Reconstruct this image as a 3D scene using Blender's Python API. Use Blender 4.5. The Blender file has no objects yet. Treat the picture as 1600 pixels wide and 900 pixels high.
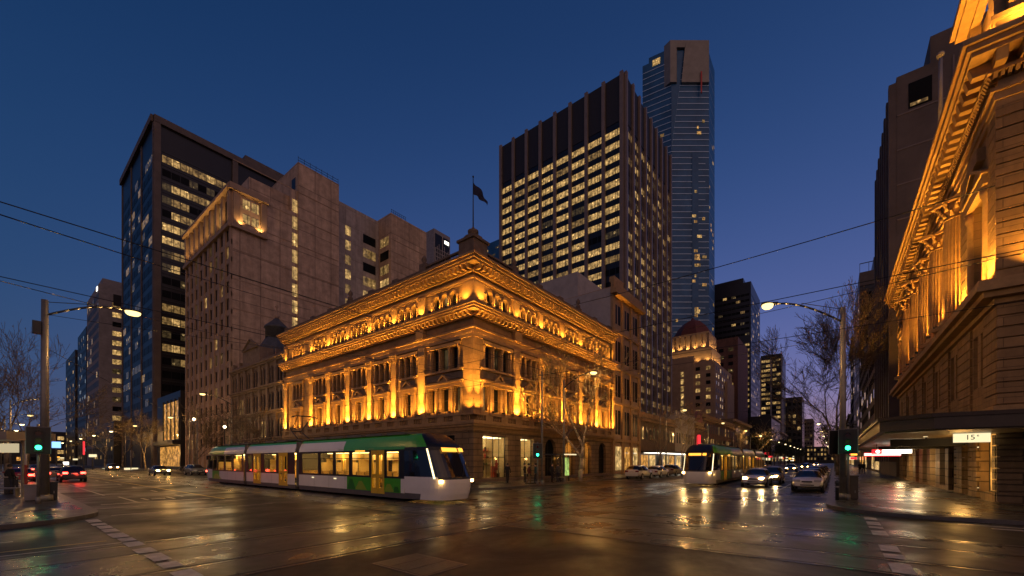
import bpy, math, random
from mathutils import Vector, Matrix
R = math.radians
rnd = random.Random(11)
scn = bpy.context.scene
COL = scn.collection
# world axes: x runs along the tree-lined side street, y along the tram street, the camera stands at the origin
FPX, CXP, HOR, CAMH = 642.0, 800.0, 720.0, 2.1
FU, FV, RU, RV = .787, .617, .617, -.787

def depth(x, y):
    return FU*x + FV*y
def on_x(px, x):            # where a line of sight meets the plane x
    a = (px-CXP)/FPX; Y = x/(FU+RU*a); return (FV+RV*a)*Y, Y
def on_y(px, y):
    a = (px-CXP)/FPX; Y = y/(FV+RV*a); return (FU+RU*a)*Y, Y
def at(px, Y):
    a = (px-CXP)/FPX; return (FU+RU*a)*Y, (FV+RV*a)*Y
def zat(py, Y):
    return CAMH + (HOR-py)/FPX*Y
def lerp(a, b, t): return a+(b-a)*t

# ------------------------------------------------------------------ mesh builder
class MB:
    def __init__(s): s.v = []; s.f = []; s.m = []; s.sm = []
    def face(s, pts, m=0, smooth=False):
        n = len(s.v); s.v.extend([tuple(p) for p in pts]); s.f.append(tuple(range(n, n+len(pts)))); s.m.append(m); s.sm.append(smooth)
    def hexa(s, p, m=0):    # p: 8 points, bottom ring then top ring
        a, b, d, e = [Vector(p[i]) for i in (0, 1, 3, 4)]
        flip = (b-a).cross(d-a).dot(e-a) < 0
        n = len(s.v); s.v.extend([tuple(q) for q in p])
        for f in ((3, 2, 1, 0), (4, 5, 6, 7), (0, 1, 5, 4), (1, 2, 6, 5), (2, 3, 7, 6), (3, 0, 4, 7)):
            f = tuple(n+i for i in f); s.f.append(f[::-1] if flip else f); s.m.append(m); s.sm.append(False)
    def box(s, x0, x1, y0, y1, z0, z1, m=0):
        s.hexa([(x0,y0,z0),(x1,y0,z0),(x1,y1,z0),(x0,y1,z0),(x0,y0,z1),(x1,y0,z1),(x1,y1,z1),(x0,y1,z1)], m)
    def fbox(s, F, s0, s1, d0, d1, z0, z1, m=0):
        s.hexa([F(s0,d0,z0),F(s1,d0,z0),F(s1,d1,z0),F(s0,d1,z0),F(s0,d0,z1),F(s1,d0,z1),F(s1,d1,z1),F(s0,d1,z1)], m)
    def ffrus(s, F, s0, s1, d0, d1, z0, S0, S1, D0, D1, z1, m=0):
        s.hexa([F(s0,d0,z0),F(s1,d0,z0),F(s1,d1,z0),F(s0,d1,z0),F(S0,D0,z1),F(S1,D0,z1),F(S1,D1,z1),F(S0,D1,z1)], m)
    def fquad(s, F, a, b, c, d, m=0, up=True):
        s.face([F(*a), F(*b), F(*c), F(*d)], m)
    def tube(s, p0, p1, r0, r1=None, n=6, m=0, caps=True, smooth=True):
        if r1 is None: r1 = r0
        p0 = Vector(p0); p1 = Vector(p1); ax = (p1-p0)
        if ax.length < 1e-6: return
        ax.normalize(); t = Vector((0,0,1)) if abs(ax.z) < .9 else Vector((1,0,0))
        u = ax.cross(t).normalized(); w = ax.cross(u)
        b = len(s.v)
        for p, r in ((p0, r0), (p1, r1)):
            for i in range(n):
                a = 2*math.pi*i/n; q = p+u*(math.cos(a)*r)+w*(math.sin(a)*r); s.v.append((q.x, q.y, q.z))
        for i in range(n):
            j = (i+1) % n; s.f.append((b+i, b+j, b+n+j, b+n+i)); s.m.append(m); s.sm.append(smooth)
        if caps:
            s.f.append(tuple(b+i for i in range(n))[::-1]); s.m.append(m); s.sm.append(False)
            s.f.append(tuple(b+n+i for i in range(n))); s.m.append(m); s.sm.append(False)
    def path(s, pts, r, n=6, m=0):
        for i in range(len(pts)-1):
            ra = r[i] if isinstance(r, (list, tuple)) else r; rb = r[i+1] if isinstance(r, (list, tuple)) else r
            s.tube(pts[i], pts[i+1], ra, rb, n, m)
    def lathe(s, c, prof, n=10, m=0, a0=0, smooth=True, sx=1, sy=1):
        b = len(s.v)
        for r, z in prof:
            for i in range(n):
                a = a0+2*math.pi*i/n; s.v.append((c[0]+r*sx*math.cos(a), c[1]+r*sy*math.sin(a), c[2]+z))
        for k in range(len(prof)-1):
            for i in range(n):
                j = (i+1) % n; s.f.append((b+k*n+i, b+k*n+j, b+(k+1)*n+j, b+(k+1)*n+i)); s.m.append(m); s.sm.append(smooth)
        s.f.append(tuple(b+i for i in range(n))[::-1]); s.m.append(m); s.sm.append(False)
        e = b+(len(prof)-1)*n; s.f.append(tuple(e+i for i in range(n))); s.m.append(m); s.sm.append(False)
    def ball(s, c, r, m=0, n=10, k=6, sz=1):
        s.lathe(c, [(max(.001, r*math.sin(math.pi*i/k)), -r*sz*math.cos(math.pi*i/k)) for i in range(k+1)], n, m)
    def poly(s, pts, z0, z1, m=0, mtop=None):   # vertical prism over a plan outline (counter-clockwise)
        n = len(pts)
        s.face([(p[0], p[1], z1) for p in pts], m if mtop is None else mtop)
        s.face([(p[0], p[1], z0) for p in pts][::-1], m)
        for i in range(n):
            a, b = pts[i], pts[(i+1) % n]
            s.face([(a[0],a[1],z0),(b[0],b[1],z0),(b[0],b[1],z1),(a[0],a[1],z1)], m)
    def mesh(s, name, mats, off=(0,0,0)):
        me = bpy.data.meshes.new(name)
        o = off
        me.from_pydata([(x-o[0], y-o[1], z-o[2]) for x, y, z in s.v], [], s.f)
        for m in (mats if isinstance(mats, (list, tuple)) else [mats]): me.materials.append(m)
        me.polygons.foreach_set('material_index', s.m)
        me.polygons.foreach_set('use_smooth', s.sm)
        me.update(); return me
    def build(s, name, mats, parent=None, local=False):
        """world coordinates, unless local: then already relative to the parent"""
        off = (0,0,0) if (parent is None or local) else ORG.get(parent.name, (0,0,0))
        o = bpy.data.objects.new(name, s.mesh(name, mats, off)); COL.objects.link(o)
        if parent is not None: o.parent = parent; ORG[o.name] = off if local is False else (0,0,0)
        return o

ORG = {}
def thing(name, label, cat, loc=(0,0,0), rz=0, group=None):
    o = bpy.data.objects.new(name, None); COL.objects.link(o); o.empty_display_size = .3
    o.location = loc; o.rotation_euler = (0,0,rz); ORG[o.name] = tuple(loc)
    return tag(o, label, cat, group)
def tag(o, label, cat, group=None):
    o['label'] = label; o['category'] = cat
    if group: o['group'] = group
    return o
def struct(o): o['kind'] = 'structure'; return o
def stuff(o): o['kind'] = 'stuff'; return o
def inst(name, me, parent, loc, rz=0):        # a child that shares its mesh; loc in world coordinates of an unturned parent
    o = bpy.data.objects.new(name, me); COL.objects.link(o); o.parent = parent
    q = ORG.get(parent.name, (0,0,0)); o.location = (loc[0]-q[0], loc[1]-q[1], loc[2]-q[2]); o.rotation_euler = (0,0,rz)
    ORG[o.name] = tuple(loc)
    return o
KIDS = {}
def copy_tree(o, parent=None):
    c = o.copy(); COL.objects.link(c)
    if parent is not None: c.parent = parent
    for ch in o.children: copy_tree(ch, c)
    return c

class Fac:     # a facade: s runs along it, d sticks out of it, z is up
    def __init__(s, o, sd, dd): s.o, s.sd, s.dd = o, sd, dd
    def __call__(s, a, d, z): return (s.o[0]+s.sd[0]*a+s.dd[0]*d, s.o[1]+s.sd[1]*a+s.dd[1]*d, z)

def wall(mb, F, s0, s1, z0, z1, ops, dep, m=0, d=0.0):
    """a wall face with openings (s0,s1,z0,z1) and their reveals"""
    S = sorted({s0, s1, *[o[0] for o in ops], *[o[1] for o in ops]}); Z = sorted({z0, z1, *[o[2] for o in ops], *[o[3] for o in ops]})
    S = [x for x in S if s0 <= x <= s1]; Z = [x for x in Z if z0 <= x <= z1]
    fl = Vector(F(1,0,0))-Vector(F(0,0,0)); flip = fl.cross(Vector((0,0,1))).dot(Vector(F(0,1,0))-Vector(F(0,0,0))) < 0
    def q(p):
        mb.face(p[::-1] if flip else p, m)
    for k in range(len(Z)-1):
        zc = (Z[k]+Z[k+1])/2; run = None
        for i in range(len(S)-1):
            sc = (S[i]+S[i+1])/2
            hole = any(o[0] < sc < o[1] and o[2] < zc < o[3] for o in ops)
            if not hole and run is None: run = S[i]
            if run is not None and (hole or i == len(S)-2):
                e = S[i] if hole else S[i+1]
                q([F(run,d,Z[k]),F(e,d,Z[k]),F(e,d,Z[k+1]),F(run,d,Z[k+1])]); run = None
    for a, b, lo, hi in ops:
        D = d-dep
        q([F(a,d,lo),F(a,d,hi),F(a,D,hi),F(a,D,lo)][::-1]); q([F(b,d,lo),F(b,D,lo),F(b,D,hi),F(b,d,hi)][::-1])
        q([F(a,d,lo),F(a,D,lo),F(b,D,lo),F(b,d,lo)][::-1]); q([F(a,d,hi),F(b,d,hi),F(b,D,hi),F(a,D,hi)][::-1])
def arch_fill(mb, F, a, b, zs, zt, d, dep, m=0, n=8):
    """masonry that turns the top of a square opening (a..b, up to zt) into an arch springing at zs"""
    c = (a+b)/2; r = (b-a)/2; h = zt-zs-.02
    P = [(c-r*math.cos(math.pi*i/n), zs+h*math.sin(math.pi*i/n)) for i in range(n+1)]
    for i in range(n):
        (s0, q0), (s1, q1) = P[i], P[i+1]
        mb.hexa([F(s0,d-dep,q0),F(s1,d-dep,q1),F(s1,d,q1),F(s0,d,q0),F(s0,d-dep,zt+.001),F(s1,d-dep,zt+.001),F(s1,d,zt+.001),F(s0,d,zt+.001)], m)

# ------------------------------------------------------------------ materials
def nt(name):
    m = bpy.data.materials.new(name); m.use_nodes = True; t = m.node_tree
    return m, t.nodes, t.links, t.nodes['Principled BSDF'], t.nodes['Material Output']
def node(N, typ, **kw):
    n = N.new(typ)
    for k, v in kw.items():
        if k in n.inputs: n.inputs[k].default_value = v
        else: setattr(n, k, v)
    return n
def c4(c): return (c[0], c[1], c[2], 1)
def pm(name, col, rough=.6, metal=0., var=.25, scale=1.5, bump=0., bscale=30., coat=0., spec=.5):
    m, N, L, B, O = nt(name)
    B.inputs['Roughness'].default_value = rough; B.inputs['Metallic'].default_value = metal
    B.inputs['Coat Weight'].default_value = coat; B.inputs['Specular IOR Level'].default_value = spec
    if var > 0:
        g = N.new('ShaderNodeNewGeometry'); n1 = node(N, 'ShaderNodeTexNoise', Scale=scale, Detail=6.0, Roughness=.65)
        L.new(g.outputs['Position'], n1.inputs['Vector'])
        r = N.new('ShaderNodeMapRange'); r.inputs['From Min'].default_value = .25; r.inputs['From Max'].default_value = .75
        r.inputs['To Min'].default_value = 1-var; r.inputs['To Max'].default_value = 1+var
        L.new(n1.outputs['Fac'], r.inputs['Value'])
        mx = node(N, 'ShaderNodeVectorMath', operation='SCALE'); mx.inputs[0].default_value = col[:3]
        L.new(r.outputs['Result'], mx.inputs['Scale']); L.new(mx.outputs['Vector'], B.inputs['Base Color'])
        if bump > 0:
            n2 = node(N, 'ShaderNodeTexNoise', Scale=bscale, Detail=4.0); L.new(g.outputs['Position'], n2.inputs['Vector'])
            b = node(N, 'ShaderNodeBump', Strength=bump, Distance=.02); L.new(n2.outputs['Fac'], b.inputs['Height']); L.new(b.outputs['Normal'], B.inputs['Normal'])
    else: B.inputs['Base Color'].default_value = c4(col)
    return m
def stone(name, col, bw=1.1, bh=.42, mortar=.02, rough=.8, var=.3, joint=.55, bdist=.03, off=.5):
    m, N, L, B, O = nt(name); B.inputs['Roughness'].default_value = rough
    g = N.new('ShaderNodeNewGeometry'); sp = N.new('ShaderNodeSeparateXYZ'); L.new(g.outputs['Position'], sp.inputs[0])
    ad = node(N, 'ShaderNodeMath', operation='ADD'); L.new(sp.outputs['X'], ad.inputs[0]); L.new(sp.outputs['Y'], ad.inputs[1])
    cb = N.new('ShaderNodeCombineXYZ'); L.new(ad.outputs[0], cb.inputs['X']); L.new(sp.outputs['Z'], cb.inputs['Y'])
    br = node(N, 'ShaderNodeTexBrick', Scale=1.0); br.offset = off; br.inputs['Brick Width'].default_value = bw; br.inputs['Row Height'].default_value = bh
    br.inputs['Mortar Size'].default_value = mortar; br.inputs['Mortar Smooth'].default_value = .3
    br.inputs['Color1'].default_value = c4([c*1.08 for c in col]); br.inputs['Color2'].default_value = c4([c*.86 for c in col]); br.inputs['Mortar'].default_value = c4([c*joint for c in col])
    L.new(cb.outputs[0], br.inputs['Vector'])
    n1 = node(N, 'ShaderNodeTexNoise', Scale=.9, Detail=8.0, Roughness=.7); L.new(g.outputs['Position'], n1.inputs['Vector'])
    r = N.new('ShaderNodeMapRange'); r.inputs['From Min'].default_value = .3; r.inputs['From Max'].default_value = .7; r.inputs['To Min'].default_value = 1-var; r.inputs['To Max'].default_value = 1+var*.6
    L.new(n1.outputs['Fac'], r.inputs['Value'])
    mp = N.new('ShaderNodeMapping'); mp.inputs['Scale'].default_value = (.55, .55, .05); L.new(g.outputs['Position'], mp.inputs['Vector'])
    ns = node(N, 'ShaderNodeTexNoise', Scale=1.6, Detail=5.0, Roughness=.6); L.new(mp.outputs[0], ns.inputs['Vector'])
    rs_ = N.new('ShaderNodeMapRange'); rs_.inputs['From Min'].default_value = .42; rs_.inputs['From Max'].default_value = .62; rs_.inputs['To Min'].default_value = 1.06; rs_.inputs['To Max'].default_value = .82; L.new(ns.outputs['Fac'], rs_.inputs['Value'])
    rm = node(N, 'ShaderNodeMath', operation='MULTIPLY'); L.new(r.outputs['Result'], rm.inputs[0]); L.new(rs_.outputs['Result'], rm.inputs[1])
    mx = node(N, 'ShaderNodeVectorMath', operation='SCALE'); L.new(br.outputs['Color'], mx.inputs[0]); L.new(rm.outputs[0], mx.inputs['Scale'])
    L.new(mx.outputs['Vector'], B.inputs['Base Color'])
    iv = node(N, 'ShaderNodeMath', operation='SUBTRACT'); iv.inputs[0].default_value = 1; L.new(br.outputs['Fac'], iv.inputs[1])
    n2 = node(N, 'ShaderNodeTexNoise', Scale=9.0, Detail=6.0); L.new(g.outputs['Position'], n2.inputs['Vector'])
    m2 = node(N, 'ShaderNodeMath', operation='MULTIPLY_ADD'); L.new(n2.outputs['Fac'], m2.inputs[0]); m2.inputs[1].default_value = .35; L.new(iv.outputs[0], m2.inputs[2])
    b = node(N, 'ShaderNodeBump', Strength=.9, Distance=bdist); L.new(m2.outputs[0], b.inputs['Height']); L.new(b.outputs['Normal'], B.inputs['Normal'])
    return m
def emit(name, col, s, mis=True):
    m, N, L, B, O = nt(name); N.remove(B); e = node(N, 'ShaderNodeEmission', Strength=s); e.inputs['Color'].default_value = c4(col)
    L.new(e.outputs[0], O.inputs[0])
    if not mis: m.cycles.emission_sampling = 'NONE'
    return m
def lit(name, col, s, spot=3.0, dens=.16, vs=.55, mis=False):
    """a window with a lit room behind it: uneven light, bright ceiling lamps, dark furniture low down"""
    m, N, L, B, O = nt(name)
    g = N.new('ShaderNodeNewGeometry')
    n1 = node(N, 'ShaderNodeTexNoise', Scale=.9, Detail=3.0); L.new(g.outputs['Position'], n1.inputs['Vector'])
    r = N.new('ShaderNodeMapRange'); r.inputs['From Min'].default_value = .35; r.inputs['From Max'].default_value = .65; r.inputs['To Min'].default_value = .25; r.inputs['To Max'].default_value = 1.15
    L.new(n1.outputs['Fac'], r.inputs['Value'])
    vo = node(N, 'ShaderNodeTexVoronoi', Scale=vs); L.new(g.outputs['Position'], vo.inputs['Vector'])
    lt = node(N, 'ShaderNodeMath', operation='LESS_THAN'); L.new(vo.outputs['Distance'], lt.inputs[0]); lt.inputs[1].default_value = dens
    ml = node(N, 'ShaderNodeMath', operation='MULTIPLY_ADD'); L.new(lt.outputs[0], ml.inputs[0]); ml.inputs[1].default_value = spot; L.new(r.outputs['Result'], ml.inputs[2])
    # thin mullions and furniture streaks
    wv = node(N, 'ShaderNodeTexNoise', Scale=2.0, Detail=1.0); L.new(g.outputs['Position'], wv.inputs['Vector'])
    r2 = N.new('ShaderNodeMapRange'); r2.inputs['From Min'].default_value = .38; r2.inputs['From Max'].default_value = .52; r2.inputs['To Min'].default_value = .55; r2.inputs['To Max'].default_value = 1.0
    L.new(wv.outputs['Fac'], r2.inputs['Value'])
    m3 = node(N, 'ShaderNodeMath', operation='MULTIPLY'); L.new(ml.outputs[0], m3.inputs[0]); L.new(r2.outputs['Result'], m3.inputs[1])
    sp = N.new('ShaderNodeSeparateXYZ'); L.new(g.outputs['Position'], sp.inputs[0])
    sa = node(N, 'ShaderNodeMath', operation='ADD'); L.new(sp.outputs['X'], sa.inputs[0]); L.new(sp.outputs['Y'], sa.inputs[1])
    sm = node(N, 'ShaderNodeMath', operation='PINGPONG'); L.new(sa.outputs[0], sm.inputs[0]); sm.inputs[1].default_value = .7
    r3 = N.new('ShaderNodeMapRange'); r3.inputs['From Min'].default_value = .04; r3.inputs['From Max'].default_value = .12; r3.inputs['To Min'].default_value = .25; r3.inputs['To Max'].default_value = 1.0; L.new(sm.outputs[0], r3.inputs['Value'])
    m5 = node(N, 'ShaderNodeMath', operation='MULTIPLY'); L.new(m3.outputs[0], m5.inputs[0]); L.new(r3.outputs[0], m5.inputs[1]); m3 = m5
    m4 = node(N, 'ShaderNodeMath', operation='MULTIPLY'); L.new(m3.outputs[0], m4.inputs[0]); m4.inputs[1].default_value = s
    B.inputs['Base Color'].default_value = (.02,.02,.02,1); B.inputs['Roughness'].default_value = .1
    B.inputs['Emission Color'].default_value = c4(col); L.new(m4.outputs[0], B.inputs['Emission Strength'])
    if not mis: m.cycles.emission_sampling = 'NONE'
    return m
def glassy(name, tint=(.75,.78,.75), clear=.75):
    m, N, L, B, O = nt(name); N.remove(B)
    t = N.new('ShaderNodeBsdfTransparent'); t.inputs['Color'].default_value = c4(tint)
    gl = node(N, 'ShaderNodeBsdfGlossy', Roughness=.03); gl.inputs['Color'].default_value = (.9,.9,.9,1)
    lw = node(N, 'ShaderNodeLayerWeight', Blend=.5); pw = node(N, 'ShaderNodeMath', operation='POWER'); L.new(lw.outputs['Facing'], pw.inputs[0]); pw.inputs[1].default_value = 4.0
    mr = N.new('ShaderNodeMapRange'); mr.inputs['To Min'].default_value = .05; mr.inputs['To Max'].default_value = .9; mr.clamp = True
    L.new(pw.outputs[0], mr.inputs['Value'])
    x = N.new('ShaderNodeMixShader'); L.new(mr.outputs[0], x.inputs[0]); L.new(t.outputs[0], x.inputs[1]); L.new(gl.outputs[0], x.inputs[2]); L.new(x.outputs[0], O.inputs[0])
    return m

SAND = (.35,.212,.095)
M = {}
M['sand'] = stone('sandstone_block', SAND, 1.2, .45, .014)
M['sandrust'] = stone('rusticated_sandstone', (.27,.178,.09), 1.6, .52, .035, joint=.35, bdist=.08)
M['sandtrim'] = pm('sandstone_trim', (.37,.228,.10), .75, var=.3, scale=2.2, bump=.35, bscale=7)
M['sanddark'] = pm('dark_sandstone', (.17,.12,.085), .85, var=.4, scale=1.8, bump=.3, bscale=6)  # a darker tone of the sandstone
M['concrete'] = stone('beige_concrete_panels', (.54,.385,.275), 3.4, 4.4, .07, var=.34, joint=.5, bdist=.03, off=0)
M['concretegrey'] = stone('grey_concrete_panels', (.44,.38,.35), 2.6, 3.8, .05, var=.3, joint=.6, bdist=.02, off=0)
M['deco'] = pm('deco_render', (.38,.265,.185), .85, var=.22, scale=.5)
M['brown'] = pm('brown_concrete', (.125,.097,.084), .7, var=.3, scale=.4)
M['browntrim'] = pm('bronze_mullion', (.22,.175,.155), .5, var=.2, scale=.5)
M['black'] = pm('black_cladding', (.014,.013,.015), .35, var=.3, scale=.3)
M['dkglass'] = pm('dark_window_glass', (.011,.012,.014), .3, var=.4, scale=.3, spec=.05)
M['blueglass'] = pm('blue_tower_glass', (.03,.12,.28), .3, var=.35, scale=.08, spec=.25)
M['whiteline'] = pm('white_spandrel_line', (.50,.70,.95), .5, var=.2)
M['goldplate'] = pm('gold_plated_crown', (.25,.23,.21), .6, metal=.0, var=.2, scale=.2)
M['roofdark'] = pm('dark_roof_sheet', (.045,.038,.036), .8, var=.3)
M['slate'] = pm('blue_grey_slate', (.07,.075,.085), .5, var=.35, scale=2)
M['redroof'] = pm('dull_red_tile', (.13,.035,.025), .7, var=.3)
M['whitewash'] = pm('pale_painted_render', (.42,.38,.36), .8, var=.2, scale=.8)
M['greywall'] = pm('pale_grey_render', (.26,.24,.25), .85, var=.25, scale=.6)
M['brick'] = stone('red_brown_brick', (.16,.075,.055), .24, .09, .012, var=.3, bdist=.006)
M['frame'] = pm('dark_window_frame', (.03,.022,.016), .5, var=.2)
M['bronze'] = pm('dark_bronze_shopfront', (.035,.022,.015), .35, metal=.3, var=.2)
M['steel'] = pm('galvanised_pole', (.22,.21,.19), .45, metal=.4, var=.25, scale=3)
M['darksteel'] = pm('dark_painted_steel', (.03,.032,.034), .4, var=.2)
M['blackpl'] = pm('black_plastic', (.012,.012,.013), .35, var=.2)
M['rubber'] = pm('tyre_rubber', (.014,.014,.015), .75, var=.2)
M['alloy'] = pm('wheel_alloy', (.5,.5,.5), .3, metal=.9, var=.1)
M['bark'] = pm('plane_tree_bark', (.2,.16,.11), .85, var=.45, scale=3, bump=.4, bscale=9)
M['twig'] = pm('bare_twigs', (.17,.13,.085), .85, var=.35, scale=3)
M['paletwig'] = pm('pale_lamplit_twigs', (.34,.27,.16), .85, var=.35, scale=3)  # lighter copy of the twig colour, lamplight put into it
M['palebark'] = pm('lamplit_plane_bark', (.32,.27,.19), .85, var=.45, scale=3, bump=.4, bscale=9)  # bark likewise made paler to carry the lamplight
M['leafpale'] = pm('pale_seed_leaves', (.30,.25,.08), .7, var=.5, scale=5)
M['leafdk'] = pm('dark_foliage', (.045,.055,.022), .7, var=.5, scale=2)
M['leafdry'] = pm('dry_hanging_leaves', (.16,.10,.035), .7, var=.5, scale=5)
M['wire'] = pm('overhead_cable', (.012,.012,.013), .5, var=0)
M['white'] = pm('white_tram_paint', (.84,.82,.77), .25, var=.08, scale=.8, coat=.5)
M['green'] = pm('bright_green_paint', (.07,.42,.02), .28, var=.15, scale=.8, coat=.5)
M['greendk'] = pm('deep_green_paint', (.03,.2,.015), .28, var=.15, coat=.5)
M['lime'] = pm('lime_green_paint', (.28,.42,.03), .3, var=.1, coat=.4)
M['yellow'] = pm('yellow_door_paint', (.75,.48,.03), .35, var=.1, coat=.3)
M['skirt'] = pm('grey_skirt_paint', (.11,.10,.095), .5, var=.2)
M['bellow'] = pm('grey_gangway_rubber', (.14,.13,.125), .6, var=.2)
M['glass'] = glassy('clear_tinted_glass', (.8,.8,.76), .78)
M['screen'] = pm('dark_windscreen_glass', (.012,.012,.016), .05, var=0, spec=.9)
M['lit1'] = lit('lit_office_warm', (1,.60,.20), .75, 1.3)
M['lit2'] = lit('lit_office_dim', (1,.58,.19), .30, 1.6, .12)
M['lit3'] = lit('lit_office_few_lamps', (1,.66,.26), .07, 6.0, .2)
M['lit4'] = lit('lit_room_amber', (1,.52,.15), .6, 1.5)
M['lit5'] = lit('lit_room_cool', (.8,.9,1), .40, 1.0)
M['amber'] = emit('floodlight_lens', (1,.62,.16), 9)
M['lampw'] = emit('street_lamp_lens', (1,.72,.26), 2.6)
M['lampfar'] = emit('street_lamp_lens_small', (1,.76,.36), 7)
M['globe'] = emit('lamp_globe', (1,.82,.5), 7)
M['greenlight'] = emit('green_signal_lens', (.02,1,.35), 12)
M['redlight'] = emit('red_tail_lens', (1,.05,.03), 16)
M['headlight'] = emit('headlamp_lens', (1,.55,.15), 55)
M['ledamber'] = emit('amber_led_display', (1,.42,.05), 2.2)
M['strip'] = emit('windscreen_light_strip', (1,.80,.42), 2.6)
M['signwhite'] = emit('lightbox_white', (1,.84,.48), 1.15)
M['signbright'] = emit('canopy_light_panel', (1,.93,.78), 3.2)
M['signred'] = emit('lightbox_red', (1,.04,.05), 1.3)
M['signblue'] = emit('lightbox_blue', (.25,.5,1), 2.0)
M['shopglow'] = lit('lit_shop_interior', (1,.62,.22), .95, .5, .14, 1.0, mis=True)
M['shopamber'] = lit('lit_shop_amber', (1,.45,.09), .9, .5, .2, .9, mis=True)
M['ceil'] = emit('tram_ceiling_light', (1,.64,.20), 8)
M['linew'] = pm('white_road_paint', (.50,.48,.44), .5, var=.5, scale=4)
M['liney'] = pm('yellow_road_paint', (.50,.36,.08), .45, var=.4, scale=4)

def wet(name, col, r0, r1, sc=.35, bump=.25, bsc=60, spec=.5, streak=(1,1,1), pool=False):
    m, N, L, B, O = nt(name)
    g = N.new('ShaderNodeNewGeometry'); mp = N.new('ShaderNodeMapping'); mp.inputs['Scale'].default_value = streak; L.new(g.outputs['Position'], mp.inputs['Vector'])
    a = node(N, 'ShaderNodeTexNoise', Scale=sc, Detail=7.0, Roughness=.62, Distortion=.4); L.new(mp.outputs[0], a.inputs['Vector'])
    rr = N.new('ShaderNodeMapRange'); rr.inputs['From Min'].default_value = .38; rr.inputs['From Max'].default_value = .62; rr.inputs['To Min'].default_value = r0; rr.inputs['To Max'].default_value = r1
    L.new(a.outputs['Fac'], rr.inputs['Value'])
    if pool:        # the lanes by the stop line hold more water than the rest
        ds = node(N, 'ShaderNodeVectorMath', operation='DISTANCE'); L.new(g.outputs['Position'], ds.inputs[0]); ds.inputs[1].default_value = (26, 6, 0)
        wr = N.new('ShaderNodeMapRange'); wr.interpolation_type = 'SMOOTHSTEP'; wr.inputs['From Min'].default_value = 5; wr.inputs['From Max'].default_value = 17; wr.inputs['To Min'].default_value = .74; wr.inputs['To Max'].default_value = 1.0; L.new(ds.outputs['Value'], wr.inputs['Value'])
        wm = node(N, 'ShaderNodeMath', operation='MULTIPLY'); L.new(rr.outputs[0], wm.inputs[0]); L.new(wr.outputs[0], wm.inputs[1]); L.new(wm.outputs[0], B.inputs['Roughness'])
        w2 = N.new('ShaderNodeMapRange'); w2.inputs['From Min'].default_value = 5; w2.inputs['From Max'].default_value = 17; w2.inputs['To Min'].default_value = .5; w2.inputs['To Max'].default_value = spec; L.new(ds.outputs['Value'], w2.inputs['Value']); L.new(w2.outputs[0], B.inputs['Specular IOR Level'])
    else: L.new(rr.outputs[0], B.inputs['Roughness'])
    b = node(N, 'ShaderNodeTexNoise', Scale=1.3, Detail=8.0, Roughness=.7); L.new(mp.outputs[0], b.inputs['Vector'])
    cr = N.new('ShaderNodeMapRange'); cr.inputs['From Min'].default_value = .3; cr.inputs['From Max'].default_value = .7; cr.inputs['To Min'].default_value = .5; cr.inputs['To Max'].default_value = 1.5
    L.new(b.outputs['Fac'], cr.inputs['Value'])
    mx = node(N, 'ShaderNodeVectorMath', operation='SCALE'); mx.inputs[0].default_value = col; L.new(cr.outputs[0], mx.inputs['Scale']); L.new(mx.outputs['Vector'], B.inputs['Base Color'])
    n2 = node(N, 'ShaderNodeTexNoise', Scale=bsc, Detail=3.0); L.new(g.outputs['Position'], n2.inputs['Vector'])
    n3 = node(N, 'ShaderNodeTexNoise', Scale=2.5, Detail=4.0); L.new(g.outputs['Position'], n3.inputs['Vector'])
    ad = node(N, 'ShaderNodeMath', operation='MULTIPLY_ADD'); L.new(n3.outputs['Fac'], ad.inputs[0]); ad.inputs[1].default_value = 2.0; L.new(n2.outputs['Fac'], ad.inputs[2])
    bp = node(N, 'ShaderNodeBump', Strength=bump, Distance=.012); L.new(ad.outputs[0], bp.inputs['Height']); L.new(bp.outputs['Normal'], B.inputs['Normal'])
    if not pool: B.inputs['Specular IOR Level'].default_value = spec
    return m
M['asphalt'] = wet('wet_asphalt', (.019,.0175,.016), .28, .60, .3, .13, spec=.26, pool=True)
M['slab'] = wet('wet_track_concrete', (.066,.055,.043), .20, .48, .45, .13, spec=.36, pool=True)
M['paving'] = wet('wet_bluestone_paving', (.05,.045,.04), .2, .42, .5, .18, 40)
M['kerb'] = pm('bluestone_kerb', (.10,.092,.085), .4, var=.3, scale=2)
M['railm'] = pm('worn_steel_rail', (.3,.27,.24), .25, metal=.8, var=.3, scale=3)
M['groove'] = pm('rail_groove', (.008,.008,.008), .6, var=0)
M['earth'] = pm('dark_ground', (.03,.028,.026), .8, var=.3)

def point(name, loc, col, w, r=.08, parent=None):
    l = bpy.data.lights.new(name, 'POINT'); l.color = col; l.energy = w; l.shadow_soft_size = r
    o = bpy.data.objects.new(name, l); COL.objects.link(o); o.location = loc
    return o
def spot(name, loc, direction, col, w, ang=110, blend=.9, r=.1):
    l = bpy.data.lights.new(name, 'SPOT'); l.color = col; l.energy = w; l.spot_size = R(ang); l.spot_blend = blend; l.shadow_soft_size = r
    o = bpy.data.objects.new(name, l); COL.objects.link(o); o.location = loc
    o.rotation_euler = Vector(direction).to_track_quat('-Z', 'Y').to_euler()
    return o

M['void'] = pm('unlit_window_opening', (.012,.012,.013), .7, var=.2, spec=.0)
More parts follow.
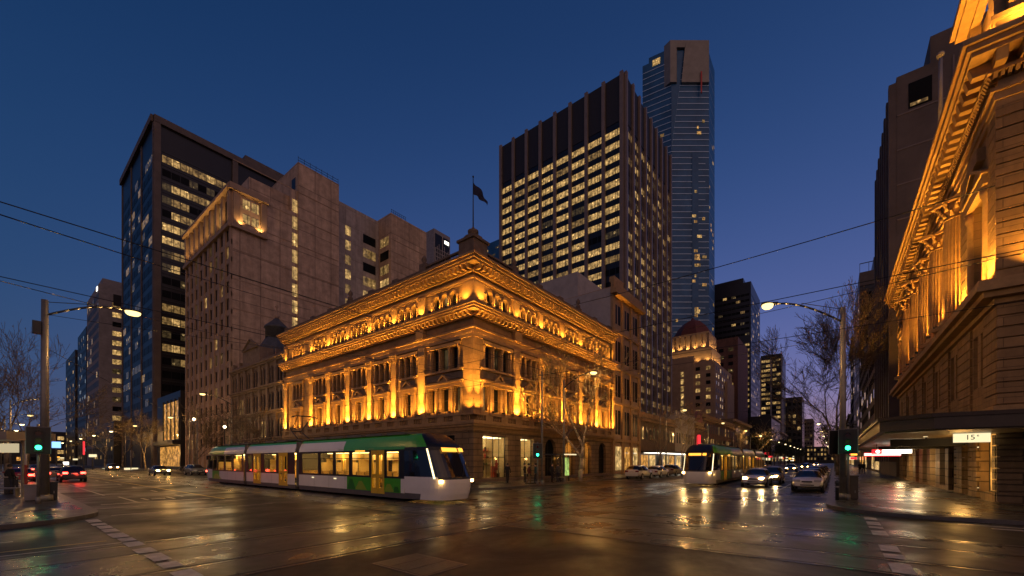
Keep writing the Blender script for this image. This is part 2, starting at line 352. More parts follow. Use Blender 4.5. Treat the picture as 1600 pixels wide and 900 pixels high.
# ------------------------------------------------------------------ camera, sky, render
cam = bpy.data.cameras.new('camera'); co = bpy.data.objects.new('camera', cam); COL.objects.link(co)
co.location = (0, 0, CAMH); co.rotation_euler = (R(90), 0, -math.atan2(FU, FV))
cam.sensor_width = 36; cam.lens = FPX/1600*36; cam.shift_y = (HOR-450)/1600; cam.clip_end = 6000; cam.clip_start = .1
scn.camera = co
w = bpy.data.worlds.new('World'); scn.world = w; w.use_nodes = True
N, L = w.node_tree.nodes, w.node_tree.links; N.clear()
out = N.new('ShaderNodeOutputWorld'); bg = node(N, 'ShaderNodeBackground', Strength=1.0); L.new(bg.outputs[0], out.inputs[0])
tc = N.new('ShaderNodeTexCoord'); sp = N.new('ShaderNodeSeparateXYZ'); L.new(tc.outputs['Generated'], sp.inputs[0])
def ramp(stops):
    r = N.new('ShaderNodeValToRGB'); e = r.color_ramp.elements
    while len(e) < len(stops): e.new(.5)
    for i, (p, c) in enumerate(stops): e[i].position = p; e[i].color = c4(c)
    r.color_ramp.interpolation = 'B_SPLINE'; L.new(sp.outputs['Z'], r.inputs[0]); return r
west = ramp([(0, (.50,.23,.20)), (.06, (.30,.19,.28)), (.16, (.135,.15,.38)), (.32, (.066,.105,.30)), (.52, (.026,.066,.205)), (.72, (.011,.040,.135)), (1, (.005,.02,.08))])
east = ramp([(0, (.04,.06,.12)), (.12, (.034,.075,.17)), (.3, (.017,.06,.165)), (.55, (.008,.038,.125)), (.75, (.004,.026,.092)), (1, (.002,.016,.065))])
az = N.new('ShaderNodeMapRange'); az.inputs['From Min'].default_value = -.15; az.inputs['From Max'].default_value = 1.0; az.interpolation_type = 'SMOOTHSTEP'; L.new(sp.outputs['X'], az.inputs[0])
mixc = N.new('ShaderNodeMix'); mixc.data_type = 'RGBA'; L.new(az.outputs[0], mixc.inputs[0]); L.new(east.outputs[0], mixc.inputs[6]); L.new(west.outputs[0], mixc.inputs[7])
# warm glow added to the unseen sky behind the camera, lifting the walls
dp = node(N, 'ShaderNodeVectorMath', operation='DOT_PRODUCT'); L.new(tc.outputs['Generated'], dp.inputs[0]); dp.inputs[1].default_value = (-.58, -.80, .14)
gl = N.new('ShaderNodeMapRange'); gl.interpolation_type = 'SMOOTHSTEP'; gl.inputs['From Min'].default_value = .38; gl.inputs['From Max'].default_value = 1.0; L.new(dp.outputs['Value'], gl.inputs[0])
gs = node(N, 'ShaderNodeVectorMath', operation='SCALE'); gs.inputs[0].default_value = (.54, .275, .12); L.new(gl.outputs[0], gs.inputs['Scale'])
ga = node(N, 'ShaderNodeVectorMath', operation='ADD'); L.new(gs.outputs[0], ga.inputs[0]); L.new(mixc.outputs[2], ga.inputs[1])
sky = N.new('ShaderNodeTexSky'); sky.sky_type = 'NISHITA'; sky.sun_disc = False; sky.sun_elevation = R(-3); sky.sun_rotation = R(90)
sc_ = node(N, 'ShaderNodeVectorMath', operation='SCALE'); sc_.inputs['Scale'].default_value = .05; L.new(sky.outputs[0], sc_.inputs[0])
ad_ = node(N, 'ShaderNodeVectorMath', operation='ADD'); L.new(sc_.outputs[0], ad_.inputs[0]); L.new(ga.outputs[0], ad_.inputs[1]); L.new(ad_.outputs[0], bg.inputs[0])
vs = scn.view_settings; vs.view_transform = 'Standard'; vs.look = 'None'; vs.exposure = 0; vs.gamma = 1; vs.use_curve_mapping = False
cy = scn.cycles; cy.max_bounces = 6; cy.diffuse_bounces = 3; cy.glossy_bounces = 3; cy.transparent_max_bounces = 12; cy.transmission_bounces = 4
cy.sample_clamp_indirect = 6; cy.use_denoising = True; cy.caustics_reflective = False; cy.caustics_refractive = False; cy.use_light_tree = True
try: cy.denoiser = 'OPENIMAGEDENOISE'
except Exception: pass

# ------------------------------------------------------------------ ground, roads, footpaths
def sheet(name, rects, z, m):
    b = MB()
    for x0, x1, y0, y1 in rects: b.face([(x0,y0,z),(x1,y0,z),(x1,y1,z),(x0,y1,z)])
    return struct(b.build(name, m))
sheet('ground', [(-2500,3000,-2500,3000)], -.06, M['earth'])
SX0, SX1, CY0, CY1 = 2.7, 20.8, .3, 19.3          # kerb lines
sheet('road', [(-60,460,CY0-8,CY1+8), (SX0-8,SX1+8,-60,CY0-8), (SX0-8,SX1+8,CY1+8,460)], 0, M['asphalt'])
rc = [8.53, 9.97, 12.28, 13.72]; rs = [10.3, 11.74, 13.86, 15.3]
sheet('tram_track_bed', [(-60,460,rc[0]+.02,rc[3]+.35)], .004, M['slab'])
sheet('tram_track_bed', [(rs[0]+.02,rs[3]+.4,-60,rc[0]+.02),(rs[0]+.02,rs[3]+.4,rc[3]+.35,460)], .004, M['slab'])
b = MB()
for y in rc:
    b.face([(-60,y-.035,.009),(460,y-.035,.009),(460,y+.035,.009),(-60,y+.035,.009)], 0); b.face([(-60,y+.035,.0085),(460,y+.035,.0085),(460,y+.17,.0085),(-60,y+.17,.0085)], 1)
for x in rs:
    b.face([(x-.035,-60,.013),(x+.035,-60,.013),(x+.035,460,.013),(x-.035,460,.013)], 0); b.face([(x+.035,-60,.0125),(x+.17,-60,.0125),(x+.17,460,.0125),(x+.035,460,.0125)], 1)
struct(b.build('tram_rails', [M['railm'], M['groove']]))
# painted markings
mk = MB()
def line(x0, x1, y0, y1, m=0, z=.018): mk.face([(x0,y0,z),(x1,y0,z),(x1,y1,z),(x0,y1,z)], m)
y = 9.0
k = 0
while y < 20.2:
    ln = (.75, .6, .95, .7)[k % 4]; line(2.08+.02*(k%3), 2.42, y, y+ln); y += ln+.16+(.1 if k % 3 else .3); k += 1
x = 9.3; k = 0
while x < 20.3:
    ln = (.8, .95, .5, .9)[k % 4]
    if not 13.2 < x < 15: line(x, x+ln, -1.2, -.86)
    x += ln+.25+(.3 if k % 2 else .1); k += 1
for yy, st in ((21.6, 2.9), (25.0, 3.0)):
    x = st
    while x < 9.2: line(x, x+1.5, yy, yy+.12); x += 2.1
line(4.25, 4.37, 34.5, 52); line(4.6, 4.72, 27.8, 32.6); line(3.3, 7.6, 27.2, 27.45)
line(7.95, 8.07, 26.3, 78, 1); line(-14, 1.9, 14.85, 14.97, 1); line(-6, 2.1, 13.98+.25, 14.34)
for yy in range(30, 90, 6): line(7.0, 7.12, yy, yy+1.8)
line(5.2, 6.4, 30.2, 30.32); line(5.2, 5.32, 28.6, 30.2); line(6.3, 6.42, 28.6, 30.2); line(5.5, 6.1, 29.1, 29.5)
line(29.5, 66, 3.02, 3.14); line(27.6, 27.9, 3.3, 8.0); line(23.6, 23.72, .9, 8.2)
for u in range(70, 200, 9): line(u, u+3, 3.02, 3.14)
for u in range(28, 200, 9): line(u, u+3, 5.6, 5.7)
for u in range(-2, 200, 8): line(u+26 if u > 0 else u, (u+26 if u > 0 else u)+2.4, 16.6, 16.72)
line(25.2, 34, 15.15, 15.27, 1); line(26.2, 26.45, 14.4, 18.9)
for u in (24.5, 28): line(22.2, 25.0, u*0+15.6+(u-24.5)*.35, 15.8+(u-24.5)*.35)
line(21.0-1.4, 21.0-1.25, -14, -3.2); line(18.9, 19.1, -9, -3.8)
struct(mk.build('road_markings', [M['linew'], M['liney']]))
def corner(pts_c, sx, sy, r=3.2, n=8):      # quarter-round kerb at a street corner, the block lies towards sx, sy
    cx, cy = pts_c[0]+sx*r, pts_c[1]+sy*r
    return [(cx-sx*r*math.cos(t*math.pi/2/n), cy-sy*r*math.sin(t*math.pi/2/n)) for t in range(n+1)]
def block(c, sx, sy, far):
    k = corner(c, sx, sy); pts = k + [(c[0]+sx*far, c[1]), (c[0]+sx*far, c[1]+sy*far), (c[0], c[1]+sy*far)]
    def ccw(p):
        return p if sum(p[i][0]*p[(i+1)%len(p)][1]-p[(i+1)%len(p)][0]*p[i][1] for i in range(len(p))) > 0 else p[::-1]
    b = MB(); b.poly(ccw(pts), -.03, .14); struct(b.build('kerb', M['kerb']))
    off = .32; c2 = (c[0]+sx*off, c[1]+sy*off); k2 = corner(c2, sx, sy, 3.2-off)
    p2 = k2 + [(c[0]+sx*far-sx, c2[1]), (c[0]+sx*far-sx, c[1]+sy*far-sy), (c2[0], c[1]+sy*far-sy)]
    b = MB(); b.face([(p[0],p[1],.15) for p in ccw(p2)]); struct(b.build('footpath', M['paving']))
block((SX1, CY1), 1, 1, 430); block((SX1, CY0), 1, -1, 430); block((SX0, 19.9), -1, 1, 430); block((SX0-.6, CY0-1.6), -1, -1, 60)
# steel service cover set into the asphalt
t = thing('service_cover', 'three-panel steel service cover set in the dark asphalt beside the tram rails', 'service cover', (5.4, 6.6, .004))
b = MB(); b.box(4.82, 5.98, 5.82, 7.42, .0015, .010); b.build('frame', pm('cover_frame', (.20,.17,.14), .4, metal=.5), t)
cm = pm('cover_plate', (.085,.07,.06), .38, metal=.5, var=.4, scale=9, bump=.5, bscale=60)
for i in range(3):
    b = MB(); b.box(4.87, 5.93, 5.87+i*.515, 6.34+i*.515, .011, .016); b.build('panel', cm, t)
# ------------------------------------------------------------------ sash window kit shared by the stone buildings
def window_mesh(w, h, bars=(1, 1), arch=0):
    b = MB(); t = .05
    b.box(-w/2, -w/2+t, -.05, .05, 0, h); b.box(w/2-t, w/2, -.05, .05, 0, h); b.box(-w/2+t, w/2-t, -.05, .05, 0, t); b.box(-w/2+t, w/2-t, -.05, .05, h-t, h)
    for i in range(bars[0]):
        x = -w/2+w*(i+1)/(bars[0]+1); b.box(x-.02, x+.02, -.03, .03, t, h-t)
    for i in range(bars[1]):
        z = h*(i+1)/(bars[1]+1); b.box(-w/2+t, w/2-t, -.035, .035, z-.025, z+.025)
    p = MB(); p.box(-w/2+.01, w/2-.01, -.012, .012, .01, h-.01)
    return b.mesh('window', M['frame']), p
WCACHE = {}
def sash(F, rot, sc, z0, w, h, d, parent, pane, bars=(0, 1)):
    key = (round(w, 2), round(h, 2), bars)
    if key not in WCACHE: WCACHE[key] = window_mesh(w, h, bars) + ({},)
    me, pb, pm_ = WCACHE[key]
    if pane not in pm_: pm_[pane] = pb.mesh('pane', M[pane])
    loc = F(sc, d, z0)
    o = inst('window', me, parent, loc, rot); q = inst('pane', pm_[pane], o, loc)
    return o
def cap(mb, F, sc, w, d, z0, z1, m=0):        # a leafy capital
    n = 4
    mb.ffrus(F, sc-w/2, sc+w/2, -.05, d, z0, sc-w*.68, sc+w*.68, -.05, d+.16, z1-.12, m)
    mb.fbox(F, sc-w*.75, sc+w*.75, -.05, d+.22, z1-.12, z1, m)
    for i in range(n):
        s = sc-w/2+w*(i+.5)/n
        for zz in (.25, .62):
            z = lerp(z0, z1, zz); mb.ffrus(F, s-w*.1, s+w*.1, d*.5, d+.04+zz*.06, z-.16, s-w*.07, s+w*.07, d*.5, d+.14+zz*.1, z+.1, m)
def cornice(mb, F, s0, s1, z, prof, m=0, e0=0, e1=0):
    """stacked mouldings: prof = (z0, z1, projection); e0/e1 = 1 mitres the end round a corner"""
    for a, b_, d in prof:
        i0 = s0+.25*e0; i1 = s1-.25*e1; o0 = s0-e0*d; o1 = s1+e1*d
        mb.hexa([F(i0,-.25,z+a),F(i1,-.25,z+a),F(o1,d,z+a),F(o0,d,z+a),F(i0,-.25,z+b_),F(i1,-.25,z+b_),F(o1,d,z+b_),F(o0,d,z+b_)], m)
def modillions(mb, F, s0, s1, z0, z1, d0, d1, step, w, m=0):
    n = max(1, int((s1-s0)/step)); st = (s1-s0)/n
    for i in range(n):
        c = s0+(i+.5)*st; mb.ffrus(F, c-w/2, c+w/2, d0, d1-.12, z0, c-w/2, c+w/2, d0, d1, z1, m)
def pediment(mb, F, sc, w, d, z0, h, m=0):
    mb.fbox(F, sc-w/2, sc+w/2, -.02, d, z0, z0+.14, m)
    t = .13
    for sg in (-1, 1):
        a, c = sc+sg*w/2, sc
        mb.hexa([F(a,-.02,z0+.143),F(a-sg*.28,-.02,z0+.143),F(a-sg*.28,d,z0+.143),F(a,d,z0+.143), F(c,-.02,z0+h+t),F(c,-.02,z0+h-.03),F(c,d,z0+h-.03),F(c,d,z0+h+t)], m)
    mb.face([F(sc-w/2+.2,d*.45,z0+.14),F(sc+w/2-.2,d*.45,z0+.14),F(sc,d*.45,z0+h)], m)
def baluster_run(mb, F, s0, s1, d, z0, z1, step=.34, m=0, th=.13):
    mb.fbox(F, s0, s1, d-th, d+th, z0, z0+.16, m); mb.fbox(F, s0, s1, d-th-.02, d+th+.02, z1-.17, z1, m)
    n = int((s1-s0)/step)
    for i in range(n):
        c = s0+(i+.5)*(s1-s0)/n; p = F(c, d, z0+.16); mb.lathe(p, [(.06,0),(.095,.25*(z1-z0-.33)),(.045,.7*(z1-z0-.33)),(.075,z1-z0-.33)], 5, m)

AMB = (1.0, .44, .055)
HX, HY, HE, HN = 26.8, 25.4, 55.7, 63.0
FS = Fac((HX, HY), (0, 1), (-1, 0))      # tram street front, s runs away from the corner
FC = Fac((HX, HY), (1, 0), (0, -1))      # side street front
hero = thing('heritage_building', 'long four-storey sandstone corner building glowing under amber floodlights', 'building', (HX, HY, .15))
T = {'sand': 0, 'trim': 1, 'rust': 2, 'dark': 3}
HM = [M['sand'], M['sandtrim'], M['sandrust'], M['sanddark']]
body, cor_up, cor_lo, balc, para = MB(), MB(), MB(), MB(), MB()
pil_list, lamp_pts, wins, peds = [], [], [], []
core = MB(); core.box(HX+2.9, HE-.05, HY+2.9, HN-.05, .1, 5.2); core.box(HX+.75, HE-.05, HY+.75, HN-.05, 5.2, 20.0); core.box(HX+.5, HE-.02, HY+.5, HN-.02, 20.0, 20.25)
core.build('roof', M['roofdark'], hero)
bS = [0, 6.9] + [6.9+4.52*i for i in range(1, 6)] + [37.6]
bC = [0, 6.1] + [6.1+4.42*i for i in range(1, 6)] + [28.9]
Z1, Z2, ZT = 6.35, 10.75, 13.15
def hero_face(F, bays, rot, side):
    ops = []
    L_ = bays[-1]
    for i in range(len(bays)-1):
        a, b = bays[i], bays[i+1]; c = (a+b)/2; wide = i == 0
        if i == len(bays)-2 and b-a < 3: # narrow end strip
            continue
        c += (.25 if wide else 0)
        if side == 'C':
            g = (1.25, 4.95, .45, 4.45) if wide else ((c-1.25, c+1.15, .45, 4.45) if i == 1 else (c-1.15, c+1.15, .3, 4.6))
        else: g = (c-1.3, c+1.3, .35, 4.5)
        ops.append(g); arch = side == 'C' and i >= 2
        if arch: arch_fill(body, F, g[0], g[1], 3.45, 4.6, 0, .5, T['rust'])
        # ground floor shopfront
        lit_ = {('C',0):'shopglow',('C',1):'shopglow',('C',2):'dkglass',('C',3):'shopamber',('C',4):'shopamber',('C',5):'dkglass'}.get((side,i), 'shopglow' if i in (1,3) else 'dkglass')
        wins.append((F, rot, (g[0]+g[1])/2, g[2], g[1]-g[0], g[3]-g[2], -.42, lit_, (3, 0) if wide else (1, 1), side))
        # first floor: one tall window between small columns (three in the corner bay)
        w1 = .95 if wide else 1.0
        xs = (-1.75, 0, 1.75) if wide else (0,)
        for q, dx in enumerate(xs):
            ww = w1 if dx == 0 else .7
            o = (c+dx-ww/2, c+dx+ww/2, 6.75, 8.95); ops.append(o)
            lp = 'lit2' if (i+q) % 3 == 0 else 'dkglass'
            wins.append((F, rot, c+dx, 6.75, ww, 2.2, -.36, lp, (0, 1), side))
        half = 2.55 if wide else 1.32
        for dx in ((-1.4, 0, 1.4) if wide else (-.55, .55)): lamp_pts.append((F, c+dx, .80, 6.5, 'w', rot, side, i))
        for dx in ((-half+.15, -1.1, 1.1, half-.15) if wide else (-1.05, -.72, .72, 1.05)):
            body.fbox(F, c+dx-.13, c+dx+.13, .01, .22, 6.42, 9.0, T['trim']); body.fbox(F, c+dx-.18, c+dx+.18, .01, .27, 8.85, 9.03, T['trim'])
        body.fbox(F, c-half, c+half, .005, .30, 9.032, 9.35, T['trim']); body.fbox(F, c-half-.08, c+half+.08, .005, .42, 9.352, 9.5, T['trim'])
        peds.append((F, c, 1.5 if wide else 1.7, .40, 9.503, .62))
        # sill course, panel coloured dark in place of shade, second floor triple window
        body.fbox(F, c-half-.1, c+half+.1, .005, .28, 10.42, 10.62, T['trim'])
        body.fbox(F, c-half+.05, c+half-.05, .005, .09, 9.75, 10.35, T['dark'])
        off, ww2 = (1.3, .78) if wide else (.93, .56)
        for dx in (-off, 0, off):
            wd = ww2*1.15 if dx == 0 else ww2
            ops.append((c+dx-wd/2, c+dx+wd/2, Z2, 12.75)); wins.append((F, rot, c+dx, Z2, wd, 2.0, -.36, 'lit3' if (i*5+int(dx*3)) % 7 == 0 else 'dkglass', (0, 1), side))
        for dx in (-off*1.5, -off*.5, off*.5, off*1.5):
            p = F(c+dx, .06, 10.63); body.lathe(p, [(.15,0),(.15,.1),(.11,.14),(.10,1.8),(.17,2.0),(.17,2.15)], 8, T['trim'])
        body.fbox(F, c-off*1.5-.25, c+off*1.5+.25, .005, .26, 12.79, 13.1, T['trim'])
        # third floor arcade
        o3, w3 = (1.15, .72) if wide else (.98, .62)
        for dx in (-o3, 0, o3):
            o = (c+dx-w3/2, c+dx+w3/2, 16.3, 17.92); ops.append(o)
            arch_fill(body, F, o[0], o[1], 17.5, 17.92, 0, .4, T['trim'])
            wins.append((F, rot, c+dx, 16.3, w3, 1.6, -.34, 'lit2' if (i*3+int(dx*2)) % 5 == 0 else 'dkglass', (0, 1), side))
            n = 7
            for k in range(n):          # archivolt
                a0, a1 = math.pi*k/n, math.pi*(k+1)/n; ri, ro = w3/2+.02, w3/2+.17
                body.hexa([F(c+dx-math.cos(a0)*ri,.003,17.48+math.sin(a0)*.42),F(c+dx-math.cos(a1)*ri,.003,17.48+math.sin(a1)*.42),F(c+dx-math.cos(a1)*ri,.12,17.48+math.sin(a1)*.42),F(c+dx-math.cos(a0)*ri,.12,17.48+math.sin(a0)*.42),
                           F(c+dx-math.cos(a0)*ro,.003,17.48+math.sin(a0)*.58),F(c+dx-math.cos(a1)*ro,.003,17.48+math.sin(a1)*.58),F(c+dx-math.cos(a1)*ro,.12,17.48+math.sin(a1)*.58),F(c+dx-math.cos(a0)*ro,.12,17.48+math.sin(a0)*.58)], T['trim'])
        for dx in (-o3*1.5, -o3*.5, o3*.5, o3*1.5):
            body.lathe(F(c+dx, .07, 16.3), [(.16,0),(.16,.12),(.11,.16),(.10,1.0),(.17,1.15),(.17,1.22)], 8, T['trim'])
            lamp_pts.append((F, c+dx, .42, 16.42, 'u', rot, side, i))
    wall(body, F, 0, L_, .15, 5.25, [o for o in ops if o[2] < 5], .5, T['rust'])
    wall(body, F, 0, L_, 5.25, 20.0, [o for o in ops if o[2] > 5], .5, T['sand'])
    # base course, ground floor cornice
    body.fbox(F, 0, L_, .003, .12, .15, .42 if side == 'S' else .40, T['dark'])
    e = dict(e0=1, e1=0)
    cornice(balc, F, 0, L_, 0, [(4.85,5.0,.12),(5.0,5.22,.2),(5.22,5.42,.42),(5.42,5.6,.55)], 0, **e)
    # balcony parapet
    cornice(balc, F, 0, L_, 0, [(5.6,5.75,.5),(6.22,6.38,.52)], 0, **e)
    n = int(L_/1.1)
    for k in range(n):
        c = (k+.5)*L_/n
        if k % 2: balc.fbox(F, c-.5, c+.5, .2, .46, 5.752, 6.218, 0)
        else:
            for q in range(4): balc.lathe(F(c-.4+.26*q, .36, 5.752), [(.05,0),(.09,.15),(.05,.35),(.07,.466)], 5, 0)
    # entablature over the giant order, lower cornice
    cornice(body, F, 0, L_, 0, [(13.25,13.6,.22),(13.6,13.95,.27),(13.95,14.1,.40)], T['trim'], **e)
    cornice(cor_lo, F, 0, L_, 0, [(14.98,15.12,.32),(15.45,15.62,.85),(15.62,15.82,1.0),(15.82,16.0,1.12),(16.0,16.22,.3)], 0, **e)
    modillions(cor_lo, F, -.2, L_, 15.12, 15.448, .05, .78, .56, .24)
    cornice(body, F, 0, L_, 0, [(18.25,18.42,.12),(18.42,18.6,.2)], T['trim'], **e)
    cornice(cor_up, F, 0, L_, 0, [(18.98,19.12,.3),(19.52,19.7,.95),(19.7,19.92,1.12),(19.92,20.12,1.28)], 0, **e)
    modillions(cor_up, F, -.25, L_, 19.12, 19.518, .05, .88, .58, .26)
    # parapet: pedestals and balustrades
    cornice(para, F, 0, L_, 0, [(20.12,20.45,.1)], 0, **e)
    eds = [0]+[b for b in bays[1:]]
    for k in range(len(eds)-1):
        a, b = eds[k], eds[k+1]
        a2 = 1.4 if k == 0 else a+.45
        if k == 0: baluster_run(para, F, a2, b-.45, -.1, 20.45, 21.45)
        elif b-a > 2: baluster_run(para, F, a2, b-.45, -.1, 20.45, 21.2)
        if b < L_-.5 or True:
            para.fbox(F, b-.45, min(b+.45, L_), -.45, .12, 20.45, 21.75 if k == 0 else 21.4, 0)
            if k in (0, 3): para.lathe(F(min(b, L_-.3), -.15, 21.4), [(.3,0),(.3,.35),(.12,.42),(.28,.75),(.25,.95),(.05,1.25)], 8, 0)
    # giant pilasters
    for k, s in enumerate(bays):
        if k == len(bays)-1 and side == 'C': s = L_-.5
        if k == 0: continue
        w_ = 1.05 if k in (1, len(bays)-2 if side == 'S' else 99) else .8
        s_ = min(s, L_-.55)
        p = MB(); p.fbox(F, s_-w_/2-.08, s_+w_/2+.08, -.02, .34, 6.385, 6.75, 0); p.fbox(F, s_-w_/2, s_+w_/2, -.02, .24, 6.75, 12.35, 0)
        if k == 1: p.fbox(F, s_-w_/2-.06, s_+w_/2+.06, -.02, .3, 12.353, 12.55, 0); p.fbox(F, s_-w_/2, s_+w_/2, -.02, .26, 12.553, 13.24, 0)
        else: cap(p, F, s_, w_, .24, 12.353, 13.245, 0)
        p.build('pilaster', M['sandtrim'], hero)
        p = MB(); p.fbox(F, s_-w_/2-.04, s_+w_/2+.04, -.02, .26, 16.225, 16.42, 0); p.fbox(F, s_-w_/2, s_+w_/2, -.02, .2, 16.42, 18.05, 0); p.fbox(F, s_-w_/2-.06, s_+w_/2+.06, -.02, .26, 18.053, 18.248, 0)
        p.build('pilaster', M['sandtrim'], hero)
        lamp_pts.append((F, s_, .62, 6.5, 'd', rot, side, k)); lamp_pts.append((F, s_, .55, 16.35, 'p', rot, side, k))
        body.fbox(F, s_-.55, s_+.55, .005, .5, 14.1, 14.98, T['trim']) if k == 1 else None
hero_face(FS, bS, R(90), 'S'); hero_face(FC, bC, 0, 'C')
# the corner piers
for F in (FS, FC):
    p = MB(); p.fbox(F, -.16 if F is FC else .0, 1.15, -.02 if F is FS else .0, .16, 6.385, 13.24, 0); p.build('pilaster', M['sand'], hero)
    p = MB(); p.fbox(F, -.14 if F is FC else .0, 1.3, .002, .14, 16.225, 18.24, 0); p.build('pilaster', M['sandtrim'], hero)
    lamp_pts += [(F, .35, .7, 6.5, 'c', 0, 'K', 0), (F, .8, .62, 16.35, 'c', 0, 'K', 0)]
para.box(HX-.35, HX+1.5, HY-.35, HY+1.5, 20.12, 21.9); para.box(HX-.5, HX+1.65, HY-.5, HY+1.65, 21.9, 22.12); para.lathe((HX+.55, HY+.55, 22.12), [(.9,0),(.9,.25),(.45,.35),(.35,.6),(.5,.75),(.5,.95),(.2,1.1),(.1,1.3)], 10)
body.box(HE-.3, HE, HY+.02, HN-.3, .15, 20.0, T['dark']); body.box(HX+.02, HE, HN-.3, HN, .15, 20.0, T['dark'])
body.build('wall', HM, hero); cor_up.build('upper_cornice', M['sandtrim'], hero); cor_lo.build('lower_cornice', M['sandtrim'], hero)
balc.build('balcony', M['sandtrim'], hero); para.build('parapet', M['sanddark'], hero)
M['shopwall'] = pm('cream_shop_wall', (.62,.50,.30), .7, var=.15); M['shopgoods'] = [pm('goods_'+n, c, .6, var=.2) for n, c in (('red', (.4,.05,.04)), ('tan', (.4,.25,.12)), ('dark', (.04,.03,.03)), ('cream', (.6,.52,.4)), ('green', (.08,.2,.08)))]
M['shoplamp'] = emit('shop_ceiling_lamp', (1,.80,.46), 7); M['shoplampa'] = emit('shop_ceiling_lamp_amber', (1,.55,.16), 5)
def shop_room(F, s0, s1, z0, z1, seed, lamp, parent):
    r = random.Random(seed); d0, d1 = -2.4, -.55; t = .04
    b = MB(); b.fbox(F, s0-.6, s1+.6, d0-t, d0, z0, z1, 0); b.fbox(F, s0-.6, s1+.6, d0, d1, z0-t, z0, 0); b.fbox(F, s0-.6, s1+.6, d0, d1, z1, z1+t, 0); b.fbox(F, s0-.6-t, s0-.6, d0, d1, z0, z1, 0); b.fbox(F, s1+.6, s1+.6+t, d0, d1, z0, z1, 0)
    o = b.build('shop_interior', M['shopwall'], parent)
    b = MB(); n = max(1, int((s1-s0)/1.1))
    for k in range(2): b.fbox(F, s0, s1, -1.0-k*.8, -.92-k*.8, z1-.12, z1-.06)
    b.build('ceiling_lamp', lamp, o)
    for k in range(int((s1-s0)*2.2)):
        c = r.uniform(s0+.2, s1-.2); dd = r.uniform(-2.1, -.9); hh = r.choice((.4, .8, 1.1, 1.7)); w_ = r.uniform(.08, .24)
        b = MB()
        if hh > 1.5: b.lathe(F(c, dd, z0), [(.16,0),(.03,.05),(.03,.7),(.15,.75),(.12,1.1),(.2,1.4),(.06,1.5),(.1,1.62),(.09,1.74),(.02,1.8)], 8)
        else: b.fbox(F, c-w_, c+w_, dd-.15, dd+.15, z0+.001, z0+hh)
        b.build('display', r.choice(M['shopgoods']), o)
    for zz in (1.2, 1.9, 2.6):
        b = MB(); b.fbox(F, s0+.1, s1-.1, d0+.02, d0+.3, z0+zz, z0+zz+.04)
        q = s0+.2
        while q < s1-.3: b.fbox(F, q, q+r.uniform(.05,.18), d0+.05, d0+.25, z0+zz+.041, z0+zz+r.uniform(.15,.45), r.randint(0, 4)); q += r.uniform(.2, .4)
        b.build('shelf', M['shopgoods'], o)
    p = F((s0+s1)/2, -1.4, z1-.5); point('shop_lamp', p, (1,.72,.36) if lamp is M['shoplamp'] else (1,.45,.10), 110*(s1-s0)/2.5, .25)
ns = 0
for F, rot, sc, z0, w_, h, d, pane, bars, side in wins:
    if pane in ('shopglow', 'shopamber'):
        sash(F, rot, sc, z0, w_, h, d, hero, 'glass', (3, 1) if w_ > 3 else (1, 1)); ns += 1
        shop_room(F, sc-w_/2, sc+w_/2, z0, z0+h, 300+ns, M['shoplamp'] if pane == 'shopglow' else M['shoplampa'], hero)
    else: sash(F, rot, sc, z0, w_, h, d, hero, pane, bars)
for F, c, w_, d, z, h in peds:
    p = MB(); pediment(p, F, c, w_, d, z, h); p.build('pediment', M['sandtrim'], hero)
# arch-headed entrance hood on the side street
p = MB(); c0 = 6.1+4.42*2+2.2
for k in range(10):
    a0, a1 = math.pi*k/10, math.pi*(k+1)/10
    q = [(c0-math.cos(t_)*r_, 4.7+math.sin(t_)*r_*.62) for t_ in (a0, a1) for r_ in (1.75, 2.1)]
    p.hexa([FC(q[0][0],.0,q[0][1]),FC(q[2][0],.0,q[2][1]),FC(q[2][0],.8,q[2][1]),FC(q[0][0],.8,q[0][1]),FC(q[1][0],.0,q[1][1]),FC(q[3][0],.0,q[3][1]),FC(q[3][0],.8,q[3][1]),FC(q[1][0],.8,q[1][1])], 0)
p.build('entrance_hood', M['sanddark'], hero)
# floodlights: a small box lamp with a lens on the ledge, each with its light
fl = MB(); fl.box(-.13, .13, -.1, .1, 0, .12, 0); fl.face([(-.11,-.08,.122),(.11,-.08,.122),(.11,.08,.122),(-.11,.08,.122)], 1)
flm = fl.mesh('floodlight', [M['darksteel'], M['amber']])
nfl = 0
PW = {'d': 1300, 'u': 150, 'p': 260, 'c': 420, 'w': 190}
for F, s, d, z, kind, rot, side, i in lamp_pts:
    loc = F(s, d, z)
    if nfl < 100: inst('floodlight', flm, hero, loc); nfl += 1
    pw = PW[kind]*(.8+.4*rnd.random())
    if kind == 'c' and z > 10: pw = 420
    aim = Vector(F(s, -.02, z+3.2))-Vector(F(s, d, z)) if kind in 'dc' else Vector(F(s, -.05, z+1.5))-Vector(F(s, d, z))
    spot('floodlight_beam', (loc[0], loc[1], loc[2]+.16), aim, AMB, pw, 118 if kind not in 'dw' else 150, .9, .06)
    if kind == 'd' or (kind == 'c' and z < 10):
        q = F(s, d+.2, z+.2); spot('floodlight_beam', q, Vector(F(s, .1, z+7.5))-Vector(q), AMB, 6800 if kind == 'd' else 7000, 44, 1.0, .06)
fp = thing('flagpole', 'tall flagpole with a drooping dark flag on the amber building’s corner pedestal', 'flagpole', (HX+.55, HY+.55, 23.4))
b = MB(); b.tube((HX+.55,HY+.55,23.3), (HX+.55,HY+.55,28.0), .06, .035, 8); b.ball((HX+.55,HY+.55,28.05), .09); b.build('pole', M['darksteel'], fp)
b = MB(); n = 8
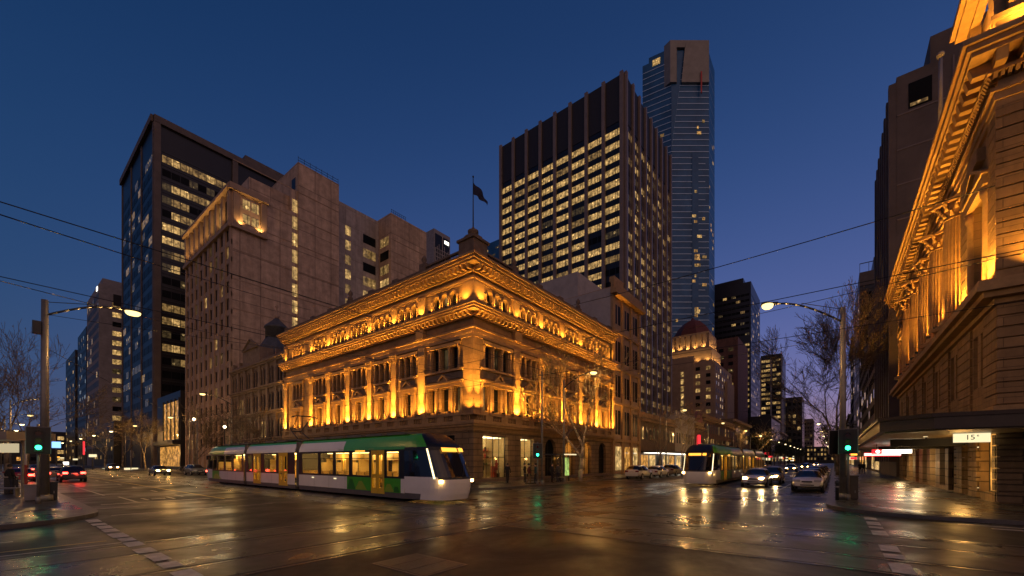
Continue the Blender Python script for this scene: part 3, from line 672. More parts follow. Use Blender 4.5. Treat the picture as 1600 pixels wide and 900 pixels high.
for i in range(n):
    for k in range(4):
        def fpnt(i, k):
            s = i/n; return (HX+.58+.95*s, HY+.50-.75*s+.12*math.sin(s*9+k*.8), 27.5-1.35*s**1.2-k*.27*(1-.45*s)+.05*math.sin(k+5*s))
        b.face([fpnt(i,k), fpnt(i+1,k), fpnt(i+1,k+1), fpnt(i,k+1)], 0, True)
b.build('flag', pm('dark_blue_flag', (.012,.014,.05), .8, var=.3), fp)
# ------------------------------------------------------------------ the amber-lit columned building on the near corner
BX, BY, BE, BD = 28.3, -5.9, 64.6, -22.0
FN = Fac((BX, BY), (1, 0), (0, 1)); FW = Fac((BX, BY), (0, -1), (-1, 0))
bank = thing('columned_building', 'sandstone corner building with tall fluted columns above a wide street canopy, lit amber', 'building', (BX, BY, .15))
bw, bt, bco = MB(), MB(), MB()
core = MB(); core.box(BX+1.6, BE-.05, BD, BY-1.7, .1, 20.5); core.box(BX+.5, BE-.02, BD, BY-.5, 20.5, 20.75); core.build('roof', M['roofdark'], bank)
LB = BE-BX
colx = [8.6, 13.4, 18.2, 23.0, 27.8]
opsN = []
# upper storey: rusticated corner pavilion, recessed colonnade, end pavilion
opsN.append((1.9, 4.3, 10.2, 15.6))                         # aedicule window of the pavilion
opsN.append((7.0, 29.9, 10.0, 18.1))                        # the open loggia
opsN.append((32.0, 34.2, 10.2, 15.6))
wall(bw, FN, 0, LB, 9.9, 18.4, opsN, 1.6, 0)
bw.fbox(FN, 6.9, 30.0, -1.75, -1.6, 9.9, 18.4, 0)            # back wall of the loggia
low = []
for c in (2.6, 4.0, 8.0, 9.4, 13.2, 14.6, 18.0, 19.4, 22.8, 24.2, 27.6, 29.0, 32.6, 34.0): low.append((c-.42, c+.42, 5.9, 8.6))
wall(bw, FN, 0, LB, 4.6, 9.9, low, .4, 0)
wall(bw, FW, 0, 16, 4.6, 20.2, [(7.5,9.7,10.2,15.6),(6.6,7.5,5.9,8.6),(8.2,9.1,5.9,8.6)], .5, 0)
gr = [(.5,3.1,.55,3.5),(4.9,6.2,.2,3.5),(8.2,10.6,.2,3.4),(11.6,13.4,.4,3.4),(15,17.2,.2,3.4),(18.6,20.6,.3,3.4),(22.4,24.4,.2,3.4),(26,28.4,.3,3.4),(30,33,.3,3.4)]
wall(bw, FN, 0, LB, .15, 4.6, gr, .45, 1); wall(bw, FW, 0, 16, .15, 4.6, [(5,9,.4,3.5)], .45, 1)
e = dict(e0=1, e1=0)
for F, L_ in ((FN, LB), (FW, 16)):
    cornice(bco, F, 0, L_, 0, [(9.2,9.45,.2),(9.45,9.7,.6),(9.7,9.9,.85),(9.9,10.2,.78)], 0, **e)         # ledge below the columns
    cornice(bt, F, 0, L_, 0, [(4.35,4.6,.25)], 0, **e)
    cornice(bco, F, 0, L_, 0, [(18.1,18.4,.12),(18.4,18.75,.2),(18.75,18.9,.32),(19.55,19.7,.45),(20.2,20.4,1.05),(20.4,20.65,1.2),(20.65,20.9,1.35)], 0, **e)
    modillions(bco, F, -.5, L_, 19.72, 20.195, .05, 1.0, .78, .36)
    modillions(bco, F, -.3, L_, 19.35, 19.545, .05, .42, .22, .13)
    cornice(bt, F, 0, L_, 0, [(18.9,19.55,.05),(20.9,22.0,.12),(22.0,22.2,.3)], 0, **e)
# attic above the corner pavilion with its own cornice and end pavilion block
for F, L_ in ((FN, 5.4), (FW, 12)):
    cornice(bt, F, .35, L_, 0, [(22.2,22.6,.1)], 0, **e); cornice(bco, F, .35, L_, 0, [(25.4,25.6,.1),(25.6,25.8,.55),(25.8,26.1,.75)], 0, **e)
    for s in ((.7, 4.9) if F is FN else (.7, 6)): bt.fbox(F, s-.45, s+.45, -.3, .12, 22.6, 25.4, 0)
bt.box(BX+.35, BX+5.4, BY-6, BY-.35, 22.2, 25.4, 0)
for s in (5.9, 6.3): bt.lathe(FN(s, -.05, 22.2), [(.3,0),(.3,.3),(.14,.4),(.3,.8),(.2,1.1),(.05,1.4)], 8, 0)
for s in (10.5, 18, 25.5): bt.lathe(FN(s, .35, 21.0), [(.2,0),(.26,.3),(.1,.55)], 7, 0)
bt.fbox(FN, 30.4, 35.4, -.8, .25, 22.2, 23.0, 0); pediment(bt, FN, 32.9, 5.2, .5, 23.003, 1.2)
# pavilion windows with pediments, rusticated pier strips
for c in (3.1, 33.1):
    for dx in (-1.45, 1.45):
        bt.lathe(FN(c+dx, .04, 10.2), [(.24,0),(.24,.2),(.19,.3),(.17,4.6),(.26,4.8),(.26,5.2)], 10, 0)
    bt.fbox(FN, c-1.85, c+1.85, .005, .28, 15.42, 15.9, 0); pediment(bt, FN, c, 3.9, .36, 15.903, 1.05)
    for zz in (17.05,): bt.fbox(FN, c-.9, c+.9, .005, .3, zz, 17.7, 0)
for s0, s1 in ((0, 1.35), (5.1, 6.75), (30.15, 31.3), (35.0, 36.2)):
    for k in range(15):
        z = 10.2+k*.53
        if z < 17.9: bw.fbox(FN, s0+.02, s1-.02, .005, .1, z+.03, z+.5, 0)
for k in range(15):
    z = 10.2+k*.53; bw.fbox(FW, -.14, 6.4, .005, .12, z+.03, z+.5, 0) if z < 17.9 else None
for k in range(9):
    z = 4.65+k*.5
    for s0, s1 in ((.005, 2.05), (4.55, 7.45), (9.95, 12.65), (15.15, 17.45), (19.95, 22.25), (24.75, 27.05), (29.55, 32.05)):
        bw.fbox(FN, s0, s1, .005, .11, z+.03, z+.47, 0)
    bw.fbox(FW, -.1, 6.2, .005, .1, z+.03, z+.47, 0)
for k in range(8):
    z = .2+k*.52
    for i in range(len(gr)):
        a = .0 if i == 0 else gr[i-1][1]; c = gr[i][0]
        if i in (0, 1, 2): bw.fbox(FN, a+.03, c-.03, .005, .13, z+.03, z+.49, 1)
    bw.fbox(FW, -.1, 4.9, .005, .12, z+.03, z+.49, 1)
bw.build('wall', [M['sand'], M['sandrust']], bank); bt.build('stone_trim', M['sandtrim'], bank); bco.build('cornice', M['sandtrim'], bank)
# fluted columns
cm = MB()
def fluted(mb, c, h, r):
    n = 48
    zs = [0, .02, .3, .32, .55]
    mb.box(c[0]-r*1.35, c[0]+r*1.35, c[1]-r*1.35, c[1]+r*1.35, c[2], c[2]+.25)
    mb.lathe((c[0], c[1], c[2]+.25), [(r*1.3,0),(r*1.3,.12),(r*1.12,.2),(r*1.18,.3),(r*1.05,.38)], 20)
    b0 = len(mb.v); prof = [(1.0, .63), (1.0, h*.35), (.95, h*.65), (.87, h-1.15)]
    for f, z in prof:
        for i in range(n):
            rr = r*f*(1.0 if i % 2 == 0 else .91); a = 2*math.pi*i/n; mb.v.append((c[0]+rr*math.cos(a), c[1]+rr*math.sin(a), c[2]+z))
    for k in range(len(prof)-1):
        for i in range(n):
            j = (i+1) % n; mb.f.append((b0+k*n+i, b0+k*n+j, b0+(k+1)*n+j, b0+(k+1)*n+i)); mb.m.append(0); mb.sm.append(False)
    z0 = c[2]+h-1.15
    mb.lathe((c[0], c[1], z0), [(r*.95,0),(r*.95,.08),(r*.86,.1),(r*.9,.5),(r*1.12,.95)], 16)
    for ring, (zz, nr, rr) in enumerate(((.15, 10, .93), (.5, 10, 1.03), (.78, 8, 1.2))):
        for i in range(nr):
            a = 2*math.pi*(i+.5*(ring % 2))/nr; ca, sa = math.cos(a), math.sin(a); R0 = r*rr
            p = (c[0]+ca*R0, c[1]+sa*R0, z0+zz); q = (c[0]+ca*(R0+.12), c[1]+sa*(R0+.12), z0+zz+.3); g = (c[0]+ca*(R0+.2), c[1]+sa*(R0+.2), z0+zz+.22)
            mb.path([p, q, g], [.11, .09, .05], 5)
    mb.box(c[0]-r*1.3, c[0]+r*1.3, c[1]-r*1.3, c[1]+r*1.3, z0+.97, z0+1.15)
fluted(cm, (0, 0, 0), 7.9, .66); colm = cm.mesh('column', M['sandtrim'])
for s in colx: inst('column', colm, bank, FN(s, -.08, 10.2), rnd.random())
for i, s in enumerate(colx):      # balustrade blocks between the columns and doors behind
    a = s+.95; c = (colx[i+1] if i < 4 else 29.5)-.95
    p = MB(); baluster_run(p, FN, a, c, -.35, 10.2, 11.0, .4); p.build('balustrade', M['sandtrim'], bank)
for s in (3.1, 33.1): sash(FN, 0, s, 10.2, 2.3, 5.3, -.9, bank, 'dkglass', (1, 2))
for i, s in enumerate((10.9, 15.7, 20.5, 25.3)): sash(FN, 0, s, 10.2, 1.7, 5.0, -1.45, bank, 'dkglass', (1, 2))
for i, o in enumerate(low): sash(FN, 0, (o[0]+o[1])/2, o[2], .84, 2.7, -.3, bank, 'dkglass', (0, 1))
sash(FW, R(90), 8.6, 10.2, 2.2, 5.3, -.4, bank, 'dkglass', (1, 2))
sp_ = ['shopamber', 'frame', 'dkglass', 'dkglass', 'shopglow', 'dkglass', 'dkglass', 'shopglow', 'dkglass']
for i, o in enumerate(gr): sash(FN, 0, (o[0]+o[1])/2, o[2], o[1]-o[0], o[3]-o[2], -.35, bank, sp_[i], (1, 0))
# strings of small lamps on the amber shop window's jambs
p = MB()
for k in range(7): p.ball(FN(3.2, .06, .7+k*.42), .035, 0, 6, 4)
p.build('jamb_lamps', M['signwhite'], bank)
# floodlights
def bank_lamp(s, d, z, tz, td, w, F=FN, ang=110):
    loc = F(s, d, z); inst('floodlight', flm, bank, loc); spot('floodlight_beam', (loc[0], loc[1], loc[2]+.17), Vector(F(s, td, z+tz))-Vector(loc), AMB, w*2.2, ang, .9, .06)
for s in (.7, 5.9, 30.7, 35.6): bank_lamp(s, .55, 10.22, 4, 0, 900)
for s in (1.4, 4.9): bank_lamp(s, .5, 10.22, 4, 0, 350)
for s in colx: bank_lamp(s+1.3, -1.0, 10.22, 5, -1.5, 1500, ang=120); bank_lamp(s-1.3, -1.0, 10.22, 5, -1.5, 1500, ang=120); bank_lamp(s+.5, .8, 10.5, 7, .3, 70, ang=70)
bank_lamp(7.4, -1.1, 10.22, 4, -1.4, 700, ang=130)
bank_lamp(1.2, .8, 10.22, 4, 0, 500, FW); bank_lamp(3.6, .8, 10.22, 4, 0, 420, FW); bank_lamp(5.6, .8, 10.22, 4, 0, 420, FW)
for s in (1.0, 3.0, 5.0): bank_lamp(s, .85, 20.92, 3, 0, 500, FN, 120)
for s in (1.0, 3.2): bank_lamp(s, .85, 20.92, 3, 0, 700, FW, 120)
for s in (8, 12, 16, 20, 24, 28, 32): bank_lamp(s, 1.15, 20.92, 1.0, .1, 160, FN, 150)
for s in (8.5, 11, 13.5, 16, 18.5, 21, 23.5, 26, 28.5): bank_lamp(s, .9, 10.4, 8.5, .6, 420, FN, 80)
# canopy round both fronts
cp = thing('street_canopy', 'dark flat street canopy wrapping the columned building’s corner over the footpath', 'canopy', (BX-4.3, BY+4, 3.4))
def wrap(mb, o, x1, y1, z0, z1, inner, m=0):
    mb.poly([(BX-o, BY+o-1.6), (BX-o+1.3, BY+o), (x1, BY+o), (x1, BY+.02), (BX-.02, BY+.02), (BX-.02, y1), (BX-o, y1)][::-1], z0, z1, m)
b = MB(); wrap(b, 4.25, 66.5, -24, 3.42, 3.98, 0); b.build('deck', pm('canopy_bronze', (.05,.035,.022), .4, var=.3), cp)
b = MB(); wrap(b, 4.05, 66.4, -24, 3.36, 3.418, 0); b.build('soffit', pm('canopy_soffit', (.20,.15,.09), .45, var=.3), cp)
b = MB(); wrap(b, 4.32, 66.6, -24, 3.9, 4.06, 0); b.build('edge_trim', M['bronze'], cp)
dm = MB(); dm.lathe((0,0,0), [(.09,0),(.09,.02)], 10, 0); dmm = dm.mesh('downlight', M['signwhite'])
for s in (1.5, 6, 12, 20, 30): inst('downlight', dmm, cp, FN(s, 2.2, 3.335))
for s, w_ in ((1.5, 26), (6, 22), (12, 22), (20, 26), (30, 26)): spot('canopy_downlight', FN(s, 2.2, 3.3), (0, 0, -1), (1, .68, .3), w_*9, 140, .8, .08)
# hanging signs below the canopy
def sign(name, label, F, s0, s1, d0, d1, z0, z1, m, hang=True, parts=()):
    t = thing(name, label, 'sign', F((s0+s1)/2, (d0+d1)/2, z0))
    b = MB(); b.fbox(F, s0, s1, d0, d1, z0, z1); b.build('panel', m, t)
    if hang:
        b = MB()
        for q in (.2, .8): b.tube(F(lerp(s0,s1,q),(d0+d1)/2,z1-.02), F(lerp(s0,s1,q),(d0+d1)/2,3.37), .02, .02, 5)
        b.build('hanger', M['darksteel'], t)
    return t
def text(s, parent, loc, rot, size, m, name='lettering', ext=.006):
    cu = bpy.data.curves.new('lettering', 'FONT'); cu.body = s; cu.size = size; cu.align_x = 'CENTER'; cu.align_y = 'CENTER'; cu.extrude = ext
    o = bpy.data.objects.new('tmp', cu); COL.objects.link(o); dg = bpy.context.evaluated_depsgraph_get()
    me = bpy.data.meshes.new_from_object(o.evaluated_get(dg)); bpy.data.objects.remove(o); me.materials.clear(); me.materials.append(m)
    t = bpy.data.objects.new(name, me); COL.objects.link(t); t.rotation_euler = rot
    if parent is not None:
        q = ORG[parent.name]; t.parent = parent; t.location = (loc[0]-q[0], loc[1]-q[1], loc[2]-q[2])
    else: t.location = loc
    return t
sg = sign('lightbox_sign', 'small cream lightbox sign with dark lettering hanging by the amber shop window', FN, -.45, -.3, .35, 1.5, 2.95, 3.4, M['signwhite'], False)
b = MB(); b.tube(FN(-.37,.7,3.38), FN(-.37,.7,3.6), .05); b.tube(FN(-.37,1.1,3.38), FN(-.37,1.1,3.6), .05); b.build('bracket', M['darksteel'], sg)
text('15', sg, FN(-.465, .98, 3.17), (R(90), 0, R(-90)), .32, M['frame']); text('e', sg, FN(-.465, .74, 3.26), (R(90), 0, R(-90)), .17, M['frame'])
sign('dark_shop_sign', 'long black unlit shop sign board hanging under the street canopy', FN, 3.2, 3.4, .5, 3.4, 2.9, 3.3, M['blackpl'])
sign('dark_shop_sign', 'thin black sign bar hung deeper under the canopy behind the long black board', FN, 8, 8.15, .3, 3.6, 2.85, 3.05, M['blackpl'])
sign('lit_shop_sign', 'long glowing white shop sign under the canopy beside a red roundel', FN, 14.0, 14.2, 1.35, 3.0, 2.66, 2.95, M['signbright'])
s2 = sign('red_roundel_sign', 'small red lightbox sign with a white disc under the canopy', FN, 14.0, 14.2, 3.02, 3.6, 2.64, 2.98, M['signred'])
b = MB(); b.tube(FN(13.93,3.25,2.81), FN(13.99,3.25,2.81), .13, .13, 14); b.build('disc', M['signbright'], s2)
s3 = sign('red_striped_sign', 'wide red and white striped lit shop sign further along the footpath', FN, 22, 22.2, 1.2, 3.7, 2.5, 2.85, M['signred'])
b = MB(); b.fbox(FN, 21.95, 21.99, 1.2, 3.7, 2.6, 2.65); b.fbox(FN, 21.95, 21.99, 1.2, 3.7, 2.72, 2.77); b.build('white_stripe', M['signbright'], s3)
point('sign_glow', FN(20.8, 1.8, 2.6), (1, .12, .1), 30, .3); point('sign_glow', FN(12.6, 1.6, 2.6), (1, .85, .6), 25, .3); point('shop_glow', FN(1.8, .9, 2.0), (1, .5, .12), 90, .3)
for s in (16, 27): point('shop_glow', FN(s, .8, 1.8), (1, .65, .3), 90, .3)
fp2 = thing('flagpole', 'bare grey flagpole rising from the columned building’s cornice', 'flagpole', FN(8.2, .7, 20.9))
b = MB(); b.tube(FN(8.2,.7,20.9), FN(8.2,.7,27.2), .13, .09, 8); b.ball(FN(8.2,.7,27.3), .2); b.build('pole', M['greywall'], fp2)
# ------------------------------------------------------------------ towers and street walls
NW = 0
class Tower:
    def __init__(s, name, label, x0, x1, y0, y1, z1, wallm, roofm=None, cat='building'):
        s.x0, s.x1, s.y0, s.y1, s.z1 = x0, x1, y0, y1, z1
        s.t = thing(name, label, cat, (x0, min(abs(y0), abs(y1))*(1 if y0 >= 0 else -1), .15))
        s.b = MB(); s.mats = [wallm]; s.wins = []; s.extra = []
        s.b.box(x0, x1, y0, y1, 0, z1)
    def m(s, mt):
        if mt not in s.mats: s.mats.append(mt)
        return s.mats.index(mt)
    def F(s, side):
        return {'W': Fac((s.x0, s.y0), (0,1), (-1,0)), 'S': Fac((s.x0, s.y0), (1,0), (0,-1)), 'N': Fac((s.x0, s.y1), (1,0), (0,1)), 'E': Fac((s.x1, s.y0), (0,1), (1,0))}[side]
    def grid(s, side, s0, s1, z0, z1, nb, nf, ww, wh, pick, zoff=.5, d=.04, F=None):
        F = F or s.F(side); bwd = (s1-s0)/nb; fh = (z1-z0)/nf
        for j in range(nf):
            for i in range(nb):
                mt = pick(i, j, nb, nf)
                if mt is None: continue
                c = s0+(i+.5)*bwd; z = z0+(j+zoff)*fh
                s.wins.append((F, side, c, d, z-wh*fh/2, ww*bwd, wh*fh, mt))
    def mull(s, side, s0, s1, z0, z1, n, w, d, mt, F=None):
        F = F or s.F(side); k = s.m(mt)
        for i in range(n+1):
            c = s0+(s1-s0)*i/n; s.b.fbox(F, c-w/2, c+w/2, -.02, d, z0, z1, k)
    def band(s, side, s0, s1, zs, h, d, mt, F=None):
        F = F or s.F(side); k = s.m(mt)
        for z in zs: s.b.fbox(F, s0, s1, -.02, d, z, z+h, k)
    def done(s, zhide=0, limit=100, wname='window'):
        s.b.build('wall', s.mats, s.t)
        q = []
        for w_ in s.wins:
            p = w_[0](w_[2], 0, 0); Y = max(1, depth(p[0], p[1])); area = w_[5]*w_[6]/Y/Y*(1 if w_[4] > zhide else .001); q.append((-area, len(q), w_))
        q.sort(); cache = {}
        for n, (a, _, (F, side, c, d, z, ww, wh, mt)) in enumerate(q):
            if n < limit:
                key = (side, round(ww, 2), round(wh, 2), mt)
                if key not in cache:
                    b = MB(); b.box(-ww/2, ww/2, -.06, .06, 0, wh) if side in 'SN' else b.box(-.06, .06, -ww/2, ww/2, 0, wh); cache[key] = b.mesh('window', M[mt])
                inst(wname, cache[key], s.t, F(c, d-.055, z))
        rest = q[limit:]
        if rest:
            mts = sorted({w_[2][7] for w_ in rest}); b = MB()
            for _, _, (F, side, c, d, z, ww, wh, mt) in rest: b.fbox(F, c-ww/2, c+ww/2, d-.115, d+.005, z, z+wh, mts.index(mt))
            stuff(b.build(wname, [M[x] for x in mts], s.t))
        return s.t
def chooser(seed, p1, p2=.1, p3=.1, dark='dkglass', lits=('lit1', 'lit2', 'lit3'), rowbias=None):
    r = random.Random(seed); rows = {}
    def f(i, j, nb, nf):
        pp = p1 if rowbias is None else rowbias(i, j, nb, nf)
        x = r.random()
        return lits[0] if x < pp else lits[1] if x < pp+p2 else lits[2] if x < pp+p2+p3 else dark
    return f
def runs(seed, prob, dark='dkglass'):      # floors lit in runs, as offices are
    r = random.Random(seed); st = {}
    def f(i, j, nb, nf):
        if (j, 'p') not in st: st[(j, 'p')] = r.choice(prob); st[(j, 'k')] = 0
        p = st[(j, 'p')]; last = st.get((j, i-1))
        x = (r.random() < p) if last is None or r.random() < .6 else last
        st[(j, i)] = x
        return r.choice(('lit1', 'lit1', 'lit2', 'lit2')) if x else ('lit3' if r.random() < .4 else 'lit2' if r.random() < .08 else dark)
    return f

# G: black office tower with ribs, behind the amber building
G = Tower('office_tower', 'black office tower with vertical ribs and rows of lit windows behind the amber building', 110, 151, 46.3, 91.5, 111, M['black'])
def gp(i, j, nb, nf):
    top = nf-1-j
    return {0:.9,1:.9,2:.92,3:.85,4:.9,5:.72,6:.8,7:.7,8:.55,9:.7,10:.5,11:.6,12:.45}.get(top, .4)
G.grid('W', .8, 44.6, 8, 97, 8, 25, .84, .5, chooser(3, 0, .10, .12, rowbias=gp)); G.mull('W', .6, 44.6, 6, 111.3, 8, 1.0, .7, M['browntrim'])
G.grid('S', .8, 40.6, 8, 97, 8, 25, .8, .5, chooser(4, .14, .5, .2)); G.mull('S', .6, 40.6, 6, 111.3, 8, .9, .7, M['browntrim'])
G.mull('S', .6, 40.6, 6, 97, 24, .18, .25, M['browntrim']); G.mull('W', .8, 44.6, 6, 97, 24, .14, .08, M['black'])
kb = G.m(pm('louvre_band', (.024,.02,.021), .6, var=.2)); G.b.fbox(G.F('W'), .9, 44.4, -.02, .12, 98, 110.9, kb); G.b.fbox(G.F('S'), .9, 40.3, -.02, .12, 98, 110.9, kb)
G.done(14)
# blue tower behind it
H2 = Tower('glass_tower', 'sliver of a blue glass tower showing beside the black ribbed office tower', 236, 262, 176, 226, 168, M['blueglass'])
H2.grid('W', 0, 50, 20, 165, 14, 30, .9, .3, chooser(9, .10, .06, .05, dark='blueglass')); H2.done(60, 60)
# H: tall blue skyscraper
HXx, HYy = 0, 0
def polytower():
    Y = 300.0
    t = thing('skyscraper', 'tallest skyscraper, blue glass with pale floor lines and a gold crown with one red stripe', 'building', (*at(1060, Y), .15))
    A = at(1004, Y+10); Bp = at(1049, Y); C_ = at(1108, Y); D = at(1116.5, Y+14); E_ = at(1080, Y+50); 
    ztop = zat(83, Y); zc = zat(67, Y)
    b = MB()
    def shell(mb, pts, z0, z1, m): mb.poly(pts if sum(pts[i][0]*pts[(i+1)%len(pts)][1]-pts[(i+1)%len(pts)][0]*pts[i][1] for i in range(len(pts)))>0 else pts[::-1], z0, z1, m)
    shell(b, [A, Bp, C_, D, E_], 0, ztop, 0)
    # the fold: the left face leans over the right one towards the top
    fold0 = zat(236, Y)
    def pl(P, Q, t): return (lerp(P[0],Q[0],t), lerp(P[1],Q[1],t))
    def out(P, k): # step outwards towards the street side
        n = math.hypot(*P); return (P[0]-P[0]/n*k, P[1]-P[1]/n*k)
    F1 = pl(Bp, C_, .34)
    b.face([(*out(Bp,.6), fold0), (*out(F1,.6), zat(80,Y)), (*out(Bp,.6), zat(80,Y))], 0)
    b.face([(*out(Bp,.6), fold0), (*out(F1,.6), zat(80,Y)), (*out(F1,.0), zat(80,Y)), (*out(Bp,.0), fold0)], 1)
    b.build('wall', [M['blueglass'], M['whiteline']], t)
    # roof steps
    r = MB(); shell(r, [pl(A,Bp,.22), pl(A,Bp,.92), pl(Bp,E_,.4), pl(A,E_,.4)], ztop, ztop+4, 0); r.build('roof', M['blueglass'], t)
    # floor lines
    ln = MB(); n = 66
    for k in range(n):
        z = 8+k*(ztop-2-8)/n
        for P, Q, off in ((A, Bp, .25), (Bp, C_, .25), (C_, D, .25)):
            # lines stop at the fold
            p, q = P, Q
            if (P, Q) == (Bp, C_):
                if z > fold0: p = pl(Bp, C_, .34*(z-fold0)/(zat(80,Y)-fold0))
                elif k % 3 == 0: q = pl(Bp, C_, .9)
            if (P, Q) == (C_, D) and k % 2: continue
            a_, c_ = out(p, off), out(q, off); h = .42 if (P, Q) != (C_, D) else .3
            a0, c0 = p, q
            ln.hexa([(*a0, z), (*c0, z), (*c_, z), (*a_, z), (*a0, z+h), (*c0, z+h), (*c_, z+h), (*a_, z+h)])
    ln.build('floor_lines', M['whiteline'], t)
    # the dark vertical slot low down
    sl = MB(); p, q = out(pl(Bp,C_,.55),.5), out(pl(Bp,C_,.72),.5); sl.hexa([(*pl(Bp,C_,.55),6),(*pl(Bp,C_,.72),6),(*q,6),(*p,6),(*pl(Bp,C_,.55),fold0-2),(*pl(Bp,C_,.72),fold0-2),(*q,fold0-2),(*p,fold0-2)]); sl.build('service_slot', M['blueglass'], t)
    # gold crown wrapping the top
    cr = MB(); p0, p1 = out(pl(Bp, C_, -.03), 2.2), out(pl(Bp, C_, 1.0), 2.2)
    q0, q1 = pl(A, Bp, .75), pl(C_, D, .4)
    zb = zat(132, Y)
    w0 = pl(p0, p1, .16); w1 = pl(p0, p1, .40)
    shell(cr, [p0, w0, pl(w0, E_, .12), q0], zb, zc, 0); shell(cr, [w0, w1, pl(w1,E_,.12), pl(w0,E_,.12)], zat(78,Y), zc-.01, 0)
    # right leaf with the slanted edge
    g0, g1 = pl(p0, p1, .29), w1
    bk = lambda P: pl(P, E_, .12)
    cr.hexa([(*g0,zb),(*p1,zb),(*bk(p1),zb),(*bk(g0),zb),(*g1,zc-.02),(*p1,zc-.02),(*bk(p1),zc-.02),(*bk(g1),zc-.02)], 0)
    cr.build('gold_crown', M['goldplate'], t)
    rd = MB(); ra, rb = out(pl(p0,p1,.785),1), out(pl(p0,p1,.82),1); rd.hexa([(*out(ra,-1),zat(150,Y)),(*out(rb,-1),zat(150,Y)),(*rb,zat(150,Y)),(*ra,zat(150,Y)),(*out(ra,-1),zat(117,Y)),(*out(rb,-1),zat(117,Y)),(*rb,zat(117,Y)),(*ra,zat(117,Y))]); rd.build('red_stripe', pm('red_fin', (.45,.02,.03), .5), t)
    rr = random.Random(5); lw = MB(); mts = ['lit1', 'lit4', 'lit2']
    made = 0
    for k in range(95):
        z = rr.uniform(30, ztop-50); P, Q = rr.choice(((Bp, C_), (Bp, C_), (C_, D), (A, Bp)))
        tt = rr.choice((.55, .6, .68, .82, .9, rr.random()*.9)) if (P, Q) == (Bp, C_) else rr.random()*.85
        if rr.random() < .5: tt = .62
        w_ = rr.uniform(1.2, 4.0)/math.hypot(Q[0]-P[0], Q[1]-P[1]); a_, c_ = out(pl(P,Q,tt), .62), out(pl(P,Q,min(1,tt+w_)), .62)
        a0, c0 = out(pl(P,Q,tt), .2), out(pl(P,Q,min(1,tt+w_)), .2)
        b = MB(); h = 1.9; b.hexa([(*a0,z),(*c0,z),(*c_,z),(*a_,z),(*a0,z+h),(*c0,z+h),(*c_,z+h),(*a_,z+h)]); b.build('window', M[rr.choice(mts)], t)
    b = MB(); a_, c_ = out(pl(A,Bp,.35),.6), out(pl(A,Bp,.62),.6); z = zat(103, Y+6); b.hexa([(*pl(A,Bp,.35),z),(*pl(A,Bp,.62),z),(*c_,z),(*a_,z),(*pl(A,Bp,.35),z+4),(*pl(A,Bp,.62),z+4),(*c_,z+4),(*a_,z+4)]); b.build('window', M['lit1'], t)
polytower()
# A: dark tower with concrete corner frame down the tram street
A = Tower('office_tower', 'dark glass tower framed in brown concrete with scattered lit floors along the tram street', 26.8, 95, 140, 181, 92.5, M['black'])
A.grid('S', 1.6, 17.3, 9, 84, 8, 21, .94, .52, runs(31, [.05,.15,.5,.95,.9,.3,.7])); A.grid('S', 19.6, 38, 9, 84, 8, 21, .94, .52, runs(32, [.05,.3,.9,.5,.2]))
A.band('S', 0, 68, (90.8,), 1.75, .7, M['brown']); A.band('W', 0, 41, (90.8,), 1.75, .7, M['brown'])
A.mull('S', .6, 18.4, 0, 92.55, 1, 1.4, .6, M['brown']); A.mull('S', 37.9, 38.8, 0, 92.5, 1, 1.6, .62, M['brown']); A.mull('W', .5, 40.5, 0, 92.55, 3, 1.0, .2, M['brown'])
A.grid('W', 1.6, 39.5, 9, 84, 9, 21, .86, .55, chooser(33, 0, .03, .16)); A.band('S', 1.6, 37, [9+k*75/21 for k in range(22)], .28, .12, M['darksteel'])
A.b.box(50, 95, 146, 175, 92.5, 98.5, A.m(M['brown'])); A.done(16)
# podium of the dark tower with a tall amber-lit lobby
P_ = Tower('lobby_building', 'low dark building with a tall amber-lit glass lobby beside the dark tower', 25.9, 40, 112.2, 132, 17.5, M['black'])
P_.grid('W', .5, 13.5, 6.8, 15.6, 2, 1, .93, .96, lambda *a: 'shopamber'); P_.grid('W', .5, 17, .6, 5.6, 3, 1, .93, .9, lambda *a: 'shopamber'); P_.mull('W', .5, 13.5, 6.5, 16, 4, .16, .25, M['darksteel']); P_.band('W', 0, 19.8, (5.7,), .9, 1.4, M['blackpl'])
P_.done(wname='lit_window')
point('lobby_glow', (23, 120, 4), (1, .5, .14), 500, .8)
# B C D E: one beige complex with light wells and a lit crown
BX0 = 26.8
Bt = Tower('deco_building', 'beige concrete building of stepped blank slabs with a small amber-lit crown at its corner', BX0, 37.0, 84.2, 111, 51.2, M['concrete'])
Cw = Bt.m(M['concretegrey'])
Bt.b.box(37.0, 38.2, 84.5, 111, .1, 56); Bt.b.box(29.9, 37.0-.01, 85.4, 111, 51.2, 54.8)
Bt.b.box(38.2, 46.8, 84.2, 120, .1, 61.8); Bt.b.box(46.8, 60, 89.2, 120, .1, 61.6, Cw); Bt.b.box(60, 71, 84.2, 120, .1, 62.0)
for z in [8+5.3*k for k in range(10)]:
    Bt.b.fbox(Bt.F('S'), .1, 10.2, -.01, .05, z, z+.16, Bt.m(M['deco'])); 
    for xx in (38.25, 60.05): Bt.b.box(xx, xx+(8.4 if xx < 50 else 10.8), 84.13, 84.25, z, z+.16, Bt.m(M['deco']))
FB = Bt.F('W'); dk = Bt.m(M['deco'])
for i in range(10):
    c = i*26.8/9; Bt.b.fbox(FB, max(0, c-.55), min(26.8, c+.55), -.02, .35, .2, 43.6, dk)
for j in range(13): Bt.b.fbox(FB, 0, 26.8, -.02, .18, 3.4+j*3.1, 4.3+j*3.1, dk)
Bt.grid('W', 0, 26.8, 4.3, 44.6, 18, 13, .52, .68, chooser(41, .03, .12, .12), .44)
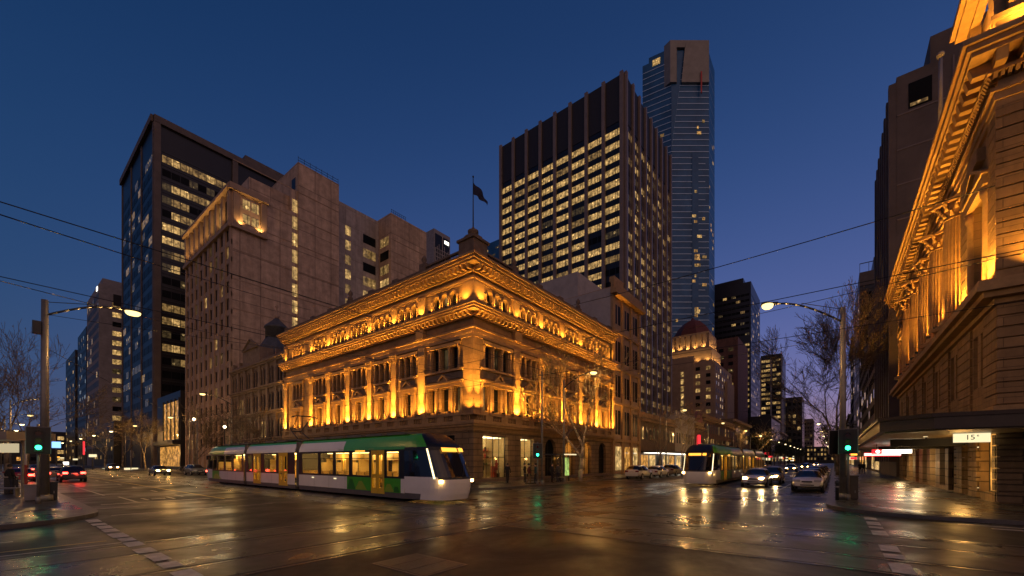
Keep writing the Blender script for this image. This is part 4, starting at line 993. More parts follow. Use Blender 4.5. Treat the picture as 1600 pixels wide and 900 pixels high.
Bt.b.fbox(FB, -.2, 27, -.02, .75, 43.6, 44.2, dk); Bt.b.fbox(FB, -.3, 27, -.02, 1.0, 50.2, 50.7, dk); Bt.b.fbox(FB, -.3, 27, -.02, .7, 50.7, 51.25, dk)
FSb = Bt.F('S'); Bt.b.fbox(FSb, -.3, 5.6, -.02, .7, 43.6, 44.1, dk); Bt.b.fbox(FSb, -.6, 5.8, -.02, .8, 50.2, 51.25, dk)
for i in range(9): Bt.b.fbox(FB, i*3.2+.1, i*3.2+1.0, -.02, .5, 44.2, 50.2, dk)
for s_ in (.1, 4.6): Bt.b.fbox(FSb, s_, s_+1.0, -.02, .35, 44.1, 50.2, dk)
Bt.grid('S', 1.5, 4.4, 44.6, 50, 2, 2, .8, .62, lambda *a: 'lit1')
Bt.grid('W', 1.4, 26, 44.8, 49.6, 8, 1, .42, .85, chooser(42, .0, .2, .1))
for k in range(14):                         # strip of landing windows in the joint between the slabs
    Bt.wins.append((Fac((37.0, 84.5), (1,0), (0,-1)), 'S', .68, .04, 8+k*3.35, .95, 2.5, 'lit1' if k not in (3,) else 'lit2'))
FD = Fac((46.8, 89.2), (1,0), (0,-1)); FEw = Fac((60, 84.2), (0,1), (-1,0)); pd = chooser(43, .55, .25, .1)
for k in range(16):
    for c, w_ in ((1.3, 2.0), (5.0, 1.3), (10.6, 3.4)): Bt.wins.append((FD, 'S', c, .04, 3+k*3.4+3.4*.2, w_, 2.1, pd(0,k,1,14)))
    Bt.wins.append((FEw, 'W', 2.6, .04, 3.6+k*3.4, 3.4, 2.1, pd(0,k,1,14)))
pr = Bt.m(M['darksteel'])
for x0, x1, y in ((38.3, 46.7, 84.4), (60.3, 64.5, 84.4)):
    for zz in (.5, 1.0): Bt.b.box(x0, x1, y, y+.06, (61.8 if x0 < 50 else 62.0)+zz, (61.8 if x0 < 50 else 62.0)+zz+.06, pr)
    for k in range(8): xx = lerp(x0, x1, k/7); Bt.b.box(xx, xx+.06, y, y+.06, 61.8, 63.1, pr)
Bt.b.box(60.15, 60.18, 86.2, 87.6, 55.6, 58.0, Bt.m(M['black'])); Bt.b.box(38.17, 38.19, 85.3, 87, 56.8, 59.2, Bt.m(M['black']))
for k in range(9):
    loc = FB(k*3.2+1.6, .55, 44.35); 
    inst('floodlight', flm, Bt.t, loc); spot('floodlight_beam', (loc[0]-.05, loc[1], loc[2]+.2), (.14, 0, 1), (1, .55, .16), 420, 120, .9, .06)
for s_ in (1.2, 4.4): 
    loc = FSb(s_, .55, 44.2); inst('floodlight', flm, Bt.t, loc); spot('floodlight_beam', (loc[0], loc[1]-.05, loc[2]+.2), (0, .14, 1), (1, .55, .16), 420, 120, .9, .06)
Bt.done(18)
# small tower with white lattice peeping over the roof
S1 = Tower('lattice_tower', 'small far tower with dark glass and white lattice screens above the corner building’s roofline', 201, 217, 230, 241, 172, M['greywall'])
S1.b.fbox(S1.F('S'), 1.0, 15.2, -.02, .2, 140, 169, S1.m(M['black'])); k_ = S1.m(M['whitewash'])
for i in range(9):
    S1.b.fbox(S1.F('S'), 1.0+i*1.75, 1.3+i*1.75, -.02, .5, 130, 158+(i % 3)*2, k_)
for j in range(10): S1.b.fbox(S1.F('S'), 1.0, 15.2, -.02, .52, 131+j*3, 131.4+j*3, k_)
S1.b.fbox(S1.F('S'), 7.8, 8.2, .21, .6, 130, 169, k_)
S1.grid('S', 10, 14.6, 164, 168, 3, 1, .8, .6, lambda *a: 'signbright', d=.3); S1.done(wname='lit_panel')
# ornate dark building with a dome between the two
V = Tower('domed_building', 'dark ornate Victorian building with a slate dome, unlit beside the amber facade', 26.8, 48, 63.05, 84, 17.6, M['sanddark'])
FV_ = V.F('W'); sd = V.m(M['sanddark']); st_ = V.m(pm('dark_stone_trim', (.2,.14,.10), .85, var=.35, scale=1.5))  # trim in a darker stone tone
for z in (5.2, 9.3, 13.3, 17.2):
    V.b.fbox(FV_, 0, 21, -.02, .35, z, z+.28, st_); V.b.fbox(FV_, 0, 21, -.02, .6, z+.282, z+.5, st_)
for i in range(8):
    c = i*3.0; V.b.fbox(FV_, max(0, c-.35), min(20.95, c+.35), -.02, .25, .3, 17.2, st_)
for j, z in enumerate((5.8, 9.9, 13.9)):
    for i in range(7):
        for dx in (-.55, .55): 
            V.wins.append((FV_, 'W', i*3+1.5+dx, .03, z, .75, 2.5, 'lit2' if (i, j) in ((2,0),(5,1)) else 'dkglass'))
        for dx in (-1.05, 0, 1.05): V.b.fbox(FV_, i*3+1.5+dx-.1, i*3+1.5+dx+.1, -.02, .18, z-.1, z+2.75, st_)
V.grid('W', .4, 20.6, .6, 4.9, 5, 1, .7, .8, chooser(51, .2, .3, .1))
for i in range(8): V.b.fbox(FV_, i*2.9+.1, i*2.9+.5, -.6, .05, 17.7, 19.0, st_)
V.b.fbox(FV_, 0, 21, -.5, 0, 17.6, 18.3, st_); V.b.fbox(FV_, 9, 16, -2, .1, 17.6, 20.4, st_)
pediment(V.b, FV_, 12.5, 6.4, .4, 20.4, 1.6, st_)
V.done()
dm = MB(); dc = (30.6, 75.3, 18.0)
dm.lathe(dc, [(3.7,0),(3.6,.8),(3.3,2.0),(2.6,3.4),(1.9,4.6),(1.7,5.0)], 8, 0, R(22.5), False); dm.lathe(dc, [(1.75,5.0),(1.75,6.6),(2.0,6.7),(1.9,6.95),(1.2,7.6),(.6,8.2),(.35,8.5)], 12, 0); dm.lathe(dc, [(.3,8.5),(.45,8.9),(.15,9.2),(.1,10.3),(.28,10.5),(.05,10.9)], 8, 1)
dm.build('dome', [M['slate'], M['deco']], V.t)
# I: stone building beyond the amber one on the side street
I_ = Tower('stone_building', 'five-storey grey-brown stone building next to the amber facade, with a blank pale side wall', 55.8, 66.6, 25.4, 60, 27.4, M['deco'])
gw = I_.m(M['whitewash']); I_.b.box(55.9, 66.5, 31, 46, 27.4, 31.2, gw); I_.b.box(55.78, 55.82, 25.6, 45, 20.2, 27.3, gw)
FI = I_.F('S'); st2 = I_.m(M['sandtrim'])
for z in (4.9, 10.4, 15.6, 21.0): I_.b.fbox(FI, 0, 10.8, -.02, .3, z, z+.4, st2)
I_.b.fbox(FI, -.4, 11.2, -.02, .9, 26.3, 26.9, st2); I_.b.fbox(FI, -.2, 11, -.02, .5, 26.9, 28.1, st2); I_.b.fbox(FI, -.1, 3.2, -.3, .5, 28.1, 28.8, st2)
for i in range(4): c = .35+i*3.36; I_.b.fbox(FI, c-.4, c+.4, -.02, .25, .2, 26.3, st2)
for z, h in ((6.0, 3.6), (11.6, 3.2), (16.9, 3.0), (22.4, 2.8)):
    for i in range(3):
        for dx in (-.6, .6): I_.wins.append((FI, 'S', 2.03+i*3.36+dx, .03, z, .85, h, 'lit2' if (i+int(z)) % 5 == 0 else 'dkglass'))
I_.grid('S', .8, 10.4, .5, 4.4, 3, 1, .78, .9, lambda i, *a: ('shopglow', 'shopamber', 'shopglow')[i]); I_.done()
# J: two-storey shops below the ribbed tower, canopies lit from below
def shop_row(name, label, x0, x1, z1, wm, nb, sg_, up=True, y=25.4, seed=1):
    t = Tower(name, label, x0, x1, y, y+14, z1, wm); F = t.F('S'); L_ = x1-x0; k = t.m(M['sandtrim'] if wm is not M['whitewash'] else M['whitewash'])
    t.b.fbox(F, 0, L_, -.02, .45, z1-.7, z1-.3, k); t.b.fbox(F, .1, L_-.1, -.3, .12, z1, z1+.8, k)
    t.grid('S', .4, L_-.4, .4, 3.2, nb, 1, .82, .92, lambda i, *a: ('shopglow', 'shopamber', 'shopglow', 'dkglass')[(i+seed) % 4])
    nf = max(1, int((z1-5.2)/3.6)); t.grid('S', .5, L_-.5, 5.0, 5.0+nf*3.6, nb*2, nf, .42, .6, chooser(seed, .04, .14, .1))
    t.done(limit=60)
    c = thing('shop_canopy', sg_, 'canopy', (x0, y, 3.3)); b = MB(); b.fbox(F, .2, L_-.2, .03, 3.2, 3.45, 3.75); b.build('deck', M['bronze'], c)
    b = MB(); b.fbox(F, .6, L_-.6, .5, 2.9, 3.38, 3.445); b.build('light_panel', M['signbright'], c); return t
shop_row('shop_building', 'two-storey verandah shops with iron balcony below the black ribbed tower', 66.7, 86, 9.5, M['sanddark'], 5, 'brightly lit shop canopy under the two-storey verandah shops', seed=1)
pt = shop_row('shop_building', 'pale painted shop building beyond the verandah shops, seen over the second tram', 86.1, 101, 11.5, M['whitewash'], 4, 'lit canopy of the pale painted shop building', seed=2)
rr_ = shop_row('shop_building', 'small dull red gabled shopfront between pale shops with a red lit sign', 101.1, 109, 10.5, M['brick'], 2, 'lit canopy of the red gabled shopfront', seed=3)
g = MB(); g.poly([(101.1,25.3),(109,25.3),(109,25.9),(101.1,25.9)], 10.5, 11.2); g.hexa([(101.1,25.3,11.2),(109,25.3,11.2),(109,25.9,11.2),(101.1,25.9,11.2),(104,25.3,14),(106,25.3,14),(106,25.9,14),(104,25.9,14)]); g.build('gable', pm('dusky_pink_paint', (.30,.11,.11), .8), rr_.t)
sgn = thing('red_lit_sign', 'upright red lightbox sign with a pale lower panel on the gabled shopfront', 'sign', (103, 24.2, 5)); b = MB(); b.box(102.9, 104.3, 24.9, 25.27, 4.8, 8.2); b.build('panel', M['signred'], sgn); b = MB(); b.box(102.7, 104.5, 24.9, 25.27, 3.9, 4.7); b.build('lower_panel', M['signwhite'], sgn)
shop_row('shop_building', 'long dark brick shop terrace beyond the red gabled shopfront', 109.1, 150, 13, M['brick'], 9, 'lit canopy of the long dark brick terrace', seed=4)
# K: deco building with lit stepped crown and dull red dome
K = Tower('deco_tower', 'stepped beige deco tower with an amber-lit colonnade crown under a dull red domed roof', 185.5, 222, 38.8, 64, 43.5, M['deco'])
dk2 = K.m(M['deco']); FKW, FKS = K.F('W'), K.F('S')
K.b.box(187.5, 205, 40.5, 60, 43.5, 50, dk2); K.b.box(189.5, 203, 42.5, 58, 50, 57.5, dk2)
for i in range(7):
    for F, L_, o in ((Fac((189.5, 42.5), (0,1), (-1,0)), 15.5, 0), (Fac((189.5, 42.5), (1,0), (0,-1)), 13.5, 0)):
        c = (i+.5)*L_/7; K.b.fbox(F, c-L_/20, c+L_/20, .001, .6, 50, 56.6, dk2)
K.b.box(189, 203.5, 42, 58.5, 56.6, 57.4, dk2)
K.grid('W', .5, 25, 6, 42.5, 6, 12, .42, .5, chooser(61, .28, .2, .1)); K.grid('S', 1, 36, 6, 42.5, 9, 12, .36, .5, chooser(62, .16, .15, .1))
K.b.fbox(FKW, 8, 17, -.02, 1.2, 0, 46.5, dk2); K.b.fbox(FKS, 20, 36, -.02, 1.0, 0, 38, dk2)
for k in range(12): K.wins.append((Fac((184.3, 46.8), (0,1), (-1,0)), 'W', 4.6, .04, 4+k*3.1, 1.2, 2.2, 'lit1'))
K.done(8)
b = MB(); b.lathe((196.2, 50.2, 57.4), [(9.4,0),(8.8,1.6),(6.8,4.4),(4.0,6.8),(1.2,8.0),(.2,9.2)], 8, 0, R(22.5), False, .78, .9); b.build('dome', M['redroof'], K.t)
for i in range(5):
    for loc, dr in (((188.2, 44+i*3.2, 50.2), (.25,0,1)), ((191+i*2.8, 41.2, 50.2), (0,.25,1)), ((186.2, 42+i*4, 43.7), (.3,0,1)), ((189+i*3.4, 39.3, 43.7), (0,.3,1))):
        inst('floodlight', flm, K.t, loc); spot('floodlight_beam', (loc[0], loc[1], loc[2]+.3), dr, (1, .55, .15), 650, 120, .9, .1)
L1 = Tower('slab_block', 'tall plain slab block with a red-brown side wall right behind the stepped deco tower', 223, 252, 36.5, 60, 62, M['brick']); L1.grid('W', 1, 22, 10, 58, 5, 14, .5, .5, chooser(66, .12, .15, .2)); L1.done(20, 60)
# M: dark rounded tower, N, O: further towers
Mx, My = at(1119, 352)
Mt = Tower('dark_tower', 'dark office tower with rounded shoulder and bands of lit floors beside the blue skyscraper', Mx, Mx+52, My-26, My+6, zat(452, 352), M['black'])
Mt.grid('W', 1, 31, 40, 100, 9, 13, .9, .45, runs(71, [.9,.7,.5,.95])); Mt.grid('W', 1, 31, 104, 141, 9, 8, .9, .4, chooser(72, .02, .04, .05)); Mt.grid('S', 1, 50, 40, 141, 12, 22, .85, .45, chooser(73, .05, .06, .06)); Mt.b.box(Mx+3, Mx+40, My-20, My+2, zat(452,352), zat(446,352)+2); Mt.done(50, 90)
Nx, Ny = at(1191, 300)
Nt = Tower('striped_tower', 'slim tower of lit floor stripes between two pale edges at the end of the street', Nx, Nx+30, Ny-12, Ny+1, zat(556, 300), M['black']); Nt.grid('W', .8, 5.8, 8, 76, 2, 20, .9, .5, chooser(74, .35, .3, .1)); Nt.grid('W', 7, 12.6, 8, 76, 2, 20, .9, .5, chooser(75, .45, .3, .1)); Nt.mull('W', 0, 13, 2, 77, 2, .7, .7, M['greywall']); Nt.done(6, 80)
for (px, Y, w_, py, lab) in ((1223, 330, 16, 622, 'low dark block at the far end of the street, before the pink sky'), (1252, 410, 12, 655, 'farthest pale grey block just above the distant street lamps')):
    x, y = at(px, Y); t = Tower('far_block', lab, x, x+30, y-w_*.8, y+2, zat(py, Y), M['black'] if px < 1240 else M['brown']); t.grid('W', .5, w_*.8, 6, zat(py, Y)-3, 4, 9, .6, .5, chooser(px, .10, .15, .1)); t.done(6, 40)
# street wall beyond the shops on that side
for (x0, x1, z, wm, lab) in ((150.2, 184, 16, 'sanddark', 'dark corniced building in front of the stepped deco tower'), (255, 300, 26, 'black', 'dark block beyond the red-brown slab'), (300.5, 345, 20, 'sanddark', 'far dark street block near the end of the shop side')):
    t = Tower('street_building', lab, x0, x1, 26, 44, z, M[wm]); t.b.fbox(t.F('S'), 0, x1-x0, -.02, .8, z-1, z-.2, t.m(M['deco'])); t.grid('S', 1, x1-x0-1, 1, z-2, 8, max(2, int(z/3.6)), .5, .5, chooser(int(x0), .12, .14, .1)); t.done(limit=60)
# right-hand street wall
Q = Tower('concrete_tower', 'tall brown concrete tower with one dark square window, rising behind the columned building', 68, 90.5, -36, -5.95, 48.6, M['brown'])
Q.b.box(68.4, 90, -36, -8.9, 48.6, 52); FQ = Q.F('W'); kq = Q.m(M['browntrim'])
for z in [6+4.2*k for k in range(10)]: Q.b.fbox(FQ, 0, 30, -.02, .06, z, z+.15, kq)
Q.b.fbox(FQ, 25.2, 25.35, -.02, .1, 0, 48.4, kq)
Q.wins.append((FQ, 'W', 28.0, .04, 44.2, 2.0, 3.0, 'dkglass')); Q.wins.append((FQ, 'W', 28.1, .1, 44.4, 1.5, .35, 'lit2'))
FQN = Q.F('N'); Q.mull('N', .4, 22, 2, 48, 7, .8, .7, M['brown']); Q.grid('N', .4, 22, 4, 46, 7, 13, .55, .6, chooser(81, .02, .05, .04)); Q.done()
Rt = Tower('dark_tower', 'dark narrow tower with a railing on its flat roof, further down the footpath side', 157, 200, -40, -5.8, 57, M['black'])
Rt.b.box(158, 190, -38, -9, 57, 61); Rt.b.fbox(Rt.F('W'), 20, 34.2, -.02, .3, 53, 56.9, Rt.m(M['brown'])); 
for k in range(9): Rt.b.box(157.1, 157.25, -5.95-k*2, -5.85-k*2, 57, 59.6, Rt.m(M['darksteel']))
Rt.b.box(157.1, 157.25, -24, -5.85, 59.5, 59.7, Rt.m(M['darksteel'])); Rt.grid('W', 16, 34, 8, 52, 6, 12, .7, .5, chooser(82, .02, .04, .05)); Rt.grid('N', 1, 42, 8, 52, 9, 12, .6, .5, chooser(83, .05, .1, .05)); Rt.done(limit=60)
for (x0, x1, z, wm, lab) in ((90.6, 118, 24, 'sanddark', 'dark four-storey facade just past the brown concrete tower'), (118.2, 156.8, 33, 'brown', 'plain brown block between the dark facade and the railed tower'), (200.5, 245, 49, 'brown', 'brown tower beyond the railed dark tower'), (246, 320, 24, 'black', 'long low dark block near the end of the footpath side')):
    t = Tower('street_building', lab, x0, x1, -24, -5.9, z, M[wm]); t.b.fbox(t.F('N'), 0, x1-x0, -.02, .8, z-1, z-.2, t.m(M['deco'])); t.grid('N', 1, x1-x0-1, 4.5, z-2, 8, max(2, int(z/3.6)), .5, .55, chooser(int(x0), .02, .05, .05, dark='void')); t.grid('N', .6, x1-x0-.6, .4, 3.4, 6, 1, .8, .9, chooser(int(x0)+1, .4, .2, .1, lits=('shopglow', 'shopamber', 'lit2')))
    t.done(limit=60)
# far end of the tram street
Tt = Tower('apartment_block', 'pale grey apartment block with a column of lit windows, left of the dark tower', 26.8, 44, 226, 258, 71.5, M['greywall'])
Tt.grid('S', 3.6, 10.5, 6, 66, 1, 16, .95, .5, chooser(91, .62, .15, .1)); Tt.grid('W', 1, 31, 4, 69, 10, 17, .6, .6, chooser(92, .03, .05, .04)); Tt.b.box(28, 40, 228, 250, 71.5, 74.5); Tt.b.fbox(Tt.F('S'), 4, 9.5, -.02, .2, 64, 68.5, Tt.m(M['black'])); Tt.wins.append((Tt.F('W'), 'W', 4, .2, 69.5, 2.5, 1.5, 'signbright')); Tt.done(12)
for (x0, x1, y0, y1, z, lab, seed) in ((27, 40, 262, 290, 62, 'dark block with a few white-lit windows beyond the pale apartment block', 93), (27, 38, 300, 340, 58, 'dark round-topped block with a dotted column of lights, farthest along the tram street', 94), (25, 45, 183, 222, 15, 'low dark shop row in front of the pale apartment block', 95)):
    t = Tower('street_building', lab, x0, x1, y0, y1, z, M['black']); t.grid('W', 1, y1-y0-1, 2, z-2, 9, max(3, int(z/3.6)), .4, .45, chooser(seed, .10, .06, .06, lits=('lit5' if seed == 93 else 'lit1', 'lit2', 'lit3'))); t.grid('S', 1, x1-x0-1, 2, z-2, 4, max(3, int(z/3.6)), .4, .45, chooser(seed+7, .14, .08, .06)); t.done(limit=60)
t = Tower('street_building', 'low dark shop row with bright windows under the far end of the tram street', -40, 60, 420, 450, 22, M['black']); t.grid('S', 2, 98, 1, 20, 16, 4, .5, .5, chooser(99, .25, .2, .1, lits=('shopglow', 'lit1', 'shopamber'))); t.done(limit=60)
t = Tower('street_building', 'low dark block closing the very end of the side street under the pink sky', 466, 490, -60, 80, 15, M['black']); t.grid('W', 60, 80, 2, 14, 8, 3, .5, .5, chooser(97, .3, .3, .1)); t.done(limit=60)
t = Tower('street_building', 'dark low civic building behind the bare trees on the tram stop side', -60, -14, 120, 260, 14, M['black']); FE_ = t.F('E'); t.grid('E', 2, 138, 1, 12, 16, 2, .5, .5, chooser(98, .2, .2, .1)); t.done(limit=60)
# ------------------------------------------------------------------ low-floor trams, front towards local -y
def tram(name, label, loc, rz, group, L_=35.2):
    """built once: three modules, gangways, doors, windows; y = 0 is the nose"""
    t = thing(name, label, 'tram', loc, rz, group)
    HWd = 1.325
    mats = [M['white'], M['green'], M['greendk'], M['lime'], M['skirt'], M['screen'], M['blackpl'], M['bellow'], M['yellow'], M['roofdark']]
    WH, GR, GD, LI, SK, SC, BK, BE_, YE, RF = range(10)
    def prof(z):           # half width of the body side at height z
        return HWd-.02 if z < .5 else HWd if z < 2.72 else HWd-.30*((z-2.72)/.73)**1.5
    NB = 2.9               # length of the shaped cab
    def yf(z):             # how far back the nose is at height z
        if z < .55: return .30-.45*(z-.1)
        if z < 1.15: return .10-.12*(z-.55)
        return .03+.50*(z-1.15)+(.55*max(0, z-2.85)**1.3*2.2)
    # nose shell: rows of z, columns of angle
    zs = [.16, .45, .75, 1.0, 1.18, 1.3, 1.6, 2.0, 2.4, 2.62, 2.8, 2.95, 3.1, 3.28, 3.42, 3.5]
    nC = 24
    def npt(z, k, back):
        a = math.pi*k/nC; e = 2/3.4; ca, sa = math.cos(a), math.sin(a)
        W = prof(z) if z < 3.4 else prof(3.4)-(z-3.4)*1.6
        x = W*math.copysign(abs(ca)**e, ca); y = back-(back-yf(z))*abs(sa)**e
        return (x, y, z)
    def nose(yb, flip):
        b = MB(); g = MB(); st = MB()
        tr = (lambda p: p) if not flip else (lambda p: (-p[0], L_-p[1], p[2]))
        for r in range(len(zs)-1):
            z0, z1 = zs[r], zs[r+1]; zc = (z0+z1)/2
            for k in range(nC):
                kc = min(k, nC-1-k)
                q = [npt(z0,k,yb), npt(z0,k+1,yb), npt(z1,k+1,yb), npt(z1,k,yb)]
                q = [tr(p) for p in q][::-1]
                if zc < .45: m = SK if kc < 2 else WH
                elif zc < 1.18: m = WH
                elif zc < 1.3: m = BK if kc >= 6 else WH
                elif zc < 2.7: m = SC
                elif zc < 3.5: m = GR if kc < 5 and zc > 2.75 else BK
                if kc < 2 and 1.3 < zc < 2.7: m = SC
                b.face(q, m, True)
        b.face([tr(npt(3.5,k,yb)) for k in range(nC+1)], BK)
        sh = b.build('nose', mats, t, True)
        # light strips down the windscreen's two edges
        for side in (5, nC-5):
            s_ = MB(); zz = [1.22+i*.165 for i in range(10)]
            for i in range(len(zz)-1):
                a = Vector(npt(zz[i], side-.24, yb)); c = Vector(npt(zz[i], side+.24, yb)); d = Vector(npt(zz[i+1], side+.24, yb)); e = Vector(npt(zz[i+1], side-.24, yb))
                off = Vector((math.copysign(.012, a.x), -.02, .004))
                P8 = [a, c, c+off, a+off, e, d, d+off, e+off]; s_.hexa([tr(tuple(p)) for p in P8], 0)
            s_.build('light_strip', M['strip'] if not flip else M['skirt'], t, True)
        for sx in (-1, 1):
            h = MB(); k = 7 if sx > 0 else nC-7; p = Vector(npt(1.08, k, yb)); h.hexa([tr(tuple(p+Vector(v))) for v in ((-.17,.04,-.07),(.17,.04,-.07),(.17,-.03,-.07),(-.17,-.03,-.07),(-.17,.04,.07),(.17,.04,.07),(.17,-.03,.07),(-.17,-.03,.07))], 0)
            h.build('headlight' if not flip else 'tail_light', M['tramhead'] if not flip else M['redlight'], t, True)
        # destination display behind the top of the windscreen
        d = MB(); zc = 2.68
        segs = ((-.72, -.42), (-.30, .72)) 
        for s0, s1 in segs:
            n = 1 if s1-s0 < .4 else 1
            P8 = [(-s0, yf(2.56)-.035, 2.56), (-s1, yf(2.56)-.035, 2.56), (-s1, yf(2.56)-.06, 2.56), (-s0, yf(2.56)-.06, 2.56), (-s0, yf(2.76)-.035, 2.76), (-s1, yf(2.76)-.035, 2.76), (-s1, yf(2.76)-.06, 2.76), (-s0, yf(2.76)-.06, 2.76)]
            d.hexa([tr(p) for p in P8], 0)
        if not flip: d.build('destination_display', M['ledamber'], t, True)
        wp = MB(); wp.tube(tr((.05, yf(1.25)-.03, 1.25)), tr((.5, yf(2.0)-.03, 2.0)), .015, .012, 5); wp.build('wiper', M['blackpl'], t, True)
        # cab side mirror
        mr = MB(); mr.box(*(sorted((tr((1.33,0,0))[0], tr((1.5,0,0))[0]))), *(sorted((tr((0,1.75,0))[1], tr((0,1.9,0))[1]))), 2.2, 2.6); mr.build('mirror', M['blackpl'], t, True)
    nose(NB, False); nose(NB, True)
    mods = [(NB, 14.55), (15.15, 23.9), (24.5, L_-NB)]
    ZB = [.16, .42, 1.18, 2.70, 2.95, 3.2, 3.4, 3.5]
    wins = {0: [(3.35, 4.5), (6.05, 7.9), (8.15, 9.75), (10.0, 11.6), (11.85, 14.1)], 1: [(18.2, 20.4), (22.75, 23.6)], 2: [(24.9, 26.9), (27.15, 28.9), (29.15, 30.9), (31.1, 32.1)]}
    doors = {0: [(4.65, 5.85), ], 1: [(16.3, 17.7), (21.0, 22.4)], 2: []}
    for mi, (y0, y1) in enumerate(mods):
        b = MB()
        if mi == 0: cuts = [(y0, 3.2, 'w'), (3.2, 8.4, 'g'), (8.4, y1, 'w')]; up = [(y0, 8.8, 'g'), (8.8, y1, 'w')]
        elif mi == 1: cuts = [(y0, y1, 'w')]; up = [(y0, y1, 'w')]
        else: cuts = [(y0, 30.4, 'w'), (30.4, y1, 'g')]; up = [(y0, 29.2, 'w'), (29.2, y1, 'g')]
        for sx in (-1, 1):
            F = Fac((0, 0), (0, 1), (sx, 0))
            # skirt and lower panels
            b.fbox(F, y0, y1, prof(.3)-.08, prof(.3), .14, .42, SK)
            ops = [(a, c, 1.22, 2.62) for a, c in wins[mi]] + [(a, c, .34, 2.62) for a, c in doors[mi]]
            for a, c, k in cuts:
                oo = [o for o in doors[mi] if a-.01 <= o[0] and o[1] <= c+.01]
                wall(b, Fac((0,0),(0,1),(sx,0)), a, c, .42, 1.18, [(o[0], o[1], .42, 1.18) for o in oo], .06, WH if k == 'w' else GR, HWd)
            # dark window band
            wall(b, F, y0, y1, 1.18, 2.70, [(max(o[0], y0), o[1], max(1.18, o[2]), o[3]) for o in ops], .06, BK, HWd-.004)
            # coved upper panels
            for a, c, k in up:
                zz = [2.70, 2.86, 3.0, 3.14, 3.28, 3.4, 3.5]
                for i in range(6):
                    w0, w1 = prof(min(zz[i], 3.4)), prof(min(zz[i+1], 3.4))-(.16 if i == 5 else 0)
                    m_ = (WH if k == 'w' else GR) if i < 4 else GR
                    q = [(sx*w0, a, zz[i]), (sx*w0, c, zz[i]), (sx*w1, c, zz[i+1]), (sx*w1, a, zz[i+1])]
                    b.face(q if sx > 0 else q[::-1], m_, True)
            for q in range(1, int((y1-y0)/1.9)):     # panel seams
                yq = y0+q*1.9
                if not any(a-.1 < yq < c+.1 for a, c in doors[mi]): b.fbox(F, yq-.008, yq+.008, HWd-.03, HWd+.002, .44, 1.17, BK)
                b.hexa([(sx*(prof(2.74)+.002), yq-.008, 2.74), (sx*(prof(2.74)+.002), yq+.008, 2.74), (sx*(prof(2.74)-.05), yq+.008, 2.74), (sx*(prof(2.74)-.05), yq-.008, 2.74), (sx*(prof(3.3)+.002), yq-.008, 3.3), (sx*(prof(3.3)+.002), yq+.008, 3.3), (sx*(prof(3.3)-.05), yq+.008, 3.3), (sx*(prof(3.3)-.05), yq-.008, 3.3)], BK)
            b.fbox(F, y0, y1, HWd-.03, HWd+.002, 1.165, 1.18, BK)
            if mi == 0:      # lime flashes over the green
                for a in (5.9, 7.3, 9.1):
                    b.hexa([(sx*(prof(2.74)+.004), a-.25, 2.74), (sx*(prof(2.74)+.004), a+.25, 2.74), (sx*(prof(2.74)-.05), a+.25, 2.74), (sx*(prof(2.74)-.05), a-.25, 2.74), (sx*(prof(3.3)+.004), a-.1, 3.3), (sx*(prof(3.3)+.004), a+.1, 3.3), (sx*(prof(3.3)-.05), a+.1, 3.3), (sx*(prof(3.3)-.05), a-.1, 3.3)], LI)
                for a, w_, h_, k_ in ((4.2, .9, .42, LI), (6.9, 1.2, .5, LI), (7.9, .9, .6, GD), (3.55, .5, .3, GD)):
                    b.hexa([(sx*(HWd+.003), a-w_/2, .44), (sx*(HWd+.003), a+w_/2, .44), (sx*(HWd-.03), a+w_/2, .44), (sx*(HWd-.03), a-w_/2, .44), (sx*(HWd+.003), a-.1, .44+h_), (sx*(HWd+.003), a+.2, .44+h_), (sx*(HWd-.03), a+.2, .44+h_), (sx*(HWd-.03), a-.1, .44+h_)], k_)
            if mi == 2:
                for a in (30.6,): b.hexa([(sx*(HWd+.003), a-.8, .44), (sx*(HWd+.003), a+1.4, .44), (sx*(HWd-.03), a+1.4, .44), (sx*(HWd-.03), a-.8, .44), (sx*(HWd+.003), a+.3, .9), (sx*(HWd+.003), a+.9, .9), (sx*(HWd-.03), a+.9, .9), (sx*(HWd-.03), a+.3, .9)], LI)
        b.face([(-1.0,y0,3.5),(1.0,y0,3.5),(1.0,y1,3.5),(-1.0,y1,3.5)], RF if mi else GR)
        b.box(-1.2, 1.2, y0, y1, .12, .34, SK)
        b.build('body', mats, t, True)
        # roof gear
        rg = MB(); yy = y0+.8
        while yy < y1-2.2: rg.box(-.7, .7, yy, yy+1.6, 3.502, 3.68, 0); yy += 2.1
        rg.build('roof_unit', M['skirt'], t, True)
        # lit interior: floor, far lining is the other side, ceiling with a lamp strip, seats
        n_ = MB(); n_.box(-1.22, 1.22, y0+.02, y1-.02, .35, .38, 0); n_.box(-1.15, 1.15, y0+.02, y1-.02, 2.66, 2.69, 1)
        n_.build('saloon', [M['skirt'], M['cream']], t, True)
        c_ = MB(); c_.box(-.75, -.55, y0+.3, y1-.3, 2.60, 2.655); c_.box(.55, .75, y0+.3, y1-.3, 2.60, 2.655); c_.build('ceiling_light', M['ceil'], t, True)
        for a, c in wins[mi]:
            yy = a+.3
            while yy < c-.2:
                for sx in (-1, 1):
                    s_ = MB(); s_.box(sx*.75-.42, sx*.75+.42, yy, yy+.42, .75, .85, 0); s_.hexa([(sx*.75-.42,yy+.36,.85),(sx*.75+.42,yy+.36,.85),(sx*.75+.42,yy+.44,.85),(sx*.75-.42,yy+.44,.85),(sx*.75-.40,yy+.46,1.45),(sx*.75+.40,yy+.46,1.45),(sx*.75+.40,yy+.53,1.45),(sx*.75-.40,yy+.53,1.45)], 0); s_.box(sx*.75-.2, sx*.75+.2, yy+.1, yy+.3, .38, .75, 1)
                    s_.build('seat', [M['seat'], M['skirt']], t, True)
                yy += .85
